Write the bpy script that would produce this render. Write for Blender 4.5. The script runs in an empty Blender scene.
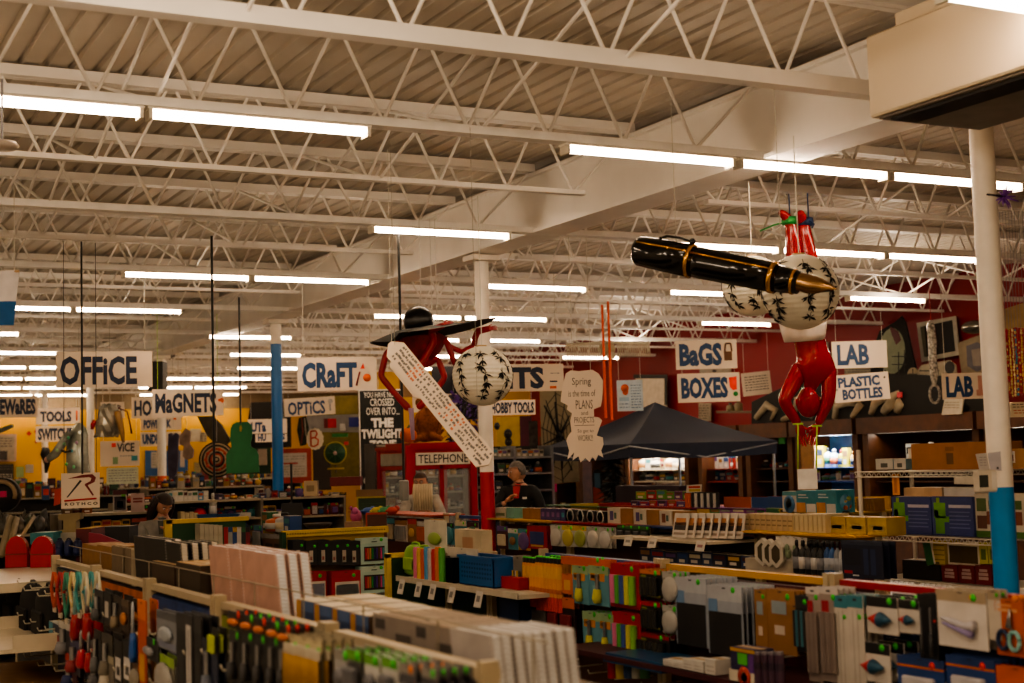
import bpy, math, random
from mathutils import Vector, Matrix
random.seed(7)
S = bpy.context.scene
C = S.collection
# ------------------------------------------------------------------ camera
F, CX, CY = 1451.0, 512.0, 341.5
_a = Vector((-756, -140.5, -1451)).normalized()
_b = Vector((2793, -38.5, -1451)); _b = (_b - _a * _b.dot(_a)).normalized()
_z = _b.cross(_a)
R3 = Matrix((_b, _a, _z))          # camera -> world
CAM = Vector((0, 0, 1.8))
FWD = R3 @ Vector((0, 0, -1))

def W(px, py, X=None, Y=None, z=None, d=None):
    """world point seen at a spot of the photograph, on the plane X=, Y=, z= or at depth d"""
    r = R3 @ Vector(((px - CX) / F, (CY - py) / F, -1.0))
    if X is not None: t = X / r.x
    elif Y is not None: t = Y / r.y
    elif z is not None: t = (z - CAM.z) / r.z
    else: t = d
    return CAM + r * t

def depth(p):
    return (Vector(p) - CAM).dot(FWD)

# ------------------------------------------------------------------ materials
def lin(c):
    return tuple((v / 12.92 if v <= .04045 else ((v + .055) / 1.055) ** 2.4) for v in c)

def hx(s):
    return tuple(int(s[i:i + 2], 16) / 255 for i in (0, 2, 4))

PAL = dict(
    white='f0ebe2', cream='e8dcc4', beige='d9c9a8', tan='c8a878', kraft='b07f45', brown='6b4322', dkbrown='38220f',
    black='0e0e0f', char='26262a', grey='85858a', ltgrey='b9b8b6', dkgrey='48484c', red='c4141b', dkred='7a0c14', maroon='5c0f18',
    orange='e8641a', yellow='f2c414', lime='9bd01e', green='1f8f3e', dkgreen='0e3d22', teal='49a5a8', ltteal='8cc5c2', blue='1d63b5',
    dkblue='14305e', navy='10182c', sky='5aa7dc', purple='5a3590', lav='a79ad0', pink='d8508c', dkpink='b0808a', magenta='a81f60',
    mint='bcdcc6', gold='c8942a', steel='9a9ca0', stick='38e030', stickr='ff3a28', sticko='ff8c1e', ink='1c2c48', inkb='14406e',
    skin='d2a080', hair='2c1a12', ghair='8a8078', rosebk='b58a7c', blush='c98f7e', signw='ecdac4')
_mats = {}
DIM = [1.0]

def mat(c, rough=.55, metal=0.0, emit=0.0, alpha=None, noise=.10, scale=9.0, trans=0.0):
    key = (c, rough, metal, emit, alpha, noise, scale, trans, DIM[0])
    if key in _mats: return _mats[key]
    rgb = tuple(v * DIM[0] for v in lin(hx(PAL.get(c, c))))
    m = bpy.data.materials.new('m_' + str(c) + '_%d' % len(_mats)); m.use_nodes = True
    nt = m.node_tree; b = nt.nodes['Principled BSDF']
    b.inputs['Roughness'].default_value = rough; b.inputs['Metallic'].default_value = metal
    if noise:
        tc = nt.nodes.new('ShaderNodeTexCoord'); n = nt.nodes.new('ShaderNodeTexNoise')
        n.inputs['Scale'].default_value = scale; n.inputs['Detail'].default_value = 3
        cr = nt.nodes.new('ShaderNodeValToRGB')
        cr.color_ramp.elements[0].position = .3; cr.color_ramp.elements[1].position = .7
        cr.color_ramp.elements[0].color = tuple(v * (1 - noise * 1.6) for v in rgb) + (1,)
        cr.color_ramp.elements[1].color = tuple(min(1, v * (1 + noise)) for v in rgb) + (1,)
        nt.links.new(tc.outputs['Object'], n.inputs['Vector']); nt.links.new(n.outputs['Fac'], cr.inputs['Fac'])
        nt.links.new(cr.outputs['Color'], b.inputs['Base Color'])
    else:
        b.inputs['Base Color'].default_value = rgb + (1,)
    if emit:
        b.inputs['Emission Color'].default_value = rgb + (1,); b.inputs['Emission Strength'].default_value = emit
    if alpha is not None: b.inputs['Alpha'].default_value = alpha
    if trans: b.inputs['Transmission Weight'].default_value = trans
    _mats[key] = m
    return m

def M(c):
    """a colour name, a hex string, a (colour, kwargs) pair or a material"""
    if isinstance(c, bpy.types.Material): return c
    if isinstance(c, tuple): return mat(c[0], **c[1])
    return mat(c)

GLOSS = dict(rough=.22)
def glossy(c): return mat(c, rough=.2, noise=.05)
def plastic(c): return mat(c, rough=.3, noise=.06)
CLEAR = mat('e8eeee', rough=.12, alpha=.22, noise=0)
GLASS = mat('dfe8e8', rough=.04, alpha=.13, noise=0)
FILM = mat('d8dde0', rough=.15, alpha=.38, noise=0)
STEEL = mat('steel', rough=.32, metal=.85)
TUBE = None

# ------------------------------------------------------------------ mesh building
_txt = {}
def text_geo(s, bold=.012):
    k = (s, bold)
    if k in _txt: return _txt[k]
    cu = bpy.data.curves.new('t', 'FONT'); cu.body = s; cu.offset = bold; cu.resolution_u = 2; cu.fill_mode = 'FRONT'
    cu.align_x = 'CENTER'
    o = bpy.data.objects.new('t', cu); C.objects.link(o)
    dg = bpy.context.evaluated_depsgraph_get(); ev = o.evaluated_get(dg); me = ev.to_mesh()
    vs = [(v.co.x, v.co.y) for v in me.vertices]; fs = [tuple(p.vertices) for p in me.polygons]
    ev.to_mesh_clear(); bpy.data.objects.remove(o); bpy.data.curves.remove(cu)
    if not vs: vs = [(0, 0)]
    x0 = min(v[0] for v in vs); x1 = max(v[0] for v in vs); y0 = min(v[1] for v in vs); y1 = max(v[1] for v in vs)
    sx = max(x1 - x0, 1e-6); sy = max(y1 - y0, 1e-6)
    vs = [((v[0] - x0) / sx - .5, (v[1] - y0) / sy - .5) for v in vs]
    _txt[k] = (vs, fs, sx / sy)
    return _txt[k]

class MB:
    def __init__(s): s.v = []; s.f = []; s.m = []; s.ms = []; s.sm = []
    def mi(s, c):
        m = M(c)
        if m not in s.ms: s.ms.append(m)
        return s.ms.index(m)
    def add(s, vs, fs, c, smooth=False):
        b = len(s.v); i = s.mi(c)
        s.v.extend(tuple(v) for v in vs)
        for f in fs: s.f.append(tuple(b + k for k in f)); s.m.append(i); s.sm.append(smooth)
        return s
    def box(s, c, d, col, rot=None, bev=0):
        x, y, z = (k / 2 for k in d); c = Vector(c)
        if bev:
            e = min(bev, x * .9, y * .9, z * .9)
            pts = []; 
            for sx in (-1, 1):
                for sy in (-1, 1):
                    for sz in (-1, 1):
                        pts += [(sx * x, sy * (y - e), sz * (z - e)), (sx * (x - e), sy * y, sz * (z - e)), (sx * (x - e), sy * (y - e), sz * z)]
            import bmesh
            bm = bmesh.new(); [bm.verts.new(p) for p in pts]
            bmesh.ops.convex_hull(bm, input=bm.verts); bm.verts.index_update()
            vs = [v.co.copy() for v in bm.verts]; fs = [[v.index for v in f.verts] for f in bm.faces]; bm.free()
        else:
            vs = [Vector((sx * x, sy * y, sz * z)) for sx in (-1, 1) for sy in (-1, 1) for sz in (-1, 1)]
            fs = [(0, 1, 3, 2), (4, 6, 7, 5), (0, 4, 5, 1), (2, 3, 7, 6), (0, 2, 6, 4), (1, 5, 7, 3)]
        if rot is not None: vs = [rot @ v for v in vs]
        return s.add([c + v for v in vs], fs, col)
    def quad(s, pts, col): return s.add(pts, [tuple(range(len(pts)))], col)
    def frame(s, p, q):
        w = (Vector(q) - Vector(p)).normalized()
        u = w.cross(Vector((0, 0, 1)) if abs(w.z) < .95 else Vector((1, 0, 0))).normalized()
        return u, w.cross(u)
    def cyl(s, p, q, r, col, n=10, r1=None, caps=True, smooth=True):
        p = Vector(p); q = Vector(q); u, v = s.frame(p, q); r1 = r if r1 is None else r1
        a = [(math.cos(2 * math.pi * k / n), math.sin(2 * math.pi * k / n)) for k in range(n)]
        vs = [p + (u * c + v * d) * r for c, d in a] + [q + (u * c + v * d) * r1 for c, d in a]
        s.add(vs, [(k, (k + 1) % n, n + (k + 1) % n, n + k) for k in range(n)], col, smooth)
        if caps:
            s.add(vs[:n], [tuple(range(n - 1, -1, -1))], col); s.add(vs[n:], [tuple(range(n))], col)
        return s
    def tube(s, pts, r, col, n=6):
        pts = [Vector(p) for p in pts]; vs = []; fs = []; L = len(pts); u0 = None
        for i, p in enumerate(pts):
            w = (pts[min(i + 1, L - 1)] - pts[max(i - 1, 0)]).normalized()
            if u0 is None: u0 = w.cross(Vector((0, 0, 1)) if abs(w.z) < .9 else Vector((1, 0, 0)))
            u = (u0 - w * u0.dot(w)).normalized(); v = w.cross(u); u0 = u
            rr = r[i] if isinstance(r, (list, tuple)) else r
            vs += [p + (u * math.cos(2 * math.pi * k / n) + v * math.sin(2 * math.pi * k / n)) * rr for k in range(n)]
        for i in range(L - 1):
            fs += [(i * n + k, i * n + (k + 1) % n, (i + 1) * n + (k + 1) % n, (i + 1) * n + k) for k in range(n)]
        fs += [tuple(range(n - 1, -1, -1)), tuple((L - 1) * n + k for k in range(n))]
        return s.add(vs, fs, col, True)
    def lathe(s, prof, c, col, n=16, ax=None, smooth=True):
        """prof: (radius, height) pairs; ax: 3x3 whose z column is the axis"""
        c = Vector(c); vs = []; fs = []
        for r, h in prof:
            for k in range(n):
                p = Vector((r * math.cos(2 * math.pi * k / n), r * math.sin(2 * math.pi * k / n), h))
                vs.append(c + (ax @ p if ax is not None else p))
        for i in range(len(prof) - 1):
            fs += [(i * n + k, i * n + (k + 1) % n, (i + 1) * n + (k + 1) % n, (i + 1) * n + k) for k in range(n)]
        fs += [tuple(range(n - 1, -1, -1)), tuple((len(prof) - 1) * n + k for k in range(n))]
        return s.add(vs, fs, col, smooth)
    def ell(s, c, r, col, n=12, k=8, rot=None):
        c = Vector(c); vs = []; fs = []
        for i in range(k + 1):
            t = math.pi * i / k
            for j in range(n):
                a = 2 * math.pi * j / n
                p = Vector((r[0] * math.sin(t) * math.cos(a), r[1] * math.sin(t) * math.sin(a), r[2] * math.cos(t)))
                vs.append(c + (rot @ p if rot is not None else p))
        for i in range(k):
            fs += [(i * n + j, (i + 1) * n + j, (i + 1) * n + (j + 1) % n, i * n + (j + 1) % n) for j in range(n)]
        return s.add(vs, fs, col, True)
    def prism(s, pts, y0, y1, col):
        """outline in x,z pulled along y"""
        n = len(pts)
        vs = [(x, y0, z) for x, z in pts] + [(x, y1, z) for x, z in pts]
        return s.add(vs, [tuple(range(n)), tuple(range(2 * n - 1, n - 1, -1))] + [(k, n + k, n + (k + 1) % n, (k + 1) % n) for k in range(n)], col)
    def text(s, t, c, w, h, col, bold=.012, y=None, tilt=0.0):
        """flat lettering facing -y, centred on c=(x,z) at depth y"""
        vs, fs, _ = text_geo(t, bold); ct, st = math.cos(tilt), math.sin(tilt)
        out = []
        for a, b in vs:
            a, b = a * w, b * h
            out.append((c[0] + a * ct - b * st, y, c[1] + a * st + b * ct))
        return s.add(out, fs, col)
    def rect(s, x0, z0, x1, z1, y, col): return s.quad([(x0, y, z0), (x1, y, z0), (x1, y, z1), (x0, y, z1)], col)
    def xform(s, mtx, start=0):
        for i in range(start, len(s.v)): s.v[i] = tuple(mtx @ Vector(s.v[i]))
        return s
    def mesh(s, name):
        me = bpy.data.meshes.new(name); me.from_pydata(s.v, [], s.f)
        for m in s.ms: me.materials.append(m)
        me.polygons.foreach_set('material_index', s.m); me.polygons.foreach_set('use_smooth', s.sm)
        me.update(); return me
    def build(s, name, parent=None, loc=None, rz=0):
        o = bpy.data.objects.new(name, s.mesh(name)); C.objects.link(o)
        if parent is not None: o.parent = parent
        if loc is not None: o.location = loc
        if rz: o.rotation_euler.z = rz
        return o

def tag(o, label=None, cat=None, group=None, kind=None):
    if label: o['label'] = label
    if cat: o['category'] = cat
    if group: o['group'] = group
    if kind: o['kind'] = kind
    return o

def thing(name, label, cat, loc=(0, 0, 0), rz=0, group=None, kind=None):
    o = bpy.data.objects.new(name, None); C.objects.link(o); o.location = loc; o.rotation_euler.z = rz
    return tag(o, label, cat, group, kind)

def copy_tree(o, parent=None):
    c = o.copy(); C.objects.link(c); c.parent = parent
    for ch in list(o.children): copy_tree(ch, c)
    return c

def structure(name, mb, parent=None, loc=None, label=None):
    o = mb.build(name, parent, loc)
    if parent is None: o['kind'] = 'structure'
    if label: o['label'] = label
    return o

def skin_geo(nodes, edges, sub=2):
    """one continuous surface grown round a skeleton: nodes {name: (pos, radius)}"""
    names = list(nodes); idx = {n: i for i, n in enumerate(names)}
    me = bpy.data.meshes.new('sk'); me.from_pydata([tuple(nodes[n][0]) for n in names], [(idx[a], idx[b]) for a, b in edges], [])
    o = bpy.data.objects.new('sk', me); C.objects.link(o)
    mo = o.modifiers.new('s', 'SKIN'); mo.use_smooth_shade = True
    if sub:
        sb = o.modifiers.new('u', 'SUBSURF'); sb.levels = sub; sb.render_levels = sub
    for i, n in enumerate(names):
        r = nodes[n][1]; r = r if isinstance(r, tuple) else (r, r)
        me.skin_vertices[0].data[i].radius = r; me.skin_vertices[0].data[i].use_root = (i == 0)
    dg = bpy.context.evaluated_depsgraph_get(); ev = o.evaluated_get(dg); m2 = ev.to_mesh()
    vs = [v.co.copy() for v in m2.vertices]; fs = [tuple(p.vertices) for p in m2.polygons]
    ev.to_mesh_clear(); bpy.data.objects.remove(o); bpy.data.meshes.remove(me)
    return vs, fs
# ------------------------------------------------------------------ the building
GX0, GX1 = 6.02, 6.36        # girder flange
ZCH, ZDECK = 3.83, 4.42      # joist bottom chord, deck
XL, XR, YF, YB = -7.0, 16.0, -5.0, 38.0
def floor_mat():
    m = mat('b8b2a8', rough=.35, noise=.06, scale=3); return m
structure('floor', MB().box(((XL + XR) / 2, (YF + YB) / 2, -.05), (XR - XL + .4, YB - YF + .4, .1), floor_mat()))
deckm = mat('c6bcae', rough=.6, noise=.07, scale=1.3)
mb = MB(); per = .16; n = int((XR - XL) / per); prof = []
for k in range(n):
    x = XL + k * per
    prof += [(x, ZDECK), (x + .112, ZDECK), (x + .122, ZDECK + .028), (x + .148, ZDECK + .028)]
prof.append((XR, ZDECK))
mb.add([(x, YF, z) for x, z in prof] + [(x, YB, z) for x, z in prof], [(k, k + 1, len(prof) + k + 1, len(prof) + k) for k in range(len(prof) - 1)], deckm)
mb.box(((XL + XR) / 2, (YF + YB) / 2, ZDECK + .1), (XR - XL + .4, YB - YF + .4, .06), deckm)
structure('ceiling', mb)
structure('wall_right', MB().box((XR + .1, (YF + YB) / 2, 2.22), (.2, YB - YF + .4, 4.44), mat('8a1420', rough=.6, noise=.08, scale=1.0)))
mb = MB(); ym = mat('cc9c08', rough=.55, noise=.05, scale=1)
mb.box(((XL + XR) / 2, YB + .1, 1.7), (XR - XL, .2, 3.4), ym); mb.box(((XL + XR) / 2, YB + .1, 3.91), (XR - XL, .2, 1.02), mat('7a6a50', rough=.7))
structure('wall_back', mb)
mb = MB(); mb.box((14.1, 29.9, 1.92), (3.8, .16, 3.84), ym); structure('wall_back_right', mb)
structure('wall_left', MB().box((XL - .1, (YF + YB) / 2, 2.22), (.2, YB - YF + .4, 4.44), mat('e6dccb', rough=.7)))
structure('wall_front', MB().box(((XL + XR) / 2, YF - .1, 2.22), (XR - XL, .2, 4.44), mat('cdbb98', rough=.7)))
steelp = mat('f0ebe4', rough=.45, noise=.05, scale=2)
mb = MB()
mb.box(((GX0 + GX1) / 2, (YF + YB) / 2, 3.80), (GX1 - GX0, YB - YF, .03), steelp)
mb.box(((GX0 + GX1) / 2, (YF + YB) / 2, 4.30), (GX1 - GX0, YB - YF, .03), steelp)
mb.box(((GX0 + GX1) / 2, (YF + YB) / 2, 4.05), (.24, YB - YF, .47), steelp)
structure('trim_girder', mb)
def joist_mesh(x0, x1, thick):
    """one bar joist: angle chords and rod webs, local y = 0"""
    top = MB(); bot = MB(); web = MB()
    top.box(((x0 + x1) / 2, -.035, ZDECK - .055), (x1 - x0, .06, .07), steelp); top.box(((x0 + x1) / 2, .035, ZDECK - .055), (x1 - x0, .06, .07), steelp)
    b0, b1 = x0 + (.45 if x0 > 0 else 0), x1 - (.45 if x1 < 12 else .3)
    bot.box(((b0 + b1) / 2, 0, ZCH), (b1 - b0, .07 if not thick else .1, .035 if not thick else .085), steelp)
    p = .56; k = 0; x = b0 + .1
    while x + p / 2 < b1:
        web.cyl((x, 0, ZCH), (x + p / 2 - .02, 0, ZDECK - .06), .0115, steelp, 6, caps=False)
        web.cyl((x + p / 2 + .02, 0, ZDECK - .06), (x + p, 0, ZCH), .0115, steelp, 6, caps=False)
        x += p
    web.cyl((b1 - .1, 0, ZCH), (x1, 0, ZDECK - .06), .0115, steelp, 6, caps=False)
    web.cyl((b0 + .1, 0, ZCH), (x0, 0, ZDECK - .06), .0115, steelp, 6, caps=False)
    return [('top_chord', top.mesh('top_chord')), ('bottom_chord', bot.mesh('bottom_chord')), ('web', web.mesh('web'))]
bays = [(XL + .1, GX0 + .05), (GX1 - .05, XR - .05)]
jm = {(b, t): joist_mesh(b[0], b[1], t) for b in bays for t in (0, 1)}
for j in range(-2, 19):
    Yj = 7.86 + 1.65 * j
    for b in bays:
        e = thing('trim_roof_joist', None, None, (0, Yj, 0), kind='structure')
        for nm, me in jm[(b, 1 if j == -1 and b[0] < 0 else 0)]:
            o = bpy.data.objects.new(nm, me); C.objects.link(o); o.parent = e
for bx in (-3.2, 1.9, 3.9, 9.3, 13.4):
    mb = MB()
    for j in range(-2, 18):
        y0 = 7.86 + 1.65 * j
        mb.cyl((bx, y0, ZCH), (bx, y0 + 1.65, ZDECK - .08), .012, steelp, 6); mb.cyl((bx + .03, y0, ZDECK - .08), (bx + .03, y0 + 1.65, ZCH), .012, steelp, 6)
    structure('trim_bridging', mb)

# columns under the girder
def column(Y, X, low, zl, r, mid=None):
    mb = MB(); wm = mat('efe6d8', rough=.4, noise=.04)
    mb.cyl((X, Y, zl), (X, Y, 3.72), r, wm, 24); mb.cyl((X, Y, 0), (X, Y, zl), r * 1.005, low, 24)
    mb.box((X, Y, 3.75), (.28, .24, .05), wm)
    return structure('column', mb)
def colfit(px, py, X):
    p = W(px, py, X=X); return p.y, p.z
cX = 6.19
for px, py, low, r in ((1001, 487, mat('1f86c8', rough=.3, noise=.04), .068), (487, 472, mat('b3101c', rough=.28, noise=.05), .068),
                       (276, 344, mat('1d6cb0', rough=.3, noise=.04), .073), (162, 476, mat('e0581c', rough=.4), .075), (91, 520, mat('d8cdb8', rough=.4), .075), (45, 520, mat('e8e0d2', rough=.4), .075)):
    Y, z = colfit(px, py, cX)
    column(Y, cX, low, z, r)
column(W(-0, 400, X=13.1).y if False else 12.4, 13.1, mat('b3101c', rough=.3), 1.5, .07) if False else None

# ------------------------------------------------------------------ light rows
chm = mat('f4f0ea', rough=.4, noise=.04)
tubem = mat('ffd9b0', emit=1.0, noise=0)
tb = tubem.node_tree.nodes['Principled BSDF']
tb.inputs['Emission Color'].default_value = (1.0, .775, .55, 1); tb.inputs['Emission Strength'].default_value = 24.0
LU = 1.31
refl = MB().box((0, 0, .0), (LU, .10, .012), mat('f2eadc', rough=.35, noise=0))
lamp_me = [('reflector', refl.mesh('reflector'))]
for sy in (-.024, .024):
    t_ = MB(); t_.cyl((-LU / 2 + .03, sy, -.028), (LU / 2 - .03, sy, -.028), .018, tubem, 8); lamp_me.append(('tube', t_.mesh('tube')))
for sx in (-1, 1):
    t_ = MB(); t_.box((sx * (LU / 2 - .018), 0, -.034), (.02, .1, .055), mat('d8d0c0', rough=.5, noise=0)); lamp_me.append(('socket', t_.mesh('socket')))
ORD = ['first', 'second', 'third', 'fourth', 'fifth', 'sixth', 'seventh', 'eighth', 'ninth', 'tenth', 'eleventh', 'twelfth', 'thirteenth', 'fourteenth', 'fifteenth', 'sixteenth']
ROWN = {0: 'overhead', 1: 'nearest', 2: 'second nearest', 3: 'third', 4: 'fourth', 5: 'fifth', 6: 'sixth', 7: 'seventh', 8: 'eighth', 9: 'ninth', 10: 'tenth farthest'}
LIT = {0: [(1050, 9)],
       1: [(18, 97), (254, 118), (650, 152), (813, 168), (955, 181)],
       2: [(441, 232), (722, 247), (811, 254), (910, 259)],
       3: [(187, 277), (311, 281), (536, 289), (712, 294), (886, 301)],
       4: [(15, 311), (118, 313), (417, 319), (500, 321), (735, 326)],
       5: [(-30, 338), (250, 341), (422, 344), (505, 346)],
       6: [(20, 366), (265, 357), (449, 357), (590, 360)]}
def row_y(n): return 7.84 + 3.3 * (n - 1)
ZL = 3.775
for n in range(0, 11):
    Yr = row_y(n); xs = []
    if n in LIT:
        for px, py in LIT[n]:
            x = W(px, py, Y=Yr).x; xs.append(x)
    else:
        x0 = W(-30, 380, Y=Yr).x; x1 = min(W(460 if n > 7 else 560, 380, Y=Yr).x, 18)
        x = x0 + random.uniform(0, 1)
        while x < x1:
            if random.random() < .55:
                xs.append(x); xs.append(x + LU + .02); x += 2 * LU
            x += LU
    # channel
    mb = MB(); mb.box((4.5, Yr, ZL + .034), (22.8, .11, .05), chm)
    if n > 0 or True: structure('trim_light_channel', mb)
    xs = sorted(x for x in xs if x < 15.2)
    for i in range(1, len(xs)): xs[i] = max(xs[i], xs[i - 1] + LU + .015)
    for i, x in enumerate(xs):
        e = thing('fluorescent_lamp', 'lit white fluorescent tube fitting, %s from the left along the %s light row' % (ORD[i % 16], ROWN[n]), 'ceiling light', (x, Yr, ZL), group='fluorescent tubes of the %s light row' % ROWN[n])
        for nm, me in lamp_me:
            o = bpy.data.objects.new(nm, me); C.objects.link(o); o.parent = e

# bare point lights along the same rows, most behind the photographer or out of frame
def area(loc, energy):
    l = bpy.data.lights.new('ceiling_lamp', 'POINT'); l.shadow_soft_size = .25; l.energy = energy; l.color = (1, .775, .55)
    o = bpy.data.objects.new('ceiling_lamp', l); C.objects.link(o); o.location = loc; return o
for Yr, xs in ((row_y(0), (-3.2, -.8, 1.6)), (row_y(-1), (-2, 1.5, 5)), (row_y(-2), (0, 5)), (7.84, (-4.0,)), (11.14, (-4.0, )), (14.4, (-3,)), (14.4, (13, )), (21, (13.2, ))):
    for x in xs: area((x, Yr, ZL - .15), 50)

w = bpy.data.worlds.new('world'); S.world = w; w.use_nodes = True
w.node_tree.nodes['Background'].inputs[0].default_value = (1, .72, .48, 1); w.node_tree.nodes['Background'].inputs[1].default_value = .05

# air conditioning unit hung from the roof
e = thing('air_conditioning_unit', 'big cream boxed air unit hung under the roof beside the white column', 'air unit', (0, 0, 0))
acm = mat('dccbb0', rough=.45, noise=.04, scale=1)
mb = MB(); mb.box((5.475, 3.95, 3.73), (.75, 3.5, .43), acm, bev=.012); mb.box((5.475, 3.95, 3.99), (.6, 3.2, .09), acm)
mb.build('housing', e)
mb = MB(); mb.box((5.475, 3.95, 3.506), (.7, 3.4, .012), mat('6a6258', rough=.6)); mb.build('bottom_tray', e)
mb = MB()
for k in range(9): mb.box((5.16 + .02 * k, 3.95, 3.495), (.008, 3.3, .02), mat('1c1a18'))
mb.build('air_grille', e)
for y in (2.9, 5.2):
    mb = MB(); mb.cyl((5.475, y, 4.02), (5.475, y, 4.42), .01, 'steel'); mb.build('hanger_rod', e)
DIM[0] = .66
# ------------------------------------------------------------------ goods: every builder stands on z = 0, centred in x, front towards -y
def rods(m, x0, x1, z0, z1, n, y, r, cols):
    for k in range(n):
        x = x0 + (x1 - x0) * (k + .5) / n
        m.cyl((x, y, z0), (x, y, z1), r, cols[k % len(cols)], 8)

def prodmesh(kind, w, h, y, c):
    m = MB()
    if kind == 'oval': m.ell((0, y - .008, h * .42), (w * .3, .014, min(h * .2, w * .5)), c, 12, 8)
    elif kind == 'block': m.box((0, y - .012, h * .4), (w * .66, .024, h * .5), c, bev=.006)
    elif kind == 'tool':
        m.tube([(0, y - .01, h * .08), (0, y - .012, h * .2), (.002, y - .012, h * .42)], [w * .11, w * .14, w * .1], c, 8)
        m.cyl((0, y - .01, h * .42), (0, y - .01, h * .8), w * .06, STEEL, 8)
    elif kind == 'dart':
        m.lathe([(.002, -w * .4), (w * .17, w * .02)], (0, y - .014, h * .4), 'red', 10, Matrix(((0, 0, 1), (0, 1, 0), (-1, 0, 0))))
        m.lathe([(w * .17, w * .02), (.002, w * .38)], (0, y - .014, h * .4), '1e5a78', 10, Matrix(((0, 0, 1), (0, 1, 0), (-1, 0, 0))))
    elif kind == 'whisk':
        m.tube([(-w * .34, y - .014, h * .5), (-w * .1, y - .018, h * .46), (w * .12, y - .016, h * .4), (w * .3, y - .014, h * .42)], [.006, .014, .013, .02], 'd8d4dc', 8)
        m.tube([(-w * .32, y - .016, h * .42), (0, y - .02, h * .34), (w * .26, y - .016, h * .26)], [.005, .01, .014], 'lav', 8)
    elif kind == 'scissors':
        m.tube([(-.005, y - .008, h * .5), (.012, y - .008, h * .85)], [.008, .002], STEEL, 6); m.tube([(.01, y - .01, h * .5), (.014, y - .01, h * .85)], [.008, .002], STEEL, 6)
        for cx, col in ((-.025, 'dkblue'), (.028, 'ltteal')):
            m.tube([(cx + .024 * math.cos(t), y - .01, h * .28 + h * .17 * math.sin(t)) for t in [i * math.pi / 5 for i in range(11)]], .008, col, 6)
    elif kind == 'vials': rods(m, -w * .4, w * .4, h * .1, h * .74, 5, y - .012, w * .07, c if isinstance(c, list) else [c])
    elif kind == 'crayons': rods(m, -w * .36, w * .36, h * .2, h * .62, 9, y - .006, w * .034, ['red', 'orange', 'gold', 'green', 'dkblue', 'purple', 'brown', 'pink', 'teal'])
    elif kind == 'bag': m.ell((0, y - .006, h * .42), (w * .46, .02, h * .42), c, 12, 8)
    elif kind == 'brushes':
        for k in range(5): m.tube([(-w * .38 + w * .19 * k, y - .012, h * .04), (-w * .36 + w * .18 * k, y - .012, h * .66)], [w * .055, w * .045], 'gold', 6); m.box((-w * .36 + w * .18 * k, y - .008, h * .74), (w * .1, .012, h * .18), 'cream')
    elif kind == 'blob': 
        m.ell((-w * .05, y - .01, h * .5), (w * .2, .015, h * .22), c); m.ell((w * .05, y - .01, h * .28), (w * .28, .016, h * .18), c); m.ell((w * .25, y - .012, h * .4), (w * .12, .01, h * .08), c)
    return m

def k_card(w, h, d, c):
    """hang card: c = card colour, header colour, product kind, product colour, sticker, extra print rectangles"""
    m = MB(); m.box((0, 0, h / 2), (w, .005, h), c.get('card', 'white'))
    y = -.0036
    if c.get('head'): m.rect(-w / 2, h * c.get('hz', .78), w / 2, h, y, c['head'])
    for x0, z0, x1, z1, col in c.get('art', ()): m.rect((x0 - .5) * w, z0 * h, (x1 - .5) * w, z1 * h, y - .0006, col)
    if c.get('txt'):
        for t, x, z, tw, th, col in c['txt']: m.text(t, ((x - .5) * w, z * h), tw * w, th * h, col, y=y - .0012)
    if c.get('stick'): m.lathe([(min(w, .12) * .12, 0), (min(w, .12) * .12, .001)], (w * .26, y - .0012, h * c.get('sz', .9)), c['stick'], 10, Matrix(((1, 0, 0), (0, 0, -1), (0, 1, 0))))
    m.rect(-.012, h * .955, .012, h * .975, y - .0016, 'char')
    parts = [('card', m)]
    if c.get('prod'): parts.append(('product', prodmesh(c['prod'], w, h, y, c.get('pc', 'char'))))
    if c.get('film'):
        f = MB(); f.box((0, -.016, h * .4), (w * .9, .03, h * .72), FILM, bev=.01); parts.append(('clear_bubble', f))
    return parts

def k_rodbag(w, h, d, c):
    m = MB(); n = c.get('n', 6)
    rods(m, -w / 2, w / 2, h * .26, h * .9, n, 0, w / n * .48, [c.get('mid', 'f0a018')])
    rods(m, -w / 2, w / 2, 0, h * .27, n, 0, w / n * .49, [c.get('low', 'd8341c')])
    rods(m, -w / 2, w / 2, h * .9, h, n, 0, w / n * .4, [c.get('top', 'black')])
    rods(m, -w / 2, w / 2, h * .34, h * .42, n, -.002, w / n * .5, ['c86418'])
    rods(m, -w / 2, w / 2, h * .62, h * .84, n, -.001, w / n * .485, [c.get('lab', 'eeb020')])
    s = MB()
    for k in range(n): s.ell((-w / 2 + w / n * (k + .5), -.004, h * 1.0), (w / n * .32, w / n * .3, .008), 'stick', 8, 5)
    return [('tube_bundle', m), ('caps', s)] if c.get('caps', 1) else [('tube_bundle', m)]

def k_box(w, h, d, c):
    m = MB(); m.box((0, 0, h / 2), (w, d, h), c.get('col', 'kraft'))
    y = -d / 2 - .001
    for x0, z0, x1, z1, col in c.get('art', ()): m.rect((x0 - .5) * w, z0 * h, (x1 - .5) * w, z1 * h, y, col)
    for x0, z0, r, col in c.get('discs', ()): m.lathe([(r * w, 0), (r * w, .0015)], ((x0 - .5) * w, y - .0005, z0 * h), col, 14, Matrix(((1, 0, 0), (0, 0, -1), (0, 1, 0))))
    if c.get('txt'):
        for t, x, z, tw, th, col in c['txt']: m.text(t, ((x - .5) * w, z * h), tw * w, th * h, col, y=y - .002)
    if c.get('side'):
        for sx in (-1, 1): m.box((sx * w / 2, 0, h / 2), (.002, d * .98, h * .98), c['side'])
    parts = [('carton', m)]
    l = MB(); l.box((0, 0, h + .0008), (w * .98, d * .98, .0016), c.get('top', c.get('col', 'kraft')))
    l.box((0, 0, h + .002), (w * .99, min(.04, d * .3), .001), c.get('tape', 'tan')); parts.append(('flap', l))
    return parts

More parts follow.
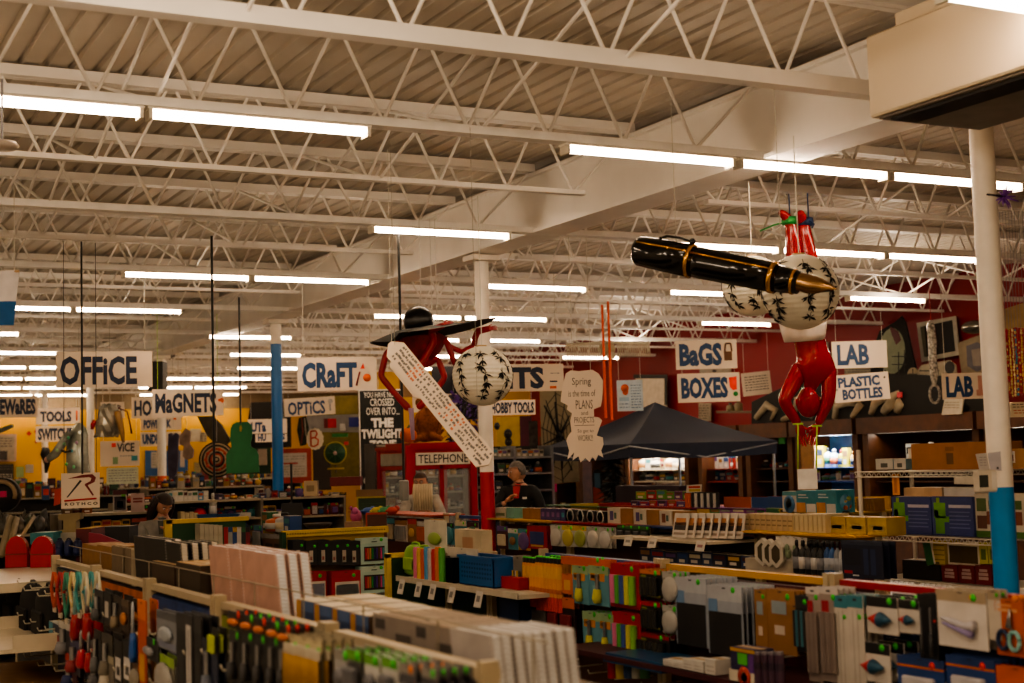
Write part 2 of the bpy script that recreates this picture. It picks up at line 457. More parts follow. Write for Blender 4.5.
def k_book(w, h, d, c):
    """upright book or pad: cover towards -y, pages between, optional wire binding on one side"""
    m = MB(); m.box((0, -d / 2, h / 2), (w, .003, h), c.get('col', 'rosebk')); m.box((0, d / 2, h / 2), (w, .003, h), c.get('back', c.get('col', 'rosebk')))
    for x0, z0, x1, z1, col in c.get('art', ()): m.rect((x0 - .5) * w, z0 * h, (x1 - .5) * w, z1 * h, -d / 2 - .0025, col)
    if c.get('txt'):
        for t, x, z, tw, th, col in c['txt']: m.text(t, ((x - .5) * w, z * h), tw * w, th * h, col, y=-d / 2 - .003)
    p = MB(); p.box((0, 0, h / 2), (w - .006, d - .003, h - .006), c.get('page', 'f4ece2'))
    if not c.get('wire'): m.box((-w / 2 + .001, 0, h / 2), (.003, d + .003, h), c.get('col', 'rosebk'))
    parts = [('cover', m), ('pages', p)]
    if c.get('wire'):
        b = MB(); sx = c['wire']
        k = max(6, int(h / .014))
        for i in range(k):
            z = h * (i + .5) / k
            b.tube([(sx * (w / 2 - .006), -d / 2 - .004, z), (sx * (w / 2 + .008), -d * .2, z), (sx * (w / 2 + .008), d * .2, z), (sx * (w / 2 - .006), d / 2 + .004, z)], .0018, c.get('wirec', 'f0eee8'), 4)
        parts.append(('spiral_binding', b))
    return parts

def k_bottle(w, h, d, c):
    r = w / 2; m = MB()
    m.lathe([(r * .9, 0), (r, h * .03), (r, h * .62), (r * .8, h * .7), (r * .35, h * .78), (r * .33, h * .84)], (0, 0, 0), c.get('col', 'char'), 14)
    if c.get('lab'): m.lathe([(r * 1.02, h * .14), (r * 1.02, h * .5)], (0, 0, 0), c['lab'], 14)
    k = MB(); k.lathe([(r * .42, h * .82), (r * .42, h * .96), (r * .3, h)], (0, 0, 0), c.get('cap', 'white'), 12)
    return [('bottle_body', m), ('cap', k)]

def k_tray(w, h, d, c):
    m = MB(); t = .006; col = plastic(c.get('col', 'blue'))
    m.box((0, 0, t / 2), (w, d, t), col)
    for sx in (-1, 1): m.box((sx * (w / 2 - t / 2), 0, h / 2), (t, d, h), col)
    for sy in (-1, 1): m.box((0, sy * (d / 2 - t / 2), h / 2), (w, t, h), col)
    r = MB()
    r.box((0, -d / 2, h - .008), (w + .02, .016, .016), col); r.box((0, d / 2, h - .008), (w + .02, .016, .016), col)
    r.box((-w / 2, 0, h - .008), (.016, d + .02, .016), col); r.box((w / 2, 0, h - .008), (.016, d + .02, .016), col)
    if c.get('holes'):
        for k in range(12):
            for q in range(4): m.rect(-w * .42 + w * .075 * k, h * (.25 + .15 * q), -w * .42 + w * .075 * k + w * .04, h * (.32 + .15 * q), -d / 2 - .001, c['holes'])
    return [('tray', m), ('rim', r)]

def k_tube(w, h, d, c):
    m = MB(); n = c.get('n', 1); r = w / n / 2
    for k in range(n):
        x = -w / 2 + r * (2 * k + 1)
        m.cyl((x, 0, 0), (x, 0, h * .92), r * .92, c.get('col', 'white'), 10)
        if c.get('band'): m.cyl((x, 0, h * .5), (x, 0, h * .7), r * .95, c['band'], 10)
    t = MB()
    for k in range(n): t.cyl((-w / 2 + r * (2 * k + 1), 0, h * .92), (-w / 2 + r * (2 * k + 1), 0, h), r * .8, c.get('cap', 'black'), 10)
    return [('tube', m), ('cap', t)]

def k_tool(w, h, d, c):
    m = MB(); m.tube([(0, 0, 0), (0, 0, h * .1), (.003, 0, h * .35), (0, 0, h * .48)], [w * .12, w * .17, w * .14, w * .1], plastic(c.get('col', 'red')), 8)
    b = MB(); b.tube([(0, 0, h * .46), (0, 0, h * .9), (0, 0, h)], [w * .07, w * .06, w * .03], c.get('blade', STEEL), 8)
    return [('handle', m), ('shaft', b)]

def k_lanyard(w, h, d, c):
    m = MB(); m.tube([(-w * .1, 0, h), (-w * .45, 0, h * .6), (-w * .2, 0, h * .25), (0, 0, h * .12), (w * .25, 0, h * .3), (w * .45, 0, h * .62), (w * .1, 0, h)], w * .045, c.get('col', 'teal'), 6)
    k = MB(); k.box((0, 0, h * .06), (w * .3, .01, h * .12), c.get('tag', 'cream')); return [('loop', m), ('clip', k)]

def k_bag(w, h, d, c):
    m = MB(); m.lathe([(.3, 0), (.48, .06), (.5, .3), (.46, .7), (.36, .86), (.2, .93)], (0, 0, 0), c.get('col', 'black'), 14)
    m.v = [(x * w, y * d, z * h) for x, y, z in m.v]
    s = MB(); s.tube([(-w * .2, 0, h * .88), (-w * .14, 0, h * .98), (0, 0, h), (w * .14, 0, h * .98), (w * .2, 0, h * .88)], .008, c.get('strap', 'char'), 6)
    p = MB(); p.box((0, -d * .46, h * .36), (w * .6, d * .14, h * .4), c.get('pocket', c.get('col', 'black')), bev=.01)
    return [('bag_body', m), ('strap', s), ('pocket', p)]

KIND = dict(card=k_card, rodbag=k_rodbag, box=k_box, book=k_book, bottle=k_bottle, tray=k_tray, tube=k_tube, tool=k_tool, lanyard=k_lanyard, bag=k_bag)
ROT = {'X': -math.pi / 2, 'Y': 0.0, 'C': -.48}

def mk(kind, w, h, d, c, name, label, cat, group=None):
    parts = KIND[kind](w, h, d, c)
    if c.get('shear'):
        for _, q in parts: q.v = [(x - c['shear'] * z, y, z) for x, y, z in q.v]
    o = parts[0][1].build(name); tag(o, label, cat, group)
    for nm, mb in parts[1:]: mb.build(nm, o)
    return o

used = {}
def uniq(label):
    used[label] = used.get(label, 0) + 1
    return label

PACKN = (('brush', 'hanging_brush_set'), ('glue gun', 'hanging_glue_gun_pack'), ('marker tube', 'hanging_marker_bag'), ('black sheet', 'hanging_sheet_pack'), ('dart', 'hanging_dart_card'), ('crayon', 'hanging_crayon_pack'), ('painting kit', 'hanging_painting_kit'), ('gadget', 'hanging_gadget_pack'),
         ('orange handled', 'hanging_carded_knife'), ('carded tool', 'hanging_carded_tool'), ('pole pack', 'hanging_pole_pack'), ('tube', 'hanging_tube_pack'), ('kraft', 'hanging_kraft_pack'), ('black pack', 'hanging_black_pack'), ('bag of', 'hanging_parts_bag'), ('blue pack', 'hanging_blue_pack'))
def put(kind, face, plane, box, c, name, label, cat, group=None, n=1, step=.022, d=.05, lat=0.0, tiltx=0.0, rz=0.0, roll=0.0, zb=None, side_labels=None):
    """n copies one behind the other (step) or side by side (lat), the front one seen in box=(x0,y0,x1,y1) of the photograph on the given plane"""
    x0, y0, x1, y1 = box; xm, ym = (x0 + x1) / 2, (y0 + y1) / 2
    kw = {'X': plane} if face == 'X' else ({'Y': plane} if face == 'Y' else {'d': plane})
    p0, p1, pm = W(x0, ym, **kw), W(x1, ym, **kw), W(xm, y1, **kw); top = W(xm, y0, **kw)
    if zb is not None: pm.z = zb
    w = (p1 - p0).length; h = top.z - pm.z
    if n > 1 and group is None: group = label
    if c.get('d'): d = c['d']
    if name == 'hanging_pack': name = next((v for q, v in PACKN if q in label), name)
    o = mk(kind, w, h, d, c, name, label, cat, group)
    r = ROT[face] + rz
    nx, ny = math.sin(r), -math.cos(r)       # facing direction
    lx, ly = math.cos(r), math.sin(r)        # local x
    objs = []
    for i in range(n):
        q = o if i == 0 else copy_tree(o)
        j = random.uniform(-.03, .03); bk = d / 2 if kind in ('box', 'tray', 'book', 'bag', 'bottle') else 0
        q.location = (pm.x - nx * (step * i + bk) + lx * lat * i, pm.y - ny * (step * i + bk) + ly * lat * i, pm.z)
        q.rotation_euler = (tiltx, roll, r + (j if n > 1 and not lat else 0))
        if side_labels: q['label'] = side_labels[i]
        objs.append(q)
    return objs

# ------------------------------------------------------------------ gondola shelving
postm = mat('cdbb98', rough=.4, noise=.05)
def gondola(label, X, Ya, Yb, z, panel, rail, hooks=(), shelves=(), depthx=.42, post=postm, fascia=None, second=True, group=None, basecol='cdbb98', top=0):
    """one shop-shelf bay running along y from Ya (near) to Yb (far), its open side towards -x"""
    e = thing('gondola_shelf_bay', label, 'shelf unit', (X, (Ya + Yb) / 2, 0), 0, group)
    L = Yb - Ya - .008; pm = mat(panel, rough=.55, noise=.06)
    mb = MB(); mb.box((.012, 0, z / 2 - .02), (.03, L - .03, z - .06), pm)
    hm = mat('201810', noise=0)
    mb2 = mb
    mb.build('back_panel', e)
    mb = MB(); mb.box((.012, 0, z - .015), (.05, L - .08, .03), mat(rail, rough=.4, noise=.05)); mb.build('top_rail', e)
    if fascia:
        mb = MB(); mb.box((-.006, 0, z - .13), (.006, L - .06, .15), mat(fascia, rough=.5, noise=.35, scale=6)); mb.build('header_strip', e)
    mb = MB(); mb.box((0.0, 0, .08), (depthx * 2 if second else depthx, L, .16), mat(basecol, rough=.5)); mb.build('base_deck', e)
    for y in (-L / 2 + .018, L / 2 - .018):
        mb = MB(); mb.box((-.012, y, z / 2 + .02), (.05, .035, z + .01), post); mb.build('post', e)
    if top:
        mb = MB(); mb.box((0, 0, z + .004), (top, L, .012), mat(rail, rough=.4, noise=.05)); mb.build('top_shelf', e)
    for zz, dd, col in shelves:
        mb = MB(); mb.box((-dd / 2, 0, zz - .015), (dd, L - .04, .03), mat(col, rough=.45)); mb.box((-dd, 0, zz - .02), (.012, L - .04, .045), mat(col, rough=.45)); mb.build('shelf', e)
    for y, zz, ln in hooks:
        mb = MB(); mb.tube([(0, y - (Ya + Yb) / 2, zz), (-ln, y - (Ya + Yb) / 2, zz), (-ln - .008, y - (Ya + Yb) / 2, zz + .02)], .0045, mat('d8cfb8', rough=.35, noise=0), 6); mb.build('peg_hook', e)
    return e
DIM[0] = .9
# ------------------------------------------------------------------ hanging signs
signm = mat('signw', rough=.6, noise=.04, scale=2)
def strings(e, pts, z1=3.8, col='d8d0c0', r=.003):
    for x, y, z in pts:
        mb = MB(); mb.cyl((x, y, z), (x, y, max(z1 - e.location.z, z + .1)), r, mat(col, noise=0), 5); mb.build('string', e)

def sign(lines, box, dep, label, rz=0.0, icons=(), col='ink', board=None, hang=True, bold=.03, tilt=0.0, scol='d8d0c0', name='hanging_sign', group=None, cat='sign', dots=None):
    """lines: (text, x0, y0, x1, y1[, colour]) in photograph pixels inside the board box; the board faces the shop front"""
    x0, y0, x1, y1 = box; xm, ym = (x0 + x1) / 2, (y0 + y1) / 2
    c = W(xm, ym, d=dep); k = dep / F; w, h = (x1 - x0) * k, (y1 - y0) * k
    e = thing(name, label, cat, c, -.48 + rz, group)
    mb = MB(); t = Matrix.Rotation(-tilt, 4, 'Y')
    mb.box((0, 0, 0), (w, .008, h), board or signm)
    for ln in lines:
        s, a, b, cc, d = ln[:5]
        mb.text(s, (((a + cc) / 2 - xm) * k, (ym - (b + d) / 2) * k), (cc - a) * k, (d - b) * k, ln[5] if len(ln) > 5 else col, bold, y=-.006)
    for ic in icons:
        kind, a, b, cc, d, colr = ic
        if kind == 'poly':
            mb.quad([((p - xm) * k, -.0072, (ym - q) * k) for p, q in a], colr); continue
        X0, X1, Z0, Z1 = (a - xm) * k, (cc - xm) * k, (ym - d) * k, (ym - b) * k
        if kind == 'r': mb.rect(X0, Z0, X1, Z1, -.007, colr)
        elif kind == 'o': mb.lathe([((X1 - X0) / 2, 0), ((X1 - X0) / 2, .001)], ((X0 + X1) / 2, -.006, (Z0 + Z1) / 2), colr, 16, Matrix(((1, 0, 0), (0, 0, -1), (0, 1, 0))))
        elif kind == 'l': mb.tube([(X0, -.008, (ym - b) * k), (X1, -.008, (ym - d) * k)], .9 * k, colr, 5)
        elif kind == 's':      # rows of small hand writing
            n = max(1, int((Z1 - Z0) / (2.6 * k)))
            for q in range(n):
                zz = Z1 - (q + .5) * (Z1 - Z0) / n; xx = X0
                while xx < X1:
                    l = random.uniform(1.2, 3.4) * k; mb.rect(xx, zz - .45 * k, min(xx + l, X1), zz + .45 * k, -.007, colr); xx += l + .9 * k
    if tilt: mb.xform(t)
    mb.build('board', e)
    if hang:
        low = any(q in label for q in ('BOXES', 'PLASTIC', 'SWITCHES', 'lower white', 'pale green handwritten'))
        strings(e, [(-w * .42, 0, h / 2 - .01), (w * .42, 0, h / 2 - .01)], col=scol, z1=c.z + h / 2 + .03 if low else 3.8)
    return e

sign([('OFFiCE', 62, 356, 136, 385)], (58, 351.5, 151, 387.5), 14.8, 'big white cardboard sign lettered OFFiCE in dark blue', .3, bold=.035)
sign([('MaGNETS', 156, 393, 216, 413)], (153, 389, 223, 416), 18.6, 'white cardboard sign lettered MaGNETS above a cream column', .3, [('poly', [(217, 400), (222, 398), (223.5, 401), (222, 404), (220.5, 402), (218, 402)], 0, 0, 0, 'orange')], scol='b8e038', bold=.04)
sign([('CRaFT', 302, 362, 357, 388, 'inkb')], (297.5, 357.5, 377, 390.5), 16.0, 'white cardboard sign lettered CRaFT with orange ball and paint brush', .25, [('o', 363, 374, 371, 382, 'orange'), ('poly', [(360.5, 369), (363.5, 363), (365, 369)], 0, 0, 0, 'stickr'), ('l', 356, 386, 360, 372, 'dkred')], bold=.045)
sign([('OPTiCS', 288, 401, 325, 414.5, 'inkb')], (284.5, 397.5, 335, 415.5), 24.5, 'white cardboard sign lettered OPTiCS beside the blue column', .2, [('o', 328, 400, 333, 405, 'ltgrey'), ('l', 330, 405, 330, 412, 'ltgrey')], tilt=.04, bold=.03)
sign([('KITS', 487, 367, 545, 389)], (476, 364, 566, 391.5), 15.5, 'white sign lettered KITS, partly hidden by a round paper lantern', .3, [('r', 551, 381, 559, 382.5, 'ink'), ('r', 551, 386.5, 558, 389, 'orange'), ('s', 552, 371, 562, 376, 'grey')], bold=.05)
sign([('HOBBY TOOLS', 490, 402, 535, 413.5)], (487, 400, 536.5, 415), 21, 'small white sign lettered HOBBY TOOLS beside the white and red column', .3, bold=.05)
sign([('CRAFTS', 418, 396, 448, 408, 'inkb')], (412, 394, 458, 412), 22, 'cream sign with dark blue letters and a yellow star behind the slanted board', .3, [('poly', [(450, 402), (453, 396), (456, 402), (453, 408)], 0, 0, 0, 'gold')])
sign([('BaGS', 679, 343, 722, 366, 'inkb')], (675.5, 340, 737, 369), 19.8, 'white cardboard sign lettered BaGS with a brown bag drawing', .03, [('r', 724, 352, 732, 361, 'brown'), ('l', 725, 352, 726, 344, 'brown'), ('l', 726, 344, 731, 344, 'brown'), ('l', 731, 344, 732, 352, 'brown')], bold=.05)
sign([('BOXES', 681, 377, 728, 398.5, 'inkb')], (677.5, 373, 740, 402), 19.8, 'white cardboard sign lettered BOXES below the bags sign', .03, [('poly', [(729, 378), (737, 377), (737, 390), (733, 391), (730, 388)], 0, 0, 0, 'stickr'), ('o', 733, 392, 738, 397, 'green')], bold=.05)
sign([('LAB', 837, 344, 869, 365, 'inkb')], (832, 341, 887, 368), 20.5, 'white cardboard sign lettered LAB above the plastic bottles sign', 0, bold=.045)
sign([('PLASTIC', 838.5, 376, 880, 386.5, 'inkb'), ('BOTTLES', 842, 388, 882, 399, 'inkb')], (834, 373.5, 889, 401), 20.5, 'white cardboard sign lettered PLASTIC BOTTLES in two lines', -.04, [('o', 836, 387, 838, 389, 'grey'), ('o', 884, 378, 886, 380, 'char')], tilt=.05, bold=.05)
sign([('LAB', 946, 376, 973, 397, 'inkb')], (942, 373, 987, 399), 17, 'white cardboard sign lettered LAB partly behind the tall white and blue column', 0, [('r', 978, 376, 982, 390, 'blush'), ('r', 976, 390, 984, 396, 'blush')], bold=.045)
sign([('HOUSEWaRES', -26, 399, 34, 415)], (-31, 396, 36, 418), 23, 'white cardboard sign lettered HOUSEWaRES on the yellow wall', .3, bold=.05)
sign([('TOOLS', 41, 411, 71, 422)], (37, 408, 79, 424), 28, 'white sign lettered TOOLS above the switches sign', .3, [('l', 76, 411, 76, 421, 'orange')], bold=.05)
sign([('SWITCHES', 39, 428, 76, 440)], (37, 426, 80, 441.5), 28, 'white sign lettered SWITCHES behind an iridescent costume', .3, bold=.05)
sign([('HOUSE', 135, 400, 170, 416)], (132.5, 397, 182, 418), 23, 'white sign lettered HOUSE half hidden behind the magnets sign', .3, bold=.04)
sign([('POWER', 144, 419.5, 162, 428.5, 'inkb'), ('K', 166.5, 419.5, 171, 428, 'inkb')], (141.5, 417.5, 181, 430), 27.5, 'white sign with POW lettering behind the orange footed column', .3, [('r', 173, 418, 176, 420, 'orange')], bold=.05)
sign([('UNDER', 143, 434, 163, 444, 'inkb'), ('S', 173, 433, 178, 443, 'inkb')], (141, 432, 180.5, 446), 27.5, 'lower white sign with UNDER lettering behind the orange footed column', .3, bold=.06)
sign([('MiLiTaRY', 243, 421, 283, 433, 'inkb')], (240, 419.5, 268, 433), 26.5, 'white sign with LITA lettering left of the blue column', .3, bold=.05) if False else sign([('UTa', 251, 422, 266, 432, 'inkb')], (248, 419, 287, 433.5), 26.5, 'white sign with UTa lettering behind the blue column', .3, bold=.05)
sign([('HU', 258, 434, 266, 441, 'inkb'), ('S', 281, 434, 285, 440, 'inkb')], (255.5, 434, 287, 442), 26.5, 'lower white sign with HU lettering behind the blue column', .3, bold=.05)
sign([('ViCE', 117, 443, 134, 452, 'char')], (101, 441, 139, 466), 24, 'white notice with an orange square and a green square under the silver jacket', .3, [('r', 112, 443, 116, 447, 'stickr'), ('r', 113, 457, 118, 464, '8aa878'), ('r', 131, 456, 137, 461, 'teal'), ('s', 120, 454, 132, 458, 'grey')])
sign([], (107, 467.5, 138, 484), 24, 'pale green handwritten notice under the white notice', .3, [('s', 109, 469, 136, 482, 'grey')], board=mat('c8ceb4'))
sign([('N   R', 102, 405, 122, 411, 'char')], (101, 402, 124, 418), 26, 'small white sign behind the silver jacket', .3)
e = sign([('R O T H C O', 65.5, 502.2, 97, 505.2, 'char')], (62, 473, 99, 508), 12.5, 'square white sign with a red and black slanted R above the name ROTHCO', .25,
     [('poly', [(68, 478.5), (82, 475), (92, 474.5), (95.5, 478), (94, 482.5), (87.5, 485.5), (93.5, 495.5), (92, 496), (84.5, 485), (85, 484), (90, 481.5), (91, 478.5), (89, 477.5)], 0, 0, 0, 'dkred'),
      ('poly', [(67, 497), (68.5, 497), (82, 481), (80, 480)], 0, 0, 0, 'char'), ('l', 65, 500.3, 96, 498.8, 'red')], scol='282828')
sign([], (742, 372, 771, 395), 24, 'cream handwritten notice on the red wall right of the boxes sign', .0, [('s', 745, 375, 768, 391, 'dkgrey')], tilt=.08)
sign([], (617, 380, 643, 411), 20, 'pale blue poster with an orange face and small writing over the tent', .05, [('o', 621, 384, 629, 392, 'orange'), ('o', 622.5, 388, 628.5, 396, 'orange'), ('r', 619, 397, 629, 401, '9ab8d0'), ('s', 631, 384, 641, 409, '4a6a94'), ('s', 619, 402, 629, 409, '4a6a94')], board=mat('c4d6e4'))

# cut-out cardboard sign about plans and projects
dep = 13.0; k = dep / F
poly = [(567, 373), (572, 370), (580, 371), (586, 370.5), (594, 370), (600, 374), (604, 381), (603.5, 392), (602.5, 401), (601, 407), (594, 409.5), (594, 417), (599, 418), (602, 421), (599, 428), (596, 436), (599, 437), (602, 438), (602.5, 445), (600, 451), (602, 458), (597, 455), (594, 461), (591, 457), (588, 462), (584, 458), (579, 462), (577, 456), (571, 460), (573, 452), (566, 459), (568, 450), (565.5, 440), (567, 436), (571, 431), (570, 421), (572, 413), (567, 409), (568, 405), (561, 401), (562, 393), (564, 384)]
c = W(583, 415, d=dep); e = thing('hanging_cardboard_cutout', 'tall white shaggy cut-out sign about spring plans and projects', 'sign', c, -.46)
mb = MB(); mb.prism([((x - 583) * k, (415 - y) * k) for x, y in poly], -.004, .004, signm)
for t, x0, y0, x1, y1 in (('Spring', 573, 377.5, 592, 387), ('is the time of', 569, 390, 596, 396.5), ('PLANS', 576, 400, 593, 409), ('and', 581, 411, 588, 415), ('PROJECTS', 574, 417, 594, 424.5), ('So get to', 577, 429, 593, 433.5), ('WORK!!', 577, 435, 592, 441)):
    mb.text(t, (((x0 + x1) / 2 - 583) * k, (415 - (y0 + y1) / 2) * k), (x1 - x0) * k, (y1 - y0) * k, 'dkgrey', .0, y=-.0055)
mb.rect(-9 * k, -10.6 * k, 11 * k, -10.1 * k, -.0055, 'dkgrey'); mb.build('board', e)
strings(e, [(-.08, 0, .40), (.08, 0, .40)])

# black banner with white lettering
dep = 23.5; k = dep / F; c = W(381.5, 440, d=dep)
e = thing('hanging_banner', 'tall black banner with white hand lettering beside the red telephone booth', 'banner', c, -.2)
mb = MB(); kx = k * 1.04
mb.box((0, 0, 0), (43 * kx, .02, 101 * k), mat('121212', rough=.7, noise=.3, scale=14))
for x0, z0, x1, z1 in ((-21.5, -50.5, 21.5, -49.5), (-21.5, 49.5, 21.5, 50.5), (-21.5, -50.5, -20.5, 50.5), (20.5, -50.5, 21.5, 50.5)): mb.rect(x0 * kx, z0 * k, x1 * kx, z1 * k, -.012, 'white')
for t, x0, y0, x1, y1, b in (('YOU HAVE NOW', 365, 392, 399, 397.5, .01), ('CROSSED', 371, 398.5, 394.5, 406, .01), ('OVER INTO...', 367, 407.5, 399.5, 415, .01), ('THE', 371.5, 418, 393.5, 427.5, .06), ('TWILIGHT', 362, 429, 402, 438.5, .05), ('ZONE', 369, 440, 396, 449, .06)):
    mb.text(t, (((x0 + x1) / 2 - 381.5) * kx, (440 - (y0 + y1) / 2) * k), (x1 - x0) * kx, (y1 - y0) * k, 'white', b, y=-.013)
def bp(x, y): return ((x - 381.5) * kx, -.016, (440 - y) * k)
mb.ell(bp(369, 459), (2.4 * k, .006, 2.6 * k), 'white'); mb.tube([bp(369.5, 461), bp(373, 466), bp(376, 471), bp(379, 471)], [2 * k, 2.2 * k, 1.4 * k, .6 * k], 'white', 6); mb.tube([bp(373, 465), bp(376, 464)], 1.2 * k, 'white'); mb.tube([bp(374, 467), bp(377, 472.5)], 1.3 * k, 'white')
mb.tube([bp(367.5 + 3.4 * math.cos(t * .5236), 480 + 4 * math.sin(t * .5236)) for t in range(13)], 1.1 * k, 'white', 6); mb.ell(bp(367.5, 480), (1.2 * k, .005, 1.2 * k), 'white')
mb.build('cloth', e)

# ------------------------------------------------------------------ paper lanterns
paperm = mat('efe8d4', rough=.7, noise=.03); inkm = mat('1a1a1c', rough=.8, noise=0)
def lantern(px, py, rp, dep, label, seed, squash=.98):
    rnd = random.Random(seed); c = W(px, py, d=dep); r = rp * dep / F
    e = thing('paper_lantern', label, 'lantern', c, -.48)
    mb = MB(); prof = []
    n = 44
    for i in range(1, n):
        t = math.pi * i / n; rr = r * math.sin(t) * (1.0 if i % 2 else .982); prof.append((rr, -r * squash * math.cos(t)))
    mb.lathe(prof, (0, 0, 0), paperm, 32, smooth=False)
    def sp(lon, lat, R=1.012): return Vector((r * R * math.cos(lat) * math.sin(lon), -r * R * math.cos(lat) * math.cos(lon), r * R * squash * math.sin(lat)))
    for lon0 in (-2.4, -1.6, -.85, .0, .8, 1.6, 2.4):
        for kq in range(7):
            la = .8 - .26 * kq + rnd.uniform(-.06, .06); lo = lon0 + rnd.uniform(-.17, .17)
            mb.tube([sp(lo, la + .16), sp(lo + .02, la - .16)], r * .008, inkm, 4)
            for q in range(rnd.randint(7, 11)):
                a = rnd.choice((rnd.uniform(0, 6.28), rnd.uniform(3.4, 6.0))); l = rnd.uniform(.14, .29)
                if math.sin(a) > .6: l *= .6
                da, dl = math.cos(a) * l / max(.4, math.cos(la)), math.sin(a) * l - .02
                pa, pb, pc, pd = sp(lo, la), sp(lo + da * .45 - dl * .14, la + dl * .45 + da * .1, 1.016), sp(lo + da, la + dl, 1.012), sp(lo + da * .45 + dl * .14, la + dl * .45 - da * .1, 1.016)
                mb.quad([pa, pb, pc, pd], inkm)
    mb.build('shade', e)
    t = MB(); t.lathe([(r * .16, r * squash * .97), (r * .17, r * squash * 1.03), (r * .1, r * squash * 1.04)], (0, 0, 0), 'tan', 14); t.build('top_ring', e)
    cd = MB(); cd.cyl((0, 0, r), (0, 0, 3.75 - c.z), .004, mat('e0dccf', noise=0), 5); cd.build('cord', e)
    return e
lantern(482.5, 376, 30.5, 10.6, 'round white paper lantern with black bamboo print before the red and white column', 1)
lantern(800.5, 292, 38.5, 8.9, 'large white paper lantern with bamboo print behind the pen nib', 2)
lantern(753, 286, 31, 10.4, 'white paper lantern mostly hidden behind the black pen', 3)

# ------------------------------------------------------------------ giant fountain pen
p0 = W(634, 249.5, d=8.3); p1 = W(838, 290.5, d=7.75); L = (p1 - p0).length; ax = (p1 - p0).normalized()
uu = ax.cross(Vector((0, 0, 1))).normalized(); vv = uu.cross(ax)
AX = Matrix((uu, vv, ax)).transposed()
e = thing('hanging_fountain_pen', 'giant black fountain pen with gold bands hanging from the ceiling', 'pen', (p0 + p1) / 2)
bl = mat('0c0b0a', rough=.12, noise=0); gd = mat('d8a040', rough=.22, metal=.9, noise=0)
def lp(prof, col, n=28):
    m = MB(); m.lathe([(r, t * L - L / 2) for r, t in prof], (0, 0, 0), col, n, AX); return m
R0 = .09
lp([(.03, 0), (.066, .008), (R0 * .97, .03), (R0 * 1.02, .15), (R0 * 1.05, .288)], bl).build('cap', e)
lp([(R0 * .98, .298), (R0 * .99, .35), (R0 * .96, .5), (R0 * .93, .69)], bl).build('barrel', e)
lp([(R0 * .86, .70), (R0 * .80, .76), (R0 * .70, .82)], bl).build('grip_section', e)
for t0, t1, rr in ((.286, .30, 1.09), (.688, .705, .99), (.79, .80, .80)): lp([(R0 * rr, t0), (R0 * rr, t1)], gd).build('gold_band', e)
lp([(.062, .008), (.0665, .012), (.06, .02)], gd).build('gold_band', e)
m = MB()
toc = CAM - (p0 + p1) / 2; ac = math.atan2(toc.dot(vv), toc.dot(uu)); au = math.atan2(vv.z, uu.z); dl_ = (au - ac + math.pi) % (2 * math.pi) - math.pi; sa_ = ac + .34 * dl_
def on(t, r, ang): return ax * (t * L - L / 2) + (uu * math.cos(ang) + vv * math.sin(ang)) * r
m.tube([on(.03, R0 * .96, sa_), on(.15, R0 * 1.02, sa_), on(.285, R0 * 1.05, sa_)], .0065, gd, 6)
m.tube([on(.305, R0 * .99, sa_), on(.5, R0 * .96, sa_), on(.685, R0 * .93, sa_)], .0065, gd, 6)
m.build('gold_inlay_line', e)  # thin gold line along cap and barrel, set toward the camera
m = MB(); nibm = mat('a8845a', rough=.25, metal=.9, noise=.1)
vs = []; K = 10
for t, ww, rr in ((.815, .8, .058), (.87, 1.0, .056), (.92, .85, .048), (.965, .5, .03), (1.0, .06, .008)):
    for i in range(K + 1):
        a = sa_ + (i / K - .5) * 3.3 * ww; vs.append(on(t, rr, a))
fs = [(i * (K + 1) + j, i * (K + 1) + j + 1, (i + 1) * (K + 1) + j + 1, (i + 1) * (K + 1) + j) for i in range(4) for j in range(K)]
m.add(vs, fs, nibm, True); m.build('nib', e)
m = MB(); m.lathe([(.05, .80 * L - L / 2), (.04, .9 * L - L / 2), (.012, .97 * L - L / 2)], (0, 0, 0), bl, 14, AX); m.build('ink_feed', e)
m = MB(); m.tube([on(.12, R0 * 1.02, ac + .85 * dl_), on(.16, R0 * 1.25, ac + .85 * dl_), on(.22, R0 * 1.3, ac + .85 * dl_), on(.285, R0 * 1.2, ac + .85 * dl_)], .008, bl, 6); q = on(.287, R0 * 1.22, ac + .85 * dl_); m.ell(q, (.02, .02, .02), bl); m.build('clip', e)
for t in (.2, .72):
    m = MB(); q = on(t, R0, 1.57); m.cyl(q, (q.x, q.y, 3.8 - e.location.z), .0025, mat('c8c0b0', noise=0), 5); m.build('string', e)

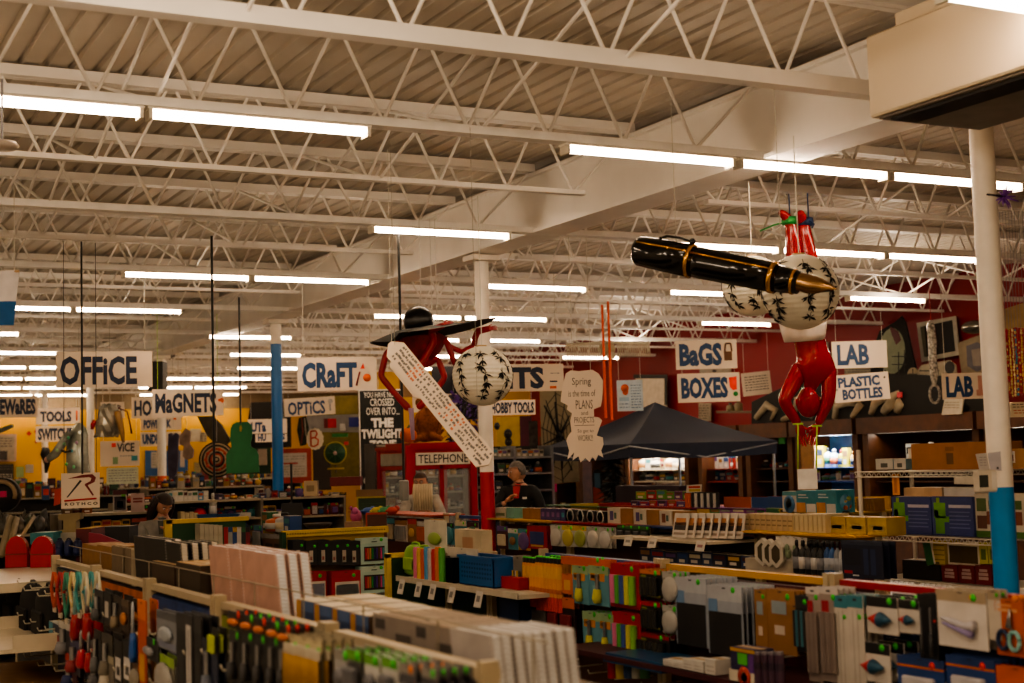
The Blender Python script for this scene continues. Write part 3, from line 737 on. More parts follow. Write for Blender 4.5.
# ------------------------------------------------------------------ long slanted board with small writing
p0 = W(390, 343, d=8.7); p1 = W(489, 465, d=8.3); ax = (p1 - p0).normalized(); L = (p1 - p0).length
nn = (CAM - p0).normalized(); sd = ax.cross(nn).normalized(); nn = sd.cross(ax)
k = 8.5 / F
def board(label, p0, L, wd, name, wr):
    e = thing(name, label, 'board', p0)
    m = MB(); O = Vector((0, 0, 0))
    out = [(0, -.1), (.06 * L, -.5), (L - .04, -.5), (L, 0), (L - .04, .5), (.06 * L, .5), (0, .1)]
    f = [ax * a + sd * (b * wd) for a, b in out]
    m.add([p + nn * .008 for p in f] + [p - nn * .008 for p in f], [tuple(range(7))[::-1], tuple(range(7, 14))] + [(i, (i + 1) % 7, 7 + (i + 1) % 7, 7 + i) for i in range(7)], signm)
    if wr:
        t = .08 * L; row = 0
        while t < L * .96:
            col = 'd87a50' if (.22 < t / L < .30 or .55 < t / L < .7 and random.random() < .5) else '77716c'
            for b0 in (-.40, -.20, 0, .20):
                if random.random() < .15: continue
                bb = b0 + random.uniform(-.03, .03); l = random.uniform(.009, .02)
                m.quad([ax * t + sd * (bb * wd) + nn * .0095, ax * (t + l) + sd * (bb * wd) + nn * .0095, ax * (t + l) + sd * ((bb + .11) * wd) + nn * .0095, ax * t + sd * ((bb + .11) * wd) + nn * .0095], col)
            t += random.uniform(.016, .024)
    m.build('plank', e)
    return e
e = board('long white pointed board covered in small writing, hanging slanted across the red column', p0, L, .132, 'hanging_lettered_board', True)
for t in (.05, .9):
    m = MB(); q = ax * (t * L); m.cyl(q, (q.x, q.y, 3.75 - e.location.z), .0016, mat('b0a898', noise=0), 5); m.build('string', e)
q0 = W(392, 362, d=8.9); e = board('short blank white board hanging behind the slanted lettered board', q0, .32, .06, 'hanging_plank', False)
m = MB(); m.cyl((0, 0, 0), (0, 0, 3.75 - q0.z), .0016, mat('e0dccf', noise=0), 5); m.build('string', e)

# ------------------------------------------------------------------ red upside-down mannequin
D0 = 11.3
def mp(x, y, dd=0): return W(x, y, d=D0 + dd)
kk = D0 / F
redg = mat('ae060e', rough=.13, noise=0)
nodes = dict(waist=(mp(806, 338), .13), hip=(mp(806, 318), .135), chest=(mp(813, 357), .15), shl=(mp(815, 371), .115), nk=(mp(811, 386), .05), hd=(mp(808, 394), .055),
             sl=(mp(799, 372), .078), el=(mp(783, 401, -.06), .056), wl=(mp(799, 425, -.02), .036), sr=(mp(829, 374), .078), er=(mp(828.5, 400, -.03), .056), wr=(mp(817.5, 425), .036),
             hl=(mp(801, 308), .1), kl=(mp(795, 258), .074), al=(mp(790.5, 221), .05), tl=(mp(779, 210.5, -.06), .026), hr=(mp(817, 308), .1), kr=(mp(809, 258), .074), ar=(mp(803, 222), .05), tr=(mp(800, 211, -.1), .028))
edges = [('waist', 'hip'), ('waist', 'chest'), ('chest', 'shl'), ('shl', 'nk'), ('nk', 'hd'), ('shl', 'sl'), ('sl', 'el'), ('el', 'wl'), ('shl', 'sr'), ('sr', 'er'), ('er', 'wr'),
         ('hip', 'hl'), ('hl', 'kl'), ('kl', 'al'), ('al', 'tl'), ('hip', 'hr'), ('hr', 'kr'), ('kr', 'ar'), ('ar', 'tr')]
e = thing('hanging_mannequin', 'glossy red mannequin hung upside down by its ankles from the roof', 'mannequin', mp(809, 336))
loc = e.location
m = MB(); vs, fs = skin_geo(nodes, edges, 2); m.add([v - loc for v in vs], fs, redg, True)

def hand(m, wrist, tip, normal, size, col, curl=.35, thumb=1):
    """palm, four unequal bent fingers and a thumb from the side"""
    wrist = Vector(wrist); d = (Vector(tip) - wrist).normalized(); nrm = Vector(normal); nrm = (nrm - d * nrm.dot(d)).normalized(); s_ = d.cross(nrm)
    pl = size * .5
    m.ell(wrist + d * pl * .55, (size * .2, size * .1, pl * .62), col, 10, 6, Matrix((s_, nrm, d)).transposed())
    for i, (off, ln) in enumerate(((-.155, .42), (-.05, .5), (.055, .46), (.155, .36))):
        b = wrist + d * pl * .92 + s_ * off * size; c1 = b + d * ln * size * .5 + nrm * size * curl * .12; c2 = c1 + (d * .7 + nrm * curl).normalized() * ln * size * .3; c3 = c2 + (d * .4 + nrm * curl * 1.4).normalized() * ln * size * .24
        m.tube([b, c1, c2, c3], [size * .05, size * .046, size * .041, size * .028], col, 6)
    b = wrist + d * pl * .35 + s_ * thumb * size * .17; c1 = b + (d * .7 + s_ * thumb * .6 + nrm * .3).normalized() * size * .22; c2 = c1 + (d + nrm * .3).normalized() * size * .17
    m.tube([b, c1, c2], [size * .065, size * .052, size * .034], col, 6)

def head(m, c, h, fwd, up, skin, hairc=None, plain=False):
    """head with brow, nose, lips, chin, ears and eyes"""
    c = Vector(c); fwd = Vector(fwd).normalized(); up = Vector(up); up = (up - fwd * up.dot(fwd)).normalized(); s_ = fwd.cross(up)
    Rm = Matrix((s_, fwd, up)).transposed()
    vs = []; fs = []; n, kq = 18, 14
    for i in range(kq + 1):
        t = math.pi * i / kq; z = math.cos(t)
        for j in range(n):
            a = 2 * math.pi * j / n; x, y = math.sin(t) * math.cos(a), math.sin(t) * math.sin(a)
            wx = .37 * (1 if z > -.1 else 1 + (z + .1) * .36); wy = .46 if y < 0 else .43
            yy = y * wy + (.05 * (-z) if (z < 0 and y > 0) else 0)
            vs.append(c + Rm @ Vector((x * wx * h, (yy - (.05 if z < -.3 and y < 0 else 0)) * h, z * .5 * h)))
    for i in range(kq): fs += [(i * n + j, (i + 1) * n + j, (i + 1) * n + (j + 1) % n, i * n + (j + 1) % n) for j in range(n)]
    m.add(vs, fs, skin, True)
    def P(x, y, z): return c + Rm @ Vector((x * h, y * h, z * h))
    m.tube([P(0, .42, .03), P(0, .475, -.08), P(0, .50, -.14), P(0, .44, -.17)], [.025 * h, .035 * h, .05 * h, .03 * h], skin, 8)
    lipc = skin if plain else mat('a85c50')
    m.tube([P(-.11, .41, -.27), P(0, .46, -.26), P(.11, .41, -.27)], [.012 * h, .03 * h, .012 * h], lipc, 6)
    for sx in (-1, 1):
        m.ell(P(sx * .37, -.02, -.03), (.035 * h, .07 * h, .12 * h), skin, 8, 6, Rm)
        m.ell(P(sx * .15, .385, .02), (.06 * h, .04 * h, .035 * h), skin if plain else 'white', 8, 6, Rm)
        if not plain:
            m.ell(P(sx * .15, .418, .018), (.028 * h, .014 * h, .028 * h), 'char', 8, 5, Rm)
            m.tube([P(sx * .07, .42, .10), P(sx * .15, .43, .115), P(sx * .23, .385, .10)], .014 * h, hairc or 'hair', 5)
head(m, mp(808, 402, .0) - loc, .25, (.35, .9, .25), (.05, 0, -1), redg, plain=True)
hand(m, mp(799, 424, -.02) - loc, mp(803.5, 444) - loc, -FWD, .19, redg, .3, -1)
hand(m, mp(817.5, 424) - loc, mp(810, 444) - loc, -FWD, .19, redg, .3, 1)
m.build('body', e)
cl = MB(); prof = []
wh = mat('efe2d8', rough=.8)
c0 = mp(803, 320) - loc; c1 = mp(804.5, 341) - loc
cl.tube([c0, c0.lerp(c1, .35), c0.lerp(c1, .7), c1], [.185, .18, .168, .155], wh, 20); cl.build('white_wrap', e)
for a, b, col, nm in ((788, 221, 'green', 'ankle_tie'), (803, 222, 'dkblue', 'ankle_tie')):
    t = MB(); q = mp(a + 2, b) - loc; t.lathe([(.062, -.03), (.068, 0), (.062, .03)], q, col, 14); t.tube([q + Vector((0, -.05, 0)), mp(a - (14 if nm and col == 'green' else -11), b + (4 if col == 'green' else 2), -.1) - loc, mp(a - (28 if col == 'green' else -9), b + (10 if col == 'green' else 6), -.1) - loc], .007, col, 5); t.build(nm, e)
for a, b in ((790, 221), (808.5, 218)):
    t = MB(); q = mp(a, b) - loc; t.cyl(q, (q.x, q.y, ZCH - .02 - loc.z), .006, 'dkblue', 6); t.build('hanging_strap', e)
# note hung from its wrists on lime string
c = mp(807.5, 479, -.1); n_ = thing('hanging_note', 'blank white sheet hanging on lime string from the red mannequin', 'note', c, -.48)
m = MB(); m.box((0, 0, 0), (19.5 * kk, .004, 20 * kk), 'white'); m.build('sheet', n_)
for a, b, x in ((798, 424, -9 * kk), (817, 426, 9 * kk)):
    m = MB(); q = mp(a, b, -.1) - c; qq = Matrix.Rotation(.48, 3, 'Z') @ q
    m.tube([(x, 0, 10 * kk), qq], .006, mat('b4d820', noise=0), 6); m.tube([qq + Vector((.035 * math.cos(t), .045 * math.sin(t), 0)) for t in [i * .7 for i in range(10)]], .006, mat('b4d820', noise=0), 5); m.build('string', n_)

# ------------------------------------------------------------------ red long-limbed figure under a wide black hat
D1 = 11.6; k1 = D1 / F
def rp(x, y, dd=0): return W(x, y, d=D1 + dd)
e = thing('hanging_figure', 'dark red long-limbed hanging figure under a wide black hat', 'figure', rp(425, 345)); loc = e.location
rm = mat('a00e1e', rough=.5, noise=.15); blk = mat('0d0d0e', rough=.3, noise=0)
nodes = dict(b0=(rp(425, 352), .085), b1=(rp(424, 339), .115), b2=(rp(424, 366), .045), sa=(rp(436, 338, -.1), .03), ea=(rp(430, 331, -.18), .028), ha=(rp(445, 324.5, -.25), .026),
             s2=(rp(420, 366, -.2), .03), sb=(rp(446, 340), .03), eb=(rp(454, 361), .024), hb=(rp(455, 366), .02), sl=(rp(400, 341, .05), .03), kl=(rp(386, 354), .028), ml=(rp(380.5, 376), .028), fl=(rp(397, 396), .026), fe=(rp(410, 410), .036),
             kr=(rp(437.5, 358), .028), mr=(rp(445, 377.5), .028), fr=(rp(436, 390), .026), fe2=(rp(417, 409), .034))
edges = [('b0', 'b1'), ('b0', 'b2'), ('b1', 'sa'), ('sa', 's2'), ('sa', 'ea'), ('ea', 'ha'), ('b1', 'sb'), ('sb', 'eb'), ('eb', 'hb'), ('b1', 'sl'), ('sl', 'kl'), ('kl', 'ml'), ('ml', 'fl'), ('fl', 'fe'), ('b2', 'kr'), ('kr', 'mr'), ('mr', 'fr'), ('fr', 'fe2')]
m = MB(); vs, fs = skin_geo(nodes, edges, 2); m.add([v - loc for v in vs], fs, rm, True)
a_ = [rp(474, 346, .1) - loc, rp(475, 338, .1) - loc, rp(478, 331, .08) - loc, rp(490, 328.5, .0) - loc]; m.tube(a_, [.024, .026, .03, .022], rm, 8)
m.tube([rp(474, 346, .1) - loc, rp(462, 352, .1) - loc, rp(448, 346) - loc], [.024, .022, .024], rm, 8)
hand(m, rp(443, 325, -.24) - loc, rp(450, 323, -.24) - loc, FWD, .09, mat('c85058'), .3, 1); hand(m, rp(487, 329) - loc, rp(493, 328) - loc, FWD, .09, mat('c85058'), .3, 1)
m.build('body', e)
h = MB(); hc = rp(424, 331) - loc; RX = Matrix.Rotation(.10, 3, R3 @ Vector((0, 0, 1)))
# brim: a wide flat ellipse with drooping front, crown: a dome
vs = []; n = 32
for rr, dz in ((0.13, .03), (.3, .02), (.62, .0)):
    for j in range(n):
        a = 2 * math.pi * j / n; x, y = rr * math.cos(a), rr * .62 * math.sin(a)
        if rr > .5: x *= 1 if x > 0 else .92; dz2 = .03 * math.cos(2 * a) - .0
        else: dz2 = 0
        vs.append(hc + RX @ (Matrix.Rotation(-.48, 3, 'Z') @ Vector((x * (.82 if x < 0 else 1.0) * .95, y, dz + dz2 - (.07 if x < -.3 else 0)))))
h.add(vs, [(i * n + j, i * n + (j + 1) % n, (i + 1) * n + (j + 1) % n, (i + 1) * n + j) for i in range(2) for j in range(n)], mat('0a0a0b', rough=.7, noise=0), True)
h.build('hat_brim', e)
h = MB(); h.ell(rp(418.5, 321) - loc, (15.5 * k1, 15 * k1, 15 * k1), blk, 20, 12, None); h.build('hat_crown', e)
t = MB(); t.tube([rp(411, 408, -.05) - loc, rp(413, 440, -.05) - loc], [.022, .015], 'a88ca8', 6); t.build('stick', e)
m = MB(); vs = []
for tt, rr in ((0, .17), (.5, .12), (1, .03)):
    for j in range(14): 
        a = 2 * math.pi * j / 14; q = rp(425 - 2 * tt, 337 + 30 * tt); vs.append(q - loc + Vector((rr * math.cos(a) * (1 + .12 * (j % 2)), rr * math.sin(a), 0)))
m.add(vs, [(i * 14 + j, i * 14 + (j + 1) % 14, (i + 1) * 14 + (j + 1) % 14, (i + 1) * 14 + j) for i in range(2) for j in range(14)], mat('7c0e1c', rough=.7, noise=.3, scale=20)); m.build('cloth_skirt', e)
for x, y in ((437, 319), (432, 318), (421, 307)):
    t = MB(); q = rp(x, y) - loc; t.cyl(q, (q.x, q.y, 3.75 - loc.z), .0035, mat('e6e2da', noise=0), 5); t.build('string', e)

# ------------------------------------------------------------------ other things hanging from the roof
def cord(x0, y0, x1, y1, dep, r, col, label, end=None, ztop=None):
    a = W(x0, y0, d=dep); b = W(x1, y1, d=dep); b = Vector((a.x, a.y, b.z)); zt = ztop or max(a.z, 3.8)
    e = thing('hanging_cable', label, 'cable', (a.x, a.y, b.z))
    m = MB(); m.cyl((0, 0, 0), (0, 0, zt - b.z), r, mat(col, noise=0), 6); m.build('cable', e)
    if end:
        m = MB(); m.box((0, 0, -.05), end, mat('8a8a86', rough=.4), bev=.01); m.build('outlet_box', e)
cord(211.5, 236, 211.5, 492, 12.8, .011, '141414', 'thick black power cord hanging in front of the striped target')
cord(239.5, 342, 239.5, 424, 17, .011, '181818', 'thinner black cord hanging above the green silhouette')
cord(82, 385, 82, 474, 12.5, .009, '181818', 'black cord carrying the square white sign with a red R')
cord(399.5, 288, 404, 484, 12.2, .011, '161616', 'black power cord with a grey outlet box before the telephone booth', (.07, .07, .17))
cord(604, 364, 605, 418, 19, .016, 'e05018', 'orange rope hanging beside the cut-out spring sign')
cord(610, 364, 616, 420, 18.6, .016, 'e05018', 'orange rope hanging just right of the other orange rope')

# flag at the picture's left edge
c = W(0, 300, d=10); kf = 10 / F; e = thing('hanging_flag', 'white and blue cloth flag hanging from the roof', 'flag', c, -.45)
m = MB(); n = 10
def fx(i, z): return (-60 + 79 * i / n) * kf - (z * 6 * kf if i == n else z * 4 * kf), .03 * math.sin(i * 1.3)
for z0, z1, col in ((28, -3, 'd8d2d0'), (-3, -27, '1c5a94')):
    vs = []
    for i in range(n + 1):
        for z in (z0, z1):
            x, y = fx(i, (28 - z) / 55); vs.append((x, y, z * kf + .01 * i / n))
    m.add(vs, [(2 * i, 2 * i + 1, 2 * i + 3, 2 * i + 2) for i in range(n)], mat(col, rough=.8), True)
m.build('cloth', e)
m = MB(); m.cyl((-60 * kf, 0, 28 * kf), (19 * kf, 0, 28.5 * kf), .008, 'tan'); m.build('pole', e)
strings(e, [(-40 * kf, 0, 28 * kf), (14 * kf, 0, 28 * kf)])
c = W(2, 146, d=7.4); e = thing('round_ceiling_disc', 'grey round disc hanging under the nearest joist', 'disc', c)
m = MB(); m.lathe([(.02, .03), (.07, .02), (.085, 0), (.07, -.015), (.01, -.02)], (0, 0, 0), mat('a89c90', rough=.5), 20); m.build('shade', e)
m = MB(); m.cyl((0, 0, .02), (0, 0, max(.1, 3.82 - c.z)), .006, 'grey'); m.build('stem', e)

# rib-like hanging skeleton
c = W(607, 350, d=22); kf = 22 / F; e = thing('hanging_skeleton', 'pale hanging skeleton with two long rows of ribs below the light row', 'skeleton', c, -.4)
bone = mat('d8cdb4', rough=.5)
m = MB(); m.tube([(-41 * kf, 0, 6 * kf), (-10 * kf, 0, 7 * kf), (10 * kf, 0, 7 * kf), (43 * kf, 0, 5.5 * kf)], 1.6 * kf, bone, 8); m.build('spine', e)
for i in range(32):
    x = (-41 + 2.2 * i if i < 16 else 10 + 2.1 * (i - 16)) * kf
    m = MB(); m.tube([(x, 0, 6.2 * kf), (x + .6 * kf, -.05, 0), (x + 1.6 * kf, -.02, -8 * kf)], [.75 * kf, .8 * kf, .5 * kf], bone, 5); m.build('rib', e)
m = MB(); m.ell((0, 0, 1 * kf), (9 * kf, .1, 7 * kf), mat('b8a888'), 14, 8); m.ell((3 * kf, -.06, -6 * kf), (5 * kf, .07, 4 * kf), bone, 12, 8); m.build('skull', e)
strings(e, [(-30 * kf, 0, 6 * kf), (0, 0, 8 * kf), (30 * kf, 0, 6 * kf)], 4.0)

# clear plastic tube hanging at the right
c = W(933, 362, d=17); kf = 17 / F; e = thing('hanging_plastic_tube', 'crinkled clear plastic tube with a loop end hanging on a red string', 'ornament', c, -.4)
cr = mat('cfc8bc', rough=.12, alpha=.75, noise=.5, scale=30); m = MB()
m.tube([(0, 0, 42 * kf), (-.5 * kf, 0, 36 * kf), (.4 * kf, 0, 20 * kf), (-.3 * kf, 0, 4 * kf), (.6 * kf, 0, -12 * kf), (0, 0, -22 * kf)], [1.5 * kf, 4.2 * kf, 4.6 * kf, 4 * kf, 4.4 * kf, 2.5 * kf], cr, 9); m.build('tube', e)
m = MB(); m.tube([(5.2 * kf * math.cos(t), 0, -32 * kf + 9 * kf * math.sin(t)) for t in [i * math.pi / 8 for i in range(17)]], 1.5 * kf, cr, 7); m.build('loop', e)
m = MB(); m.cyl((0, 0, 42 * kf), (0, 0, 75 * kf), .004, 'red'); m.build('string', e)
DIM[0] = .64
# ------------------------------------------------------------------ nearest shelving run (left): pads on top, hanging goods on its open side
X1 = 1.73
def yx(px, X): return W(px, 600, X=X).y
e1 = [yx(p, X1) for p in (57, 98, 152, 221, 331, 494)]
cols1 = [('1c2c50', '2f4a3c', 'at the far end'), ('4a3c34', 'd8702a', 'with the orange header strip'), ('23427c', '2c4c8c', 'with the dark blue panel'), ('2e2a22', '8c9a28', 'with the green and orange header strip'),
         ('4a1420', '5c1c28', 'with the maroon header strip'), ('3a3030', '5c1c28', 'nearest to the photographer'), ('3a3030', '444444', 'just in front of the photographer')]
for i, (pc, fc, w_) in enumerate(cols1[:5]):
    hooks = []
    if i < 5:
        Y0, Y1 = e1[i + 1], e1[i]
        for q in range(5):
            for r in range(3): hooks.append((Y0 + (Y1 - Y0) * (q + .6) / 5.2, 1.12 - .2 * r - .03 * (q % 2), .26))
    gondola('beige metal shelf bay of the left front run, ' + w_, X1, e1[i + 1], e1[i], 1.25, pc, 'd0bf9e', hooks, fascia=fc, group='bays of the left front shelf run')

# pads and boxes standing on top
TOP1 = 1.13
ped = thing('gondola_top_deck', 'long wooden deck along the top of the left front shelf run', 'shelf', (X1 + .29, 0, 0))
m = MB(); m.box((0, (e1[0] + 3.32) / 2, TOP1 - .02), (.46, e1[0] - 3.32, .03), '6a5a44'); m.build('deck_board', ped)
m = MB(); m.box((.22, (e1[0] + 3.32) / 2, .55), (.02, e1[0] - 3.32, 1.1), '3c3430'); m.build('rear_panel', ped)
for z in (.2,):
    m = MB(); m.cyl((-.21, 3.32, TOP1 + z), (-.21, e1[0], TOP1 + z), .003, 'b0a48c', 5); m.build('wire_rail', ped)
for i in range(11):
    y = 3.4 + i * .6
    m = MB(); m.cyl((-.21, y, TOP1 - .02), (-.21, y, TOP1 + .2), .003, 'b0a48c', 5); m.build('wire_upright', ped)
XT = X1 + .12
for i, (x0, x1, y0) in enumerate(((203, 222, 547), (221, 235, 549), (234, 250, 551), (250, 271, 554))):
    put('book', 'X', XT, (x0 + 11, y0, x1 + 12, y0 + 60), dict(col='d6a896', page='ffffff', d=.036, wire=1, wirec='f4efe8', shear=.27), 'sketch_pad', 'thick pink-brown spiral sketch pad, %s column from the far end of the pink pads' % ORD[i], 'sketch pad',
        'pink sketch pads, %s column' % ORD[i], n=3, step=.05, zb=TOP1 + .01)
for i, (x0, x1, y0, n) in enumerate(((129, 141, 537, 2), (141, 160, 539, 2), (160, 177, 543, 4))):
    put('book', 'X', XT, (x0 + 8, y0, x1 + 9, y0 + 44), dict(col='15120f', page='e8dcc8', d=.03, wire=1, wirec='e8e0d0', shear=.26), 'sketch_pad', 'black covered sketch pad with cream pages, %s column of the black pads' % ORD[i], 'sketch pad', 'black sketch pads, %s column' % ORD[i], n=n, step=.05, zb=TOP1 + .01)
put('box', 'X', XT - .03, (152, 563, 174, 584), dict(col='4a3420', top='c8a878', d=.16), 'carton', 'dark brown carton with a tan lid in front of the black pads', 'box', n=1, zb=TOP1 + .012)
put('box', 'X', XT - .03, (176, 564, 200, 588), dict(col='40301c', top='c8a878', d=.16), 'carton', 'dark brown carton with a tan lid just before the pink pads', 'box', n=1, zb=TOP1 + .012)
for i, x in enumerate((112, 118, 124)): put('book', 'X', XT, (x, 546 + i, x + 7, 575), dict(col='8c7a60', page='d8c8a8', d=.03), 'drawing_board', 'grey-tan board leaning beside the kraft box, %s from the far end' % ORD[i], 'board', zb=TOP1 + .01)
put('box', 'X', XT, (82, 545, 97, 562), dict(col='a8783c', d=.22), 'cardboard_box', 'kraft cardboard box at the far end of the left front shelf top', 'box', zb=TOP1 + .01)
put('box', 'X', XT, (97, 546, 111, 564), dict(col='a8783c', d=.2), 'cardboard_box', 'kraft cardboard box next to the grey-tan boards', 'box', zb=TOP1 + .01)
for i in range(4):
    x = 297 + i * 18
    put('box', 'X', XT - .02, (x, 601 + i * 4.6, x + 17, 640), dict(col='4a6a9c', top='e8d8b8', d=.3, art=[(0, 0, .3, 1, 'c89040'), (.3, .5, 1, .75, '2c4470'), (.45, .1, .9, .4, '98a8b8')], side='5a4430'), 'carton', 'blue and gold carton with a cream lid, %s from the pink pads' % ORD[i], 'box', zb=TOP1 + .012)
for i, (x0, x1, y0) in enumerate(((375, 415, 617), (416, 456, 625))):
    put('book', 'X', XT - .02, (x0, y0, x1, y0 + 60), dict(col='a0948a', page='e0c4a0', d=.024, wire=1, wirec='f0ece6', art=[(.55, .3, .9, .7, '5c534e'), (.06, .72, .3, .92, '4a4442')]), 'notebook', 'grey covered wire-bound notebook, %s block of the grey notebooks' % ORD[i], 'notebook', 'grey notebooks, %s block' % ORD[i], n=8, step=.03, zb=TOP1 + .01)
put('book', 'X', XT - .02, (458, 633, 498, 720), dict(col='c8c0ba', page='ffffff', d=.027, wire=1, wirec='f6f4f2', shear=.2), 'notebook', 'grey notebook with a white wire spine at the near end of the shelf top', 'notebook', 'white spined notebooks at the near end', n=8, step=.034, zb=TOP1 + .01)

# goods on the hooks of the left front run
XH = 1.47
def hang(x0, y0, x1, y1, c, label, n=3, kind='card', X=XH, step=.03, cat='pack', name='hanging_pack', **k):
    return put(kind, 'X', X, (x0, y0, x1, y1), c, name, label, cat, label if n > 1 else None, n=n, step=step, d=.03, **k)
for i, x in enumerate((230, 243, 256, 269, 280)):
    hang(x, 631 + i * 2, x + 12, 683 + i * 2, dict(card='141414', head='1c1c1c', prod='tool', pc='3a3a3c', stick='stick', sz=.93, art=[(.15, .3, .85, .62, '35322e')]), 'black carded tool with a green price dot, %s peg under the orange tools' % ORD[i], 3)
    hang(x - 2, 612 + i * 3.5, x + 14, 629 + i * 4, dict(card='241a12', prod='oval', pc='c86a1c', stick='stick' if i % 2 else 'stickr'), 'orange handled tool on a dark card, %s peg below the green header' % ORD[i], 3)
    hang(x - 4, 690 + i * 2, x + 12, 740 + i * 2, dict(card='1a1816', head='8a8a88', prod='block', pc='58585a'), 'dark carded gadget low on the %s peg of the orange tool bay' % ORD[i], 2)
for i, x in enumerate((288, 300, 311)):
    hang(x, 634 + i * 3, x + 13, 690 + i * 3, dict(card='5c5036', head='d8c8a0', prod='brushes', stick='stick', sz=.8), 'brush set with wooden handles on a clear card, %s of three beside the post' % ORD[i], 4)
for i, (x, y, c1, c2) in enumerate(((336, 650, 'b0b0b0', 'stick'), (348, 650, '484848', 'stick'), (366, 655, 'd8d8d4', 'stick'), (384, 658, 'd8d8d4', 'stick'), (402, 664, '505058', 'sticko'), (424, 668, '3c3a44', 'stick'))):
    hang(x, y, x + 15, y + 48, dict(card=c1, head='68b038' if i in (1, 2, 3) else '9a948c', prod='block' if i % 2 else 'oval', pc='6a6a70', stick=c2, art=[(.1, .1, .9, .3, 'c0bcc0')]), 'carded gadget with a bright header, %s peg of the maroon header bay' % ORD[i], 4)
hang(158, 612, 178, 650, dict(card='8c9096', head='585c62', prod='oval', pc='a8b0b8', art=[(.1, .05, .9, .2, '8088a0')]), 'grey pack holding a silver gadget beside the dark blue panel', 2)
hang(142, 638, 160, 660, dict(card='201c1c', prod='oval', pc='98989c', stick='stick'), 'black and chrome clip pack beside the beige post', 2)
hang(156, 655, 176, 700, dict(card='787468', head='98c048', prod='bag', pc='b0aca4'), 'clear bag of grey parts below the silver gadget', 2)
for i, (x, w_) in enumerate(((178, 'plain black'), (186, 'white lettered black'), (195, 'black and grey'))):
    hang(x, 613 + i * 2, x + 8, 690, dict(card='101012', head='2a2a2c', art=[(.2, .04, .8, .86, 'd8d4d0'), (.36, .1, .6, .8, '8a8686')] if i == 1 else [(.2, .1, .8, .5, '222224')]), w_ + ' long narrow pack hanging on the dark blue panel', 3)
hang(212, 628, 219, 655, dict(card='1c1c10', prod='vials', pc=['c8d820']), 'small pack with yellow-green tubes beside the post', 2)
hang(204, 640, 218, 700, dict(card='28304a', head='1a2238', prod='tool', pc='707888'), 'dark blue carded tool beside the post', 2)
for i, (x, y, x2, y2, kd, c) in enumerate(((95, 590, 104, 622, 'card', dict(card='121212', head='303030', prod='tool', pc='505050')), (104, 592, 112, 624, 'card', dict(card='101010', art=[(.2, .2, .7, .7, 'c8c4bc')])), (114, 596, 122, 630, 'card', dict(card='2a2018', prod='tool', pc='8a7a60')), (122, 600, 130, 632, 'card', dict(card='3c2a1c', head='5a4a34', prod='oval', pc='c07838')),
        (84, 584, 91, 640, 'tool', dict(col='b01822', blade=STEEL)), (72, 587, 79, 640, 'tool', dict(col='b01822', blade='ltteal')), (130, 602, 136, 662, 'tool', dict(col='2a62b0', blade='c8ccd0')), (139, 600, 147, 690, 'card', dict(card='c8501c', head='e87820', art=[(.2, .1, .8, .4, 'e0a020')])),
        (78, 630, 85, 668, 'tool', dict(col='d02a48', blade=STEEL)), (86, 632, 92, 672, 'tool', dict(col='c82030', blade=STEEL)), (94, 630, 102, 676, 'card', dict(card='18181a', prod='tool', pc='707070')), (103, 634, 113, 680, 'card', dict(card='343026', head='48443c', prod='tool', pc='888070')),
        (115, 640, 123, 684, 'card', dict(card='141416', art=[(.15, .1, .85, .6, 'e0dcd8'), (.3, .2, .7, .4, '383838')])), (124, 640, 132, 684, 'card', dict(card='141416', art=[(.15, .1, .85, .6, 'e0dcd8'), (.3, .2, .7, .4, '383838')])), (133, 664, 141, 690, 'card', dict(card='5a3c24', prod='bag', pc='989080')))):
    hang(x, y, x2, y2, c, 'small hand tool or pack, %s along the pegs of the orange header bay' % ORD[i], 2, kind=kd, cat='tool' if kd == 'tool' else 'pack', name='hanging_tool' if kd == 'tool' else 'hanging_pack', step=.05)
for i, (x, c) in enumerate(((51, 'c8502c'), (57, 'b02030'), (63, '2a8c70'), (69, 'e0cc90'), (76, '3ca0a0'), (82, 'd8d0b0'))):
    hang(x, 573, x + 7, 612 + (i % 3) * 6, dict(col=c, tag='cream'), 'braided coloured lanyard hanging at the far end, %s from the rack' % ORD[i], 2, kind='lanyard', cat='lanyard', name='hanging_lanyard', step=.06)
for i, (x, y) in enumerate(((60, 622), (70, 640), (66, 655), (92, 655), (103, 655))):
    hang(x, y, x + 11, y + 34, dict(card=['20242c', '2c2a3c', '501c20', '26262a', '7c7468'][i], head=['d0ccc4', '3c3c68', 'c03030', '181818', 'b0a890'][i], prod='tool', pc=['8c8c90', 'a03038', '20306c', '606064', 'd0c8b8'][i]), 'small carded tool low on the far bays of the left front run, %s' % (['grey topped', 'blue topped', 'red topped', 'all black', 'cream topped'][i]), 2)

# ------------------------------------------------------------------ beige rack with black bags at the left edge
e = thing('metal_display_rack', 'beige metal rack at the far end of the left front run, holding black bags', 'shelf unit', (1.5, 10.6, 0))
rk = mat('e8dabc', rough=.4, noise=.05)
m = MB(); m.box((.24, .0, .54), (.03, 1.5, 1.08), mat('1a1816')); m.build('back_panel', e)
m = MB(); m.box((.12, .12, 1.085), (.92, 1.6, .03), rk); m.box((-.34, .12, 1.07), (.015, 1.6, .06), rk); m.box((.12, -.68, 1.07), (.92, .015, .06), rk); m.build('top_shelf', e)
for y in (-.72, .72):
    m = MB(); m.box((.24, y, .54), (.05, .05, 1.08), rk); m.build('post', e)
p_ = W(55, 655, X=1.45)
e = thing('beige_metal_shelf', 'wide beige metal shelf with side lips sticking out low on the left front run', 'shelf', (1.45, (e1[0] + e1[1]) / 2 + .05, p_.z))
m = MB(); m.box((0, 0, 0), (.5, 1.22, .02), rk); m.build('shelf_board', e)
m = MB(); m.box((-.25, 0, -.02), (.015, 1.22, .06), rk); m.build('front_lip', e)
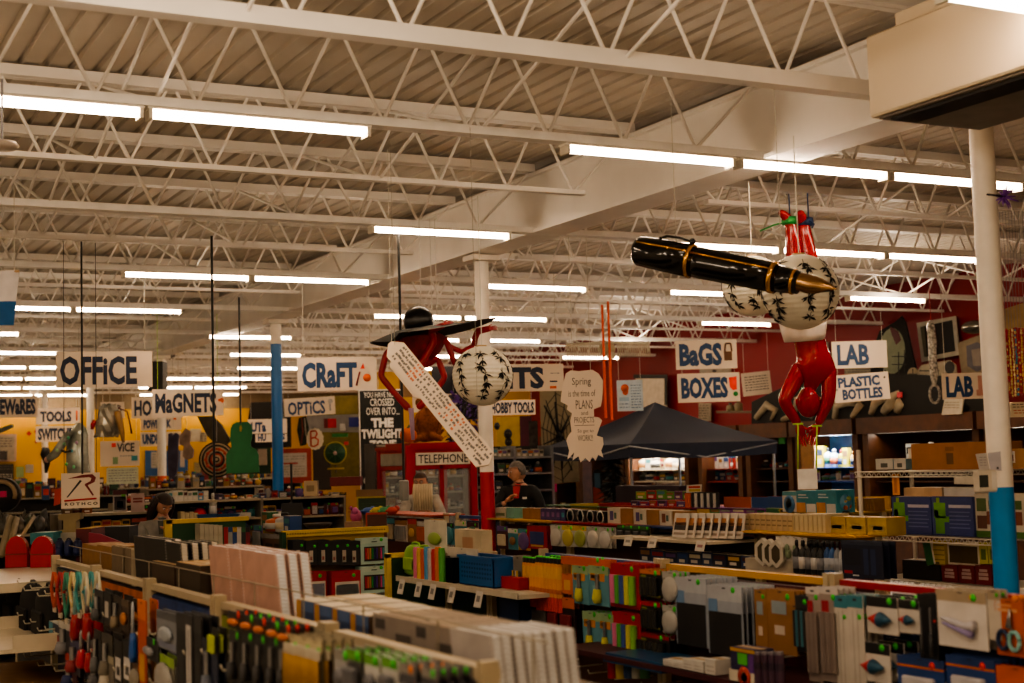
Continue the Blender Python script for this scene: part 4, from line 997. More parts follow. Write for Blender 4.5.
for y in (-.6, .6):
    m = MB(); m.box((.04, y, .04), (.42, .012, .09), rk); m.build('side_bracket', e)
e = thing('beige_metal_shelf', 'lower beige shelf at the bottom left corner of the left front run', 'shelf', (1.35, (e1[0] + e1[1]) / 2 + .1, p_.z - .22))
m = MB(); m.box((0, 0, 0), (.6, 1.2, .02), mat('b88c5c')); m.build('shelf_board', e)
m = MB(); m.box((-.3, 0, -.02), (.015, 1.2, .06), rk); m.build('front_lip', e)
for i, (x0, x1, y0, y1) in enumerate(((0, 13, 580, 634), (13, 28, 581, 640), (28, 44, 584, 645))):
    put('bag', 'X', 1.5, (x0, y0, x1, y1), dict(col=mat('060607', rough=.9), strap='1a1a1a', pocket=mat('09090a', rough=.9)), 'hanging_bag', 'black bag hanging in the beige rack, %s from the left edge' % ORD[i], 'bag', d=.16)
put('box', 'X', 1.52, (49, 624, 62, 645), dict(col='16284c', art=[(0, 0, .3, 1, '3c98b0'), (.3, .0, 1, .5, 'a02028')], top='d8d8d0', d=.12), 'carton', 'white, blue and red carton on the beige shelf', 'box', zb=p_.z + .012)
for i, (x0, x1) in enumerate(((7, 28), (32, 54))):
    c0 = W((x0 + x1) / 2, 566, z=1.11); k = depth(c0) / F; w_ = (x1 - x0) * k / 2; h_ = 31 * k
    t = thing('red_arched_case', 'glossy red arched case on the beige rack, %s' % ('the left one' if i == 0 else 'the right one'), 'case', (c0.x, c0.y, 1.103), -.35)
    m = MB(); pts = [(-w_, 0), (w_, 0)] + [(w_ * math.cos(a), h_ * .5 + h_ * .5 * math.sin(a)) for a in [j * math.pi / 12 for j in range(13)]]
    m.prism(pts, -.05, .05, glossy('c8101c')); m.build('shell', t)
    m = MB(); m.box((0, -.052, h_ * .42), (w_ * 1.96, .004, .008), 'dkred'); m.build('seam', t)

# ------------------------------------------------------------------ second run: red, blue and yellow rails
X2 = 4.18
e2 = [yx(p, X2) for p in (391, 455, 545, 665, 836)]; e2 += [e2[-1] - 1.28, e2[-1] - 2.56]; e2[0] = yx(391, 3.75); e2[1] = (e2[0] + e2[2]) / 2
spec = [('10331e', 'e8c010', 'green panelled, far end with the sloping basket shelf'), ('10182c', 'b01020', 'dark panelled, below the blue basket'), ('5a3018', '1c3c88', 'blue-railed, with the glue tubes'), ('5c0e18', 'e0a818', 'yellow-railed, maroon panelled'), ('122a58', 'b01420', 'red-railed, dark blue panelled'), ('122a58', 'b01420', 'red-railed, just outside the frame')]
for i, (pc, rc, w_) in enumerate(spec):
    hooks = []
    if i >= 2:
        for q in range(5):
            for r in range(3): hooks.append((e2[i + 1] + (e2[i] - e2[i + 1]) * (q + .5) / 5, 1.16 - .25 * r, .24))
    gondola('coloured shelf bay of the second run, ' + w_, X2, e2[i + 1], e2[i], 1.245 if i > 1 else 1.2, pc, rc, hooks, group='bays of the second shelf run')
# green end panel edged yellow
e = thing('shelf_end_board', 'dark green end panel with a yellow edge beside the basket shelf', 'panel', (3.98, e2[0] + .03, 0))
m = MB(); m.box((0, 0, .59), (.46, .03, 1.16), mat('0f3a22')); m.build('panel', e)
m = MB(); ym2 = mat('e8c414', rough=.4)
m.box((-.235, 0, .6), (.03, .05, 1.2), ym2); m.build('side_edge', e)
m = MB(); m.box((0, 0, 1.19), (.5, .05, .03), ym2); m.build('top_edge', e)
# sloping shelf with baskets
zs = W(455, 586, X=3.72).z
ya, yb = yx(518, 3.72), yx(397, 3.72)
e = thing('basket_shelf', 'cream shelf with white price tags carrying the blue basket', 'shelf', (3.93, (ya + yb) / 2, zs))
m = MB(); m.box((0, 0, -.012), (.42, yb - ya, .024), mat('d8ccb4')); m.box((-.21, 0, -.005), (.012, yb - ya, .035), mat('d8ccb4')); m.build('shelf_board', e)
for i, y in enumerate((400, 417, 431, 450, 477)):
    p = W(y + 2, 585, X=3.71); m = MB(); m.box((-.225, p.y - (ya + yb) / 2, -.05), (.004, .085, .1), 'e8e0d4', Matrix.Rotation(.25, 3, 'Y')); m.box((-.228, p.y - (ya + yb) / 2, -.05), (.002, .04, .035), '8a8680', Matrix.Rotation(.25, 3, 'Y')); m.build('price_tag', e)
put('tray', 'X', 3.80, (459, 556, 493, 583), dict(col='1c62a8', holes='0e3a6c', d=.15), 'plastic_basket', 'bright blue plastic basket on the cream shelf', 'basket', zb=zs + .003)
put('tray', 'X', 3.78, (440, 557, 453, 580), dict(col='141414', d=.12), 'plastic_basket', 'round-cornered black basket with yellow tools on the cream shelf', 'basket', zb=zs + .003)
for i, x in enumerate((443, 448, 453)): put('tool', 'X', 3.9, (x, 553 + i, x + 5, 574), dict(col='e0b020', blade='char'), 'yellow_handled_tool', 'yellow handled tool standing in the black basket, %s of three' % ORD[i], 'tool')
for i, (x, c) in enumerate(((399, '8cc828'), (408, '9cd030'))): put('bag', 'X', 3.82, (x, 543 + i * 3, x + 21, 578), dict(col=c, strap=c, pocket='a8d840'), 'lime_bag', 'lime green bag on the cream shelf, the %s one' % ('farther' if i == 0 else 'nearer'), 'bag', d=.1, zb=zs + .003)
for i, c in enumerate(('e87aa0', 'f0c020', 'e8641a', '5aa7dc', 'd8d0c8', 'e03028', 'f08030', '58b048')):
    put('tube', 'X', 3.74, (415.5 + i * 3.6, 547 + (i % 3), 418.8 + i * 3.6, 577), dict(col=c, cap=c), 'coloured_marker', 'coloured marker standing on the cream shelf, %s along from the lime bags' % ORD[i], 'marker', zb=zs + .004)
put('card', 'X', 3.85, (448, 548, 478, 572), dict(card='e4dccc', art=[(.3, .2, .7, .6, 'd89060')]), 'paper_card', 'white paper card behind the black basket', 'card', zb=zs + .02)
put('card', 'X', 4.0, (425, 520, 447, 552), dict(card='e8e0d0', prod='oval', pc='a8c060'), 'flower_card', 'cream card with a pale green flower above the coloured markers', 'card', zb=1.21)
put('box', 'X', 4.05, (455, 530, 481, 552), dict(col='d8c8a8', art=[(.3, .25, .7, .7, 'c89878')], d=.08), 'carton', 'cream carton standing above the black basket', 'box', zb=1.21)
put('box', 'X', 3.85, (491, 577, 518, 583), dict(col='b01c28', d=.2), 'carton', 'flat red box at the end of the cream shelf', 'box', zb=zs + .003)
put('tray', 'X', 3.85, (500, 592, 520, 640), dict(col='14305c', d=.3), 'storage_tub', 'dark blue tub under the cream shelf', 'tub')

XG = 3.93
def h2(x0, y0, x1, y1, c, label, n=3, kind='card', X=XG, step=.03, **k):
    return hang(x0, y0, x1, y1, c, label, n, kind, X, step, **k)
h2(515, 556, 524, 612, dict(card='8a8478', prod='vials', pc=['e0b820', '58544c', 'c8c4b8']), 'narrow clear pack with a yellow chain at the far end of the glue bay', 3)
h2(525, 558, 538, 606, dict(n=4), 'bundle of yellow-orange glue tubes, farther of the pair', 2, kind='rodbag', cat='glue tubes', step=.09)
h2(538, 558, 563, 611, dict(n=7), 'wide bundle of yellow-orange glue tubes, nearer of the pair', 2, kind='rodbag', cat='glue tubes', step=.09)
h2(528, 610, 548, 660, dict(card='20180f', head='58504a', prod='vials', pc=['c8b890', '403c38']), 'dark pack hanging under the glue tubes', 3)
h2(563, 574, 573, 594, dict(card='e0701c', art=[(.2, .2, .8, .7, 'e8b060')]), 'small orange tag pack beside the glue tubes', 2)
h2(561, 558, 610, 566, dict(card='d8601c', stick='stick'), 'long orange card above the teal packs', 2)
for i, (x0, x1, y0, y1) in enumerate(((573, 590, 566, 604), (590, 610, 566, 606), (584, 600, 612, 652), (600, 615, 614, 654))):
    h2(x0, y0, x1, y1, dict(card='5c98a8', head='98b888', prod='tool', pc='d8d020', stick='stick', sz=.95, art=[(.1, .62, .8, .8, 'e09020'), (.12, .68, .55, .76, '28221c'), (.2, .15, .5, .5, '88b8c0')]), 'teal glue gun pack with a yellow bottle, %s' % ('upper left', 'upper right', 'lower left', 'lower right')[i], 4)
for i, (x0, x1, y0, y1) in enumerate(((611, 641, 564, 608), (614, 642, 613, 657))):
    h2(x0, y0, x1, y1, dict(card='c01424', hz=.74, head='b80c1c', prod='vials', pc=['e87aa8', '58b048', '3858a8', 'd8d048', '88c848'], stick='stick', sz=.9, art=[(0, 0, 1, .14, 'b00c1c')]), 'red bag of coloured marker tubes, %s row' % ('upper', 'lower')[i], 5)
for i, (x0, x1, y0, y1) in enumerate(((641, 662, 570, 598), (642, 662, 602, 630), (637, 671, 634, 662))):
    h2(x0, y0, x1, y1, dict(card='181610', head=('e0781c', 'c02838', 'a82030')[i], hz=.85, prod='vials', pc=['1c1a14', '282410'], stick='stick', art=[(.06, .1, .3, .8, '98a018'), (.3, .05, .96, .12, 'a8a018')]), 'black pack with yellow print, %s beside the red bags' % ('top one', 'middle one', 'wide lowest one')[i], 4)
for i, (x0, x1, y0, y1) in enumerate(((549, 562, 598, 640), (562, 576, 598, 646))):
    h2(x0, y0, x1, y1, dict(card='241216', head='d86820', prod='block', pc='801420', art=[(.2, .05, .6, .3, 'c89050')]), 'dark red and orange pack below the glue tubes, %s one' % ('left', 'right')[i], 3)
for i, (x0, x1, y0, y1) in enumerate(((664, 680, 572, 602), (664, 680, 606, 634))):
    h2(x0, y0, x1, y1, dict(card='98948c', head='b8b4ac', prod='bag', pc='c0bcb4', stick='stick'), 'clear bag of grey fittings beside the post, %s' % ('upper one', 'lower one')[i], 3)
# yellow-railed bay
for i, (x0, x1, y0, y1) in enumerate(((678, 708, 578, 646), (710, 744, 586, 656))):
    h2(x0, y0, x1, y1, dict(card='a8b0bc', head='bcc0c8', stick='stick', sz=.95, art=[(.04, .0, .96, .62, '1c1a1a'), (.04, .62, .3, .8, '6c90b8')]), 'large clear pack holding a black sheet, %s one' % ('far', 'near')[i], 7, step=.03)
for i, (x0, x1, y0, y1) in enumerate(((757, 769, 590, 655), (768, 798, 590, 654))):
    h2(x0, y0, x1, y1, dict(card='9a6c3c', head='a87848', stick='stick', art=[(.2, .62, .7, .82, '98a8b0'), (.28, .3, .62, .44, 'd8c8b8')]), 'kraft brown card pack, the %s one' % ('narrow', 'wide')[i], 3)
h2(796, 596, 811, 652, dict(card='18181a', head='2c2c2e', prod='vials', pc=['28282a', '3c8090'], stick='stick'), 'black pack of dark bottles behind the kraft pack', 3)
for i, (x0, x1) in enumerate(((810, 824), (824, 842))):
    h2(x0, 588, x1, 682, dict(card='a89890', head='d8cfc8', hz=.93, prod='vials', pc=['988880', '8c7c74'], stick='stick', sz=.9, art=[(.1, .62, .5, .86, 'b02838')]), 'long clear tube pack with a red label, %s of two' % ('far', 'near')[i], 4)
zt = W(700, 672, X=3.72).z
e = thing('lower_shelf', 'dark lower shelf of the yellow-railed bay', 'shelf', (3.92, (e2[3] + e2[4]) / 2, .84))
m = MB(); m.box((0, 0, -.012), (.46, (e2[3] - e2[4]) * 1.4, .024), mat('4a1018')); m.build('shelf_board', e)
put('tray', 'X', 3.70, (606, 664, 662, 690), dict(col='15507c', d=.26), 'plastic_bin', 'dark blue open bin low in front of the glue bay', 'bin', zb=.845)
for i, c in enumerate(('c82030', 'e0c020', '30507c', 'd0d0c0', '48884c')): put('tube', 'X', 3.82, (610 + i * 8, 655 + (i % 2) * 3, 616 + i * 8, 678), dict(col=c, cap='white'), 'coloured_bottle', 'small coloured tube standing in the dark blue bin, %s from the left' % ORD[i], 'bottle')
for i, x in enumerate((664, 674, 684, 694, 706)): put('box', 'X', 3.70, (x, 660 + (i % 2) * 2, x + 10, 690), dict(col='d8d4cc', art=[(.1, .2, .9, .3, 'b8b0a8'), (.1, .5, .9, .6, 'b8b0a8')], d=.1), 'carton', 'small white carton beside the bin, %s from the left' % ORD[i], 'box', zb=.845)
put('box', 'X', 3.68, (731, 649, 755, 671), dict(col='2c2450', art=[(.3, .3, .7, .8, '50c030'), (.0, .85, 1, 1, 'd8a020'), (.75, 0, .95, .8, '6c3c90')], d=.1), 'carton', 'dark purple carton with a green patch standing by the kraft packs', 'box', zb=W(740, 671, X=3.68).z)
put('box', 'X', 3.68, (730, 671, 755, 700), dict(col='e0d4c0', discs=[(.62, .5, .25, 'c83828'), (.62, .5, .12, 'e8b830')], d=.1), 'carton', 'white carton with a red and yellow target print under the purple carton', 'box', zb=.845)
for i in range(4): put('tube', 'X', 3.68, (757 + i * 7, 652, 763 + i * 7, 690), dict(col='503048', cap='888088', band='342038'), 'spray_tube', 'dark purple tube standing beside the target carton, %s of four' % ORD[i], 'tube', zb=.845)
# red-railed bay
for i, (x0, x1) in enumerate(((840, 853), (853, 869))):
    h2(x0, 596, x1, 720, dict(card='d8d0c4', head='3c8898', hz=.90, stick='stick', sz=.83, art=[(.3, .0, .36, .88, 'b8b0a4'), (.6, 0, .66, .88, 'b8b0a4')]), 'tall white pole pack with a teal header, %s of two' % ('far', 'near')[i], 4)
for i, (x0, x1, y0, y1) in enumerate(((868, 899, 597, 634), (861, 892, 643, 682))):
    h2(x0, y0, x1, y1, dict(card='e4dcd2', head='161416', hz=.72, prod='dart', stick='stick', sz=.9), 'white card with a red and blue dart under a black header, %s row' % ('upper', 'lower')[i], 3, step=.07)
h2(900, 600, 921, 633, dict(card='e0d8ce', head='161416', hz=.72, prod='dart', stick='stick', sz=.9), 'white dart card partly behind, right of the upper dart cards', 2, step=.06)
for i, (x0, x1) in enumerate(((921, 930), (930, 940))): h2(x0, 594, x1, 662, dict(card='141416', head='0e0e10', prod='tool', pc='3c3c40', art=[(.3, .1, .7, .8, '2c2c30')], stick='stickr' if i else None, sz=.6), 'black carded chrome pen, %s of two' % ('far', 'near')[i], 3)
h2(938, 591, 989, 648, dict(card='ece4dc', head='b8a488', hz=.80, prod='whisk', stick='stick', sz=.9, art=[(.68, .86, .78, .94, 'ff8c1e')]), 'large white pack holding a white and lavender hand tool', 3, step=.05)
h2(990, 590, 1003, 640, dict(card='d8ccbc', head='b8a488', hz=.80, stick='stick'), 'plain tan topped white pack behind the orange scissors pack', 2)
h2(998, 600, 1026, 656, dict(card='d8601a', head='d06020', prod='scissors', stick='sticko', sz=1.03, art=[(.1, .78, .8, .84, 'f0b080'), (.1, .88, .6, .91, 'f0b080')]), 'orange pack holding scissors with teal handles', 3)
for i, (x0, x1) in enumerate(((900, 946), (948, 998))):
    h2(x0, 658, x1, 712, dict(card='1c4488', head='1a3c78', hz=.84, prod='block', pc='d0ccd0', art=[(.0, .80, 1, .84, 'e0781c')], stick='stickr', sz=.88), 'blue pack with an orange line, low on the red-railed bay, %s one' % ('far', 'near')[i], 5)
h2(998, 668, 1040, 715, dict(card='d8601a', prod='oval', pc='e8e0d8'), 'orange pack below the scissors pack', 2)
DIM[0] = .66
# ------------------------------------------------------------------ helpers for flat things and rows
def nth(i):
    return ORD[i] if i < 16 else '%d%s' % (i + 1, {1: 'st', 2: 'nd', 3: 'rd'}.get((i + 1) % 10, 'th') if (i + 1) % 100 not in (11, 12, 13) else 'th')

def flat(name, label, cat, face, plane, poly, col, extras=(), thick=.02, strokes=(), part='panel', rot=0):
    """a flat thing whose outline is given in photograph pixels, lying in the plane X= or Y= (or facing at depth d for 'C')"""
    kw = {'X': 'X', 'Y': 'Y', 'C': 'd'}[face]
    cx = sum(p[0] for p in poly) / len(poly); cy = sum(p[1] for p in poly) / len(poly)
    c = W(cx, cy, **{kw: plane}); rz = ROT[face] if face != 'C' else -.48
    if face == 'C': kC = plane / F
    inv = Matrix.Rotation(-rz, 3, 'Z')
    def L(x, y, off=0):
        if face == 'C': return Vector(((x - cx) * kC, -off, (cy - y) * kC))
        v = inv @ (W(x, y, **{kw: plane}) - c); return Vector((v.x, -off, v.z))
    if not any(q in name for q in ('hang', 'sign', 'shelf', 'stand', 'end_board', 'plank', 'ruled', 'sloping')): name = ('hanging_' if face == 'C' else 'mounted_') + name
    e = thing(name, label, cat, c, rz)
    m = MB(); pts = [L(x, y) for x, y in poly]
    m.prism([(p.x, p.z) for p in pts], -thick / 2, thick / 2, col)
    for i, (pl, cl) in enumerate(extras): m.add([L(x, y, thick / 2 + .004 + .002 * i) for x, y in pl], [tuple(range(len(pl)))], cl)
    for pl, r, cl in strokes:
        rr = [q * abs(L(cx + 1, cy).x - L(cx, cy).x) for q in r] if isinstance(r, list) else r * abs((L(cx + 1, cy) - L(cx, cy)).length)
        m.tube([L(x, y, thick / 2 + .004) for x, y in pl], rr, cl, 5)
    m.build(part, e); return e

def R4(x0, y0, x1, y1): return [(x0, y0), (x1, y0), (x1, y1), (x0, y1)]
def oval(cx, cy, rx, ry, n=18): return [(cx + rx * math.cos(i * 2 * math.pi / n), cy + ry * math.sin(i * 2 * math.pi / n)) for i in range(n)]
def scrib(x0, y0, x1, y1, col, step=2.6, th=.8):
    out = []; y = y0
    while y < y1:
        x = x0
        while x < x1:
            l = random.uniform(1.5, 4); out.append((R4(x, y, min(x + l, x1), y + th), col)); x += l + 1
        y += step
    return out

GOODCOL = ['b01c24', '1c4a8c', 'd8a820', 'e0d8cc', '2c6c40', '1a1a1c', 'c85a1c', '6a4a8a', '8a8a88', '3c8c98', 'd8c8a8', '9a6c3c', 'c8c8c4', '501820', '20304c']
def row(face, plane, x0, x1, ybase, hr, wr, kinds, where, cols=None, seed=1, slope=0.0, d=.12, gap=.6, name=None, zb=None, cat=None, grp=None):
    """things standing side by side along a shelf; ybase: photograph height of the shelf at x0"""
    rnd = random.Random(seed); x = x0; i = 0
    while x < x1:
        w_ = rnd.uniform(*wr); h_ = rnd.uniform(*hr); k = rnd.choice(kinds); c = rnd.choice(cols or GOODCOL); c2 = rnd.choice(GOODCOL); yb = ybase + slope * (x - x0)
        if k == 'box': a = dict(col=c, art=[(.1, .55, .9, .85, c2), (.2, .15, .7, .4, 'd8d0c4')], top='d0c0a0', tape=c)
        elif k == 'card': a = dict(card=c, head=c2, prod=rnd.choice(['oval', 'block', 'tool', 'vials', 'bag']), pc=rnd.choice(GOODCOL), stick=rnd.choice(['stick', 'stick', None]))
        elif k == 'bottle': a = dict(col=c, lab=c2, cap=rnd.choice(['white', 'black', 'red', c]))
        elif k == 'book': a = dict(col=c, art=[(.15, .6, .85, .85, c2)])
        elif k == 'tray': a = dict(col=c)
        else: a = dict(col=c, cap=c2)
        nm = name or {'box': 'carton', 'card': 'hanging_pack', 'bottle': 'bottle', 'book': 'book', 'tray': 'plastic_tray', 'tube': 'tube'}[k]
        put(k, face, plane, (x, yb - h_, x + w_, yb), a, nm, '%s %s, %s' % ({'box': 'carton', 'card': 'hanging pack', 'bottle': 'bottle', 'book': 'upright book', 'tray': 'plastic tray', 'tube': 'tube'}[k], where, nth(i) + ' from the left'),
            cat or {'box': 'box', 'card': 'pack', 'bottle': 'bottle', 'book': 'book', 'tray': 'tray', 'tube': 'tube'}[k], grp or 'goods ' + where, d=d * rnd.uniform(.7, 1.2), zb=zb)
        x += w_ + gap * rnd.uniform(.3, 1.6); i += 1

# ------------------------------------------------------------------ third run
X3 = 6.35
e3 = [yx(p, X3) for p in (366, 450, 505, 574, 658, 764, 884)]
spec = [('5a2010', 'c8401c', 'red-railed with the brown end board'), ('1c2c50', '24488c', 'blue-railed behind the red and white column'), ('3a1014', 'd8a820', 'yellow-railed with small toys'), ('3a1014', 'b01420', 'red-railed with the round-print boxes'), ('3a3010', '1c3c7c', 'blue-railed with the slanted leaflet shelf'), ('5c0e18', 'e0a818', 'yellow-railed with bottles')]
for i, (pc, rc, w_) in enumerate(spec):
    if i == 1: continue
    gondola('coloured shelf bay of the third run, ' + w_, X3 + (.0), e3[i + 1], e3[i], 1.25, pc, rc, [], group='bays of the third shelf run', top=.4)
gondola('coloured shelf bay of the third run, ' + spec[1][2], X3 + .12, e3[2], e3[1], 1.25, spec[1][0], spec[1][1], [], second=False, group='bays of the third shelf run')
XB = 6.12
row('X', XB, 386, 476, 541, (20, 25), (8, 13), ['card'], 'on the third run left of the red column', seed=3, slope=.06)
row('X', XB, 498, 528, 549, (20, 24), (8, 12), ['card'], 'on the third run right of the red column', seed=5, slope=.06)
put('card', 'X', XB, (528, 526, 547, 549), dict(card='b01420', art=[(.15, .2, .85, .75, '283c78'), (.2, .1, .8, .18, 'd8b030')]), 'hanging_pack', 'square red pack with a dark blue window on the third run', 'pack', n=2, step=.05)
for i, x in enumerate((551, 563, 575, 588, 600)):
    put('card', 'X', XB, (x, 525 + i * .6, x + 12, 546 + i * .6), dict(card='c8c8c0', head=['c8c4b8', 'd8c020', 'e0b820', 'b8c0b0', 'c0bcb4'][i], prod='bag', pc=['c8c4bc', 'c8b850', 'a8b058', 'd0ccc4', 'd0ccc8'][i], stick='stick'), 'hanging_pack', 'puffy clear bag of white toys, %s from the square red pack' % ORD[i], 'pack', 'puffy clear bags, column %d' % (i + 1), n=2, step=.04)
for i, x in enumerate((618, 626, 634, 642)): put('card', 'X', XB, (x, 525 + i * .5, x + 8, 540 + i * .5), dict(card='1c2c1c', head='38702c', prod='block', pc='48484a', stick='stick'), 'hanging_pack', 'green topped dark pack, %s of four above the price cards' % ORD[i], 'pack', n=1)
# slanted leaflet shelf
e = thing('leaflet_shelf', 'cream shelf below the white leaflets of the third run', 'shelf', (6.12, (e3[4] + e3[5]) / 2, W(700, 541, X=5.95).z))
m = MB(); m.box((0, 0, -.01), (.42, (e3[4] - e3[5]) * .96, .02), 'd8ccb4'); m.build('shelf_board', e)
for i, (x, y) in enumerate(((622, 537), (646, 538), (694, 540))):
    p = W(x + 6, y, X=5.9); m = MB(); m.box((-.22, p.y - (e3[4] + e3[5]) / 2, -.03), (.004, .11, .075), 'e6dfd2', Matrix.Rotation(.3, 3, 'Y')); m.box((-.223, p.y - (e3[4] + e3[5]) / 2, -.03), (.002, .06, .02), 'b08080' if i == 2 else '9a9690', Matrix.Rotation(.3, 3, 'Y')); m.build('price_tag', e)
zl = e.location.z
for i in range(8):
    put('book', 'X', 6.0 + .02 * i, (672 + i * 8, 513, 686 + i * 8, 542), dict(col='e8e0d4', page='e8e0d4', d=.006, art=[(.1, .3, .9, .62, '3a2c28'), (.15, .5, .85, .8, 'd89058'), (.1, .1, .9, .2, 'a89888')]), 'leaflet', 'white leaflet with an orange and black picture on the slanted rack, %s from the left' % ORD[i], 'leaflet', zb=zl + .012, tiltx=-.22)
row('X', 6.1, 640, 755, 562, (11, 14), (10, 14), ['box'], 'on the low shelf under the leaflets', ['14284c', '1a1a1c', '24406c'], seed=8, slope=.06, d=.1)
for i, x in enumerate((756, 763, 770)):
    p0 = W(x + 7, 552 + i, X=6.0); k = depth(p0) / F
    t = thing('hexagon_box', 'white hexagonal box with a brown window, %s of three' % ORD[i], 'box', p0, -math.pi / 2 + .5)
    m = MB(); m.prism([(9.5 * k * .9 * math.sin(a), 14 * k * math.cos(a)) for a in [j * math.pi / 3 for j in range(6)]], -.02, .04, 'd8cfc0'); m.build('shell', t)
    m = MB(); m.prism([(5.5 * k * .9 * math.sin(a), 9.5 * k * math.cos(a)) for a in [j * math.pi / 3 for j in range(6)]], -.024, -.021, '4a3c24'); m.build('window', t)
for i, x in enumerate((777, 785, 793)): put('card', 'X', 6.05, (x, 536 + i, x + 9, 560 + i), dict(card='ded6ca', prod='blob', pc='8a9a78'), 'hanging_pack', 'white card pack with a green leaf print, %s of three' % ORD[i], 'pack', n=2, step=.05)
for i in range(5):
    put('bottle', 'X', 6.02, (792 + i * 6, 540 + i * .5, 798 + i * 6, 573 + i * .4), dict(col='141416', lab='d8d4d0' if i % 2 else '8a8a90', cap='141416', cd=1), 'paint_bottle', 'black bottle with a pale label on the yellow-railed third run, %s from the left' % ORD[i], 'bottle', 'black bottles on the third run, %s column' % ORD[i], n=2, step=.07)
for i, c in enumerate(('2c5c9c', '2c64a8', '9aa0a8', 'd8d8d8')): put('bottle', 'X', 6.02, (823 + i * 5, 541 + i * .5, 828 + i * 5, 575), dict(col=c, lab='b8bcc4', cap='26262a'), 'paint_bottle', ['blue bottle right of the black bottles', 'second blue bottle right of the black bottles', 'grey bottle right of the blue bottles', 'white bottle next to the navy packs'][i], 'bottle')
for i, (x0, x1) in enumerate(((843, 864), (864, 884))): put('card', 'X', 6.0, (x0, 541 + i, x1, 578 + i), dict(card='141c38', head='30384c', hz=.9, art=[(.1, .35, .9, .8, '0e1428'), (.1, .12, .5, .2, 'c02030'), (.5, .06, .8, .1, 'd0d0d0')] if i == 0 else [(.05, .1, .3, .8, '24345c'), (.4, .1, .65, .8, '24345c')]), 'hanging_pack', 'navy card pack at the near end of the third run, %s' % ('with a red word' if i == 0 else 'with stripes'), 'pack', n=3, step=.05)
put('box', 'X', 6.05, (745, 560, 800, 572), dict(col='c8bca8', d=.1), 'carton', 'low pale carton lying under the hexagonal boxes', 'box')
# on top of the third run
ZT3 = 1.262
put('box', 'X', 6.25, (495, 508, 506, 522), dict(col='c8c8b8', side='8aa890', art=[(.1, .2, .9, .5, '607850')], d=.14), 'carton', 'white and green carton on the third run beside the red column', 'box', zb=ZT3)
put('box', 'X', 6.25, (507, 508, 514, 522), dict(col='7ab0a0', d=.14), 'carton', 'pale teal carton on the third run beside the white and green one', 'box', zb=ZT3)
for i in range(3): put('box', 'X', 6.25, (523 + i * 6, 508.5, 528.6 + i * 6, 523), dict(col='a8743c', d=.12), 'carton', 'small kraft carton on the third run, %s from the pale teal one' % ORD[i], 'box', zb=ZT3)
for i in range(6): put('box', 'X', 6.25, (541 + i * 5, 508.5 + i * .2, 545.6 + i * 5, 524), dict(col='4a3878' if i % 2 else '3c3070', art=[(.2, .3, .8, .7, '8a5c9c' if i < 4 else '3c98a8')], d=.12), 'carton', 'small purple carton on the third run, %s from the kraft cartons' % ORD[i], 'box', zb=ZT3)
for i in range(4): put('box', 'X', 6.25, (566 + i * 10, 510 + i * .6, 575.4 + i * 10, 526), dict(col='161310', discs=[(.5, .5, .36, 'd8d4c8'), (.5, .5, .28, '4a4a44'), (.5, .5, .2, 'b8c0b8')], d=.12), 'carton', 'black carton with a round silver print, %s of four on the third run' % ORD[i], 'box', zb=ZT3)
for i in range(6): put('box', 'X', 6.25, (608 + i * 13, 508 + i * .7, 620 + i * 13, 530), dict(col='d8ccb8' if i % 2 == 0 else 'a8743c', art=[(.2, .2, .5, .8, '5c4a88' if i < 3 else '8a4a30'), (.55, .3, .75, .7, '4a6c5c')] if i % 2 == 0 else [], d=.12), 'carton', ('white carton with a dark print' if i % 2 == 0 else 'plain kraft carton') + ' among the boxes behind the leaflets, ' + ORD[i], 'box', zb=ZT3)
for i in range(9): put('box', 'X', 6.25, (745 + i * 5.4, 514 + i * .2, 750 + i * 5.4, 536), dict(col='c8b088', art=[(.1, .3, .9, .4, '98805c'), (.1, .6, .9, .7, '98805c')], d=.2), 'wooden_block_stack', 'tan stack of wooden strips on the third run, %s from the leaflets' % ORD[i], 'wood strips', zb=ZT3)
for i in range(7): put('box', 'X', 6.25, (794 + i * 4.6, 514.5, 798.2 + i * 4.6, 536), dict(col='d8c8a0', art=[(.2, .1, .4, .9, 'b09a70')], d=.2), 'wooden_block_stack', 'cream bundle of wooden slats on the third run, %s from the tan stacks' % ORD[i], 'wood strips', zb=ZT3)
for i, x in enumerate((827, 847, 868)): put('box', 'X', 6.3, (x, 517 + i * .4, x + 19, 541), dict(col='d0ac28', art=[(.1, .2, .9, .6, 'b8a060'), (.3, .3, .8, .5, '8a8040')], top='c8b48c', d=.16), 'carton', 'yellow printed carton on the third run below the globe boxes, %s of three' % ORD[i], 'box', zb=ZT3)
# brown end board of the third run
flat('wooden_end_board', 'red-edged brown board closing the far end of the third run', 'board', 'C', 15.2, R4(366, 512.5, 387, 546), '5a2a14', [(R4(366, 512.5, 387, 514.5), 'c84018'), (R4(366, 512.5, 367.5, 546), 'c84018')])
for i, (x, c) in enumerate(((368, '2c5ca8'), (376, 'd8c030'), (384, '3a9c58'), (392, 'c83a28'))):
    p = W(x, 511, d=15.6); k = 15.6 / F; t = thing('plush_toy', 'small %s plush toy lying on the third run before the telephone booth' % ['blue', 'yellow', 'green', 'red'][i], 'toy', (p.x, p.y, 1.255), 0)
    m = MB(); m.ell((0, 0, 4 * k), (6 * k, .06, 4 * k), c); m.ell((5 * k, 0, 6 * k), (3 * k, .04, 3 * k), c); m.build('body', t)
    m = MB(); m.ell((-6 * k, 0, 4 * k), (2.5 * k, .03, 1.5 * k), c); m.build('tail', t)

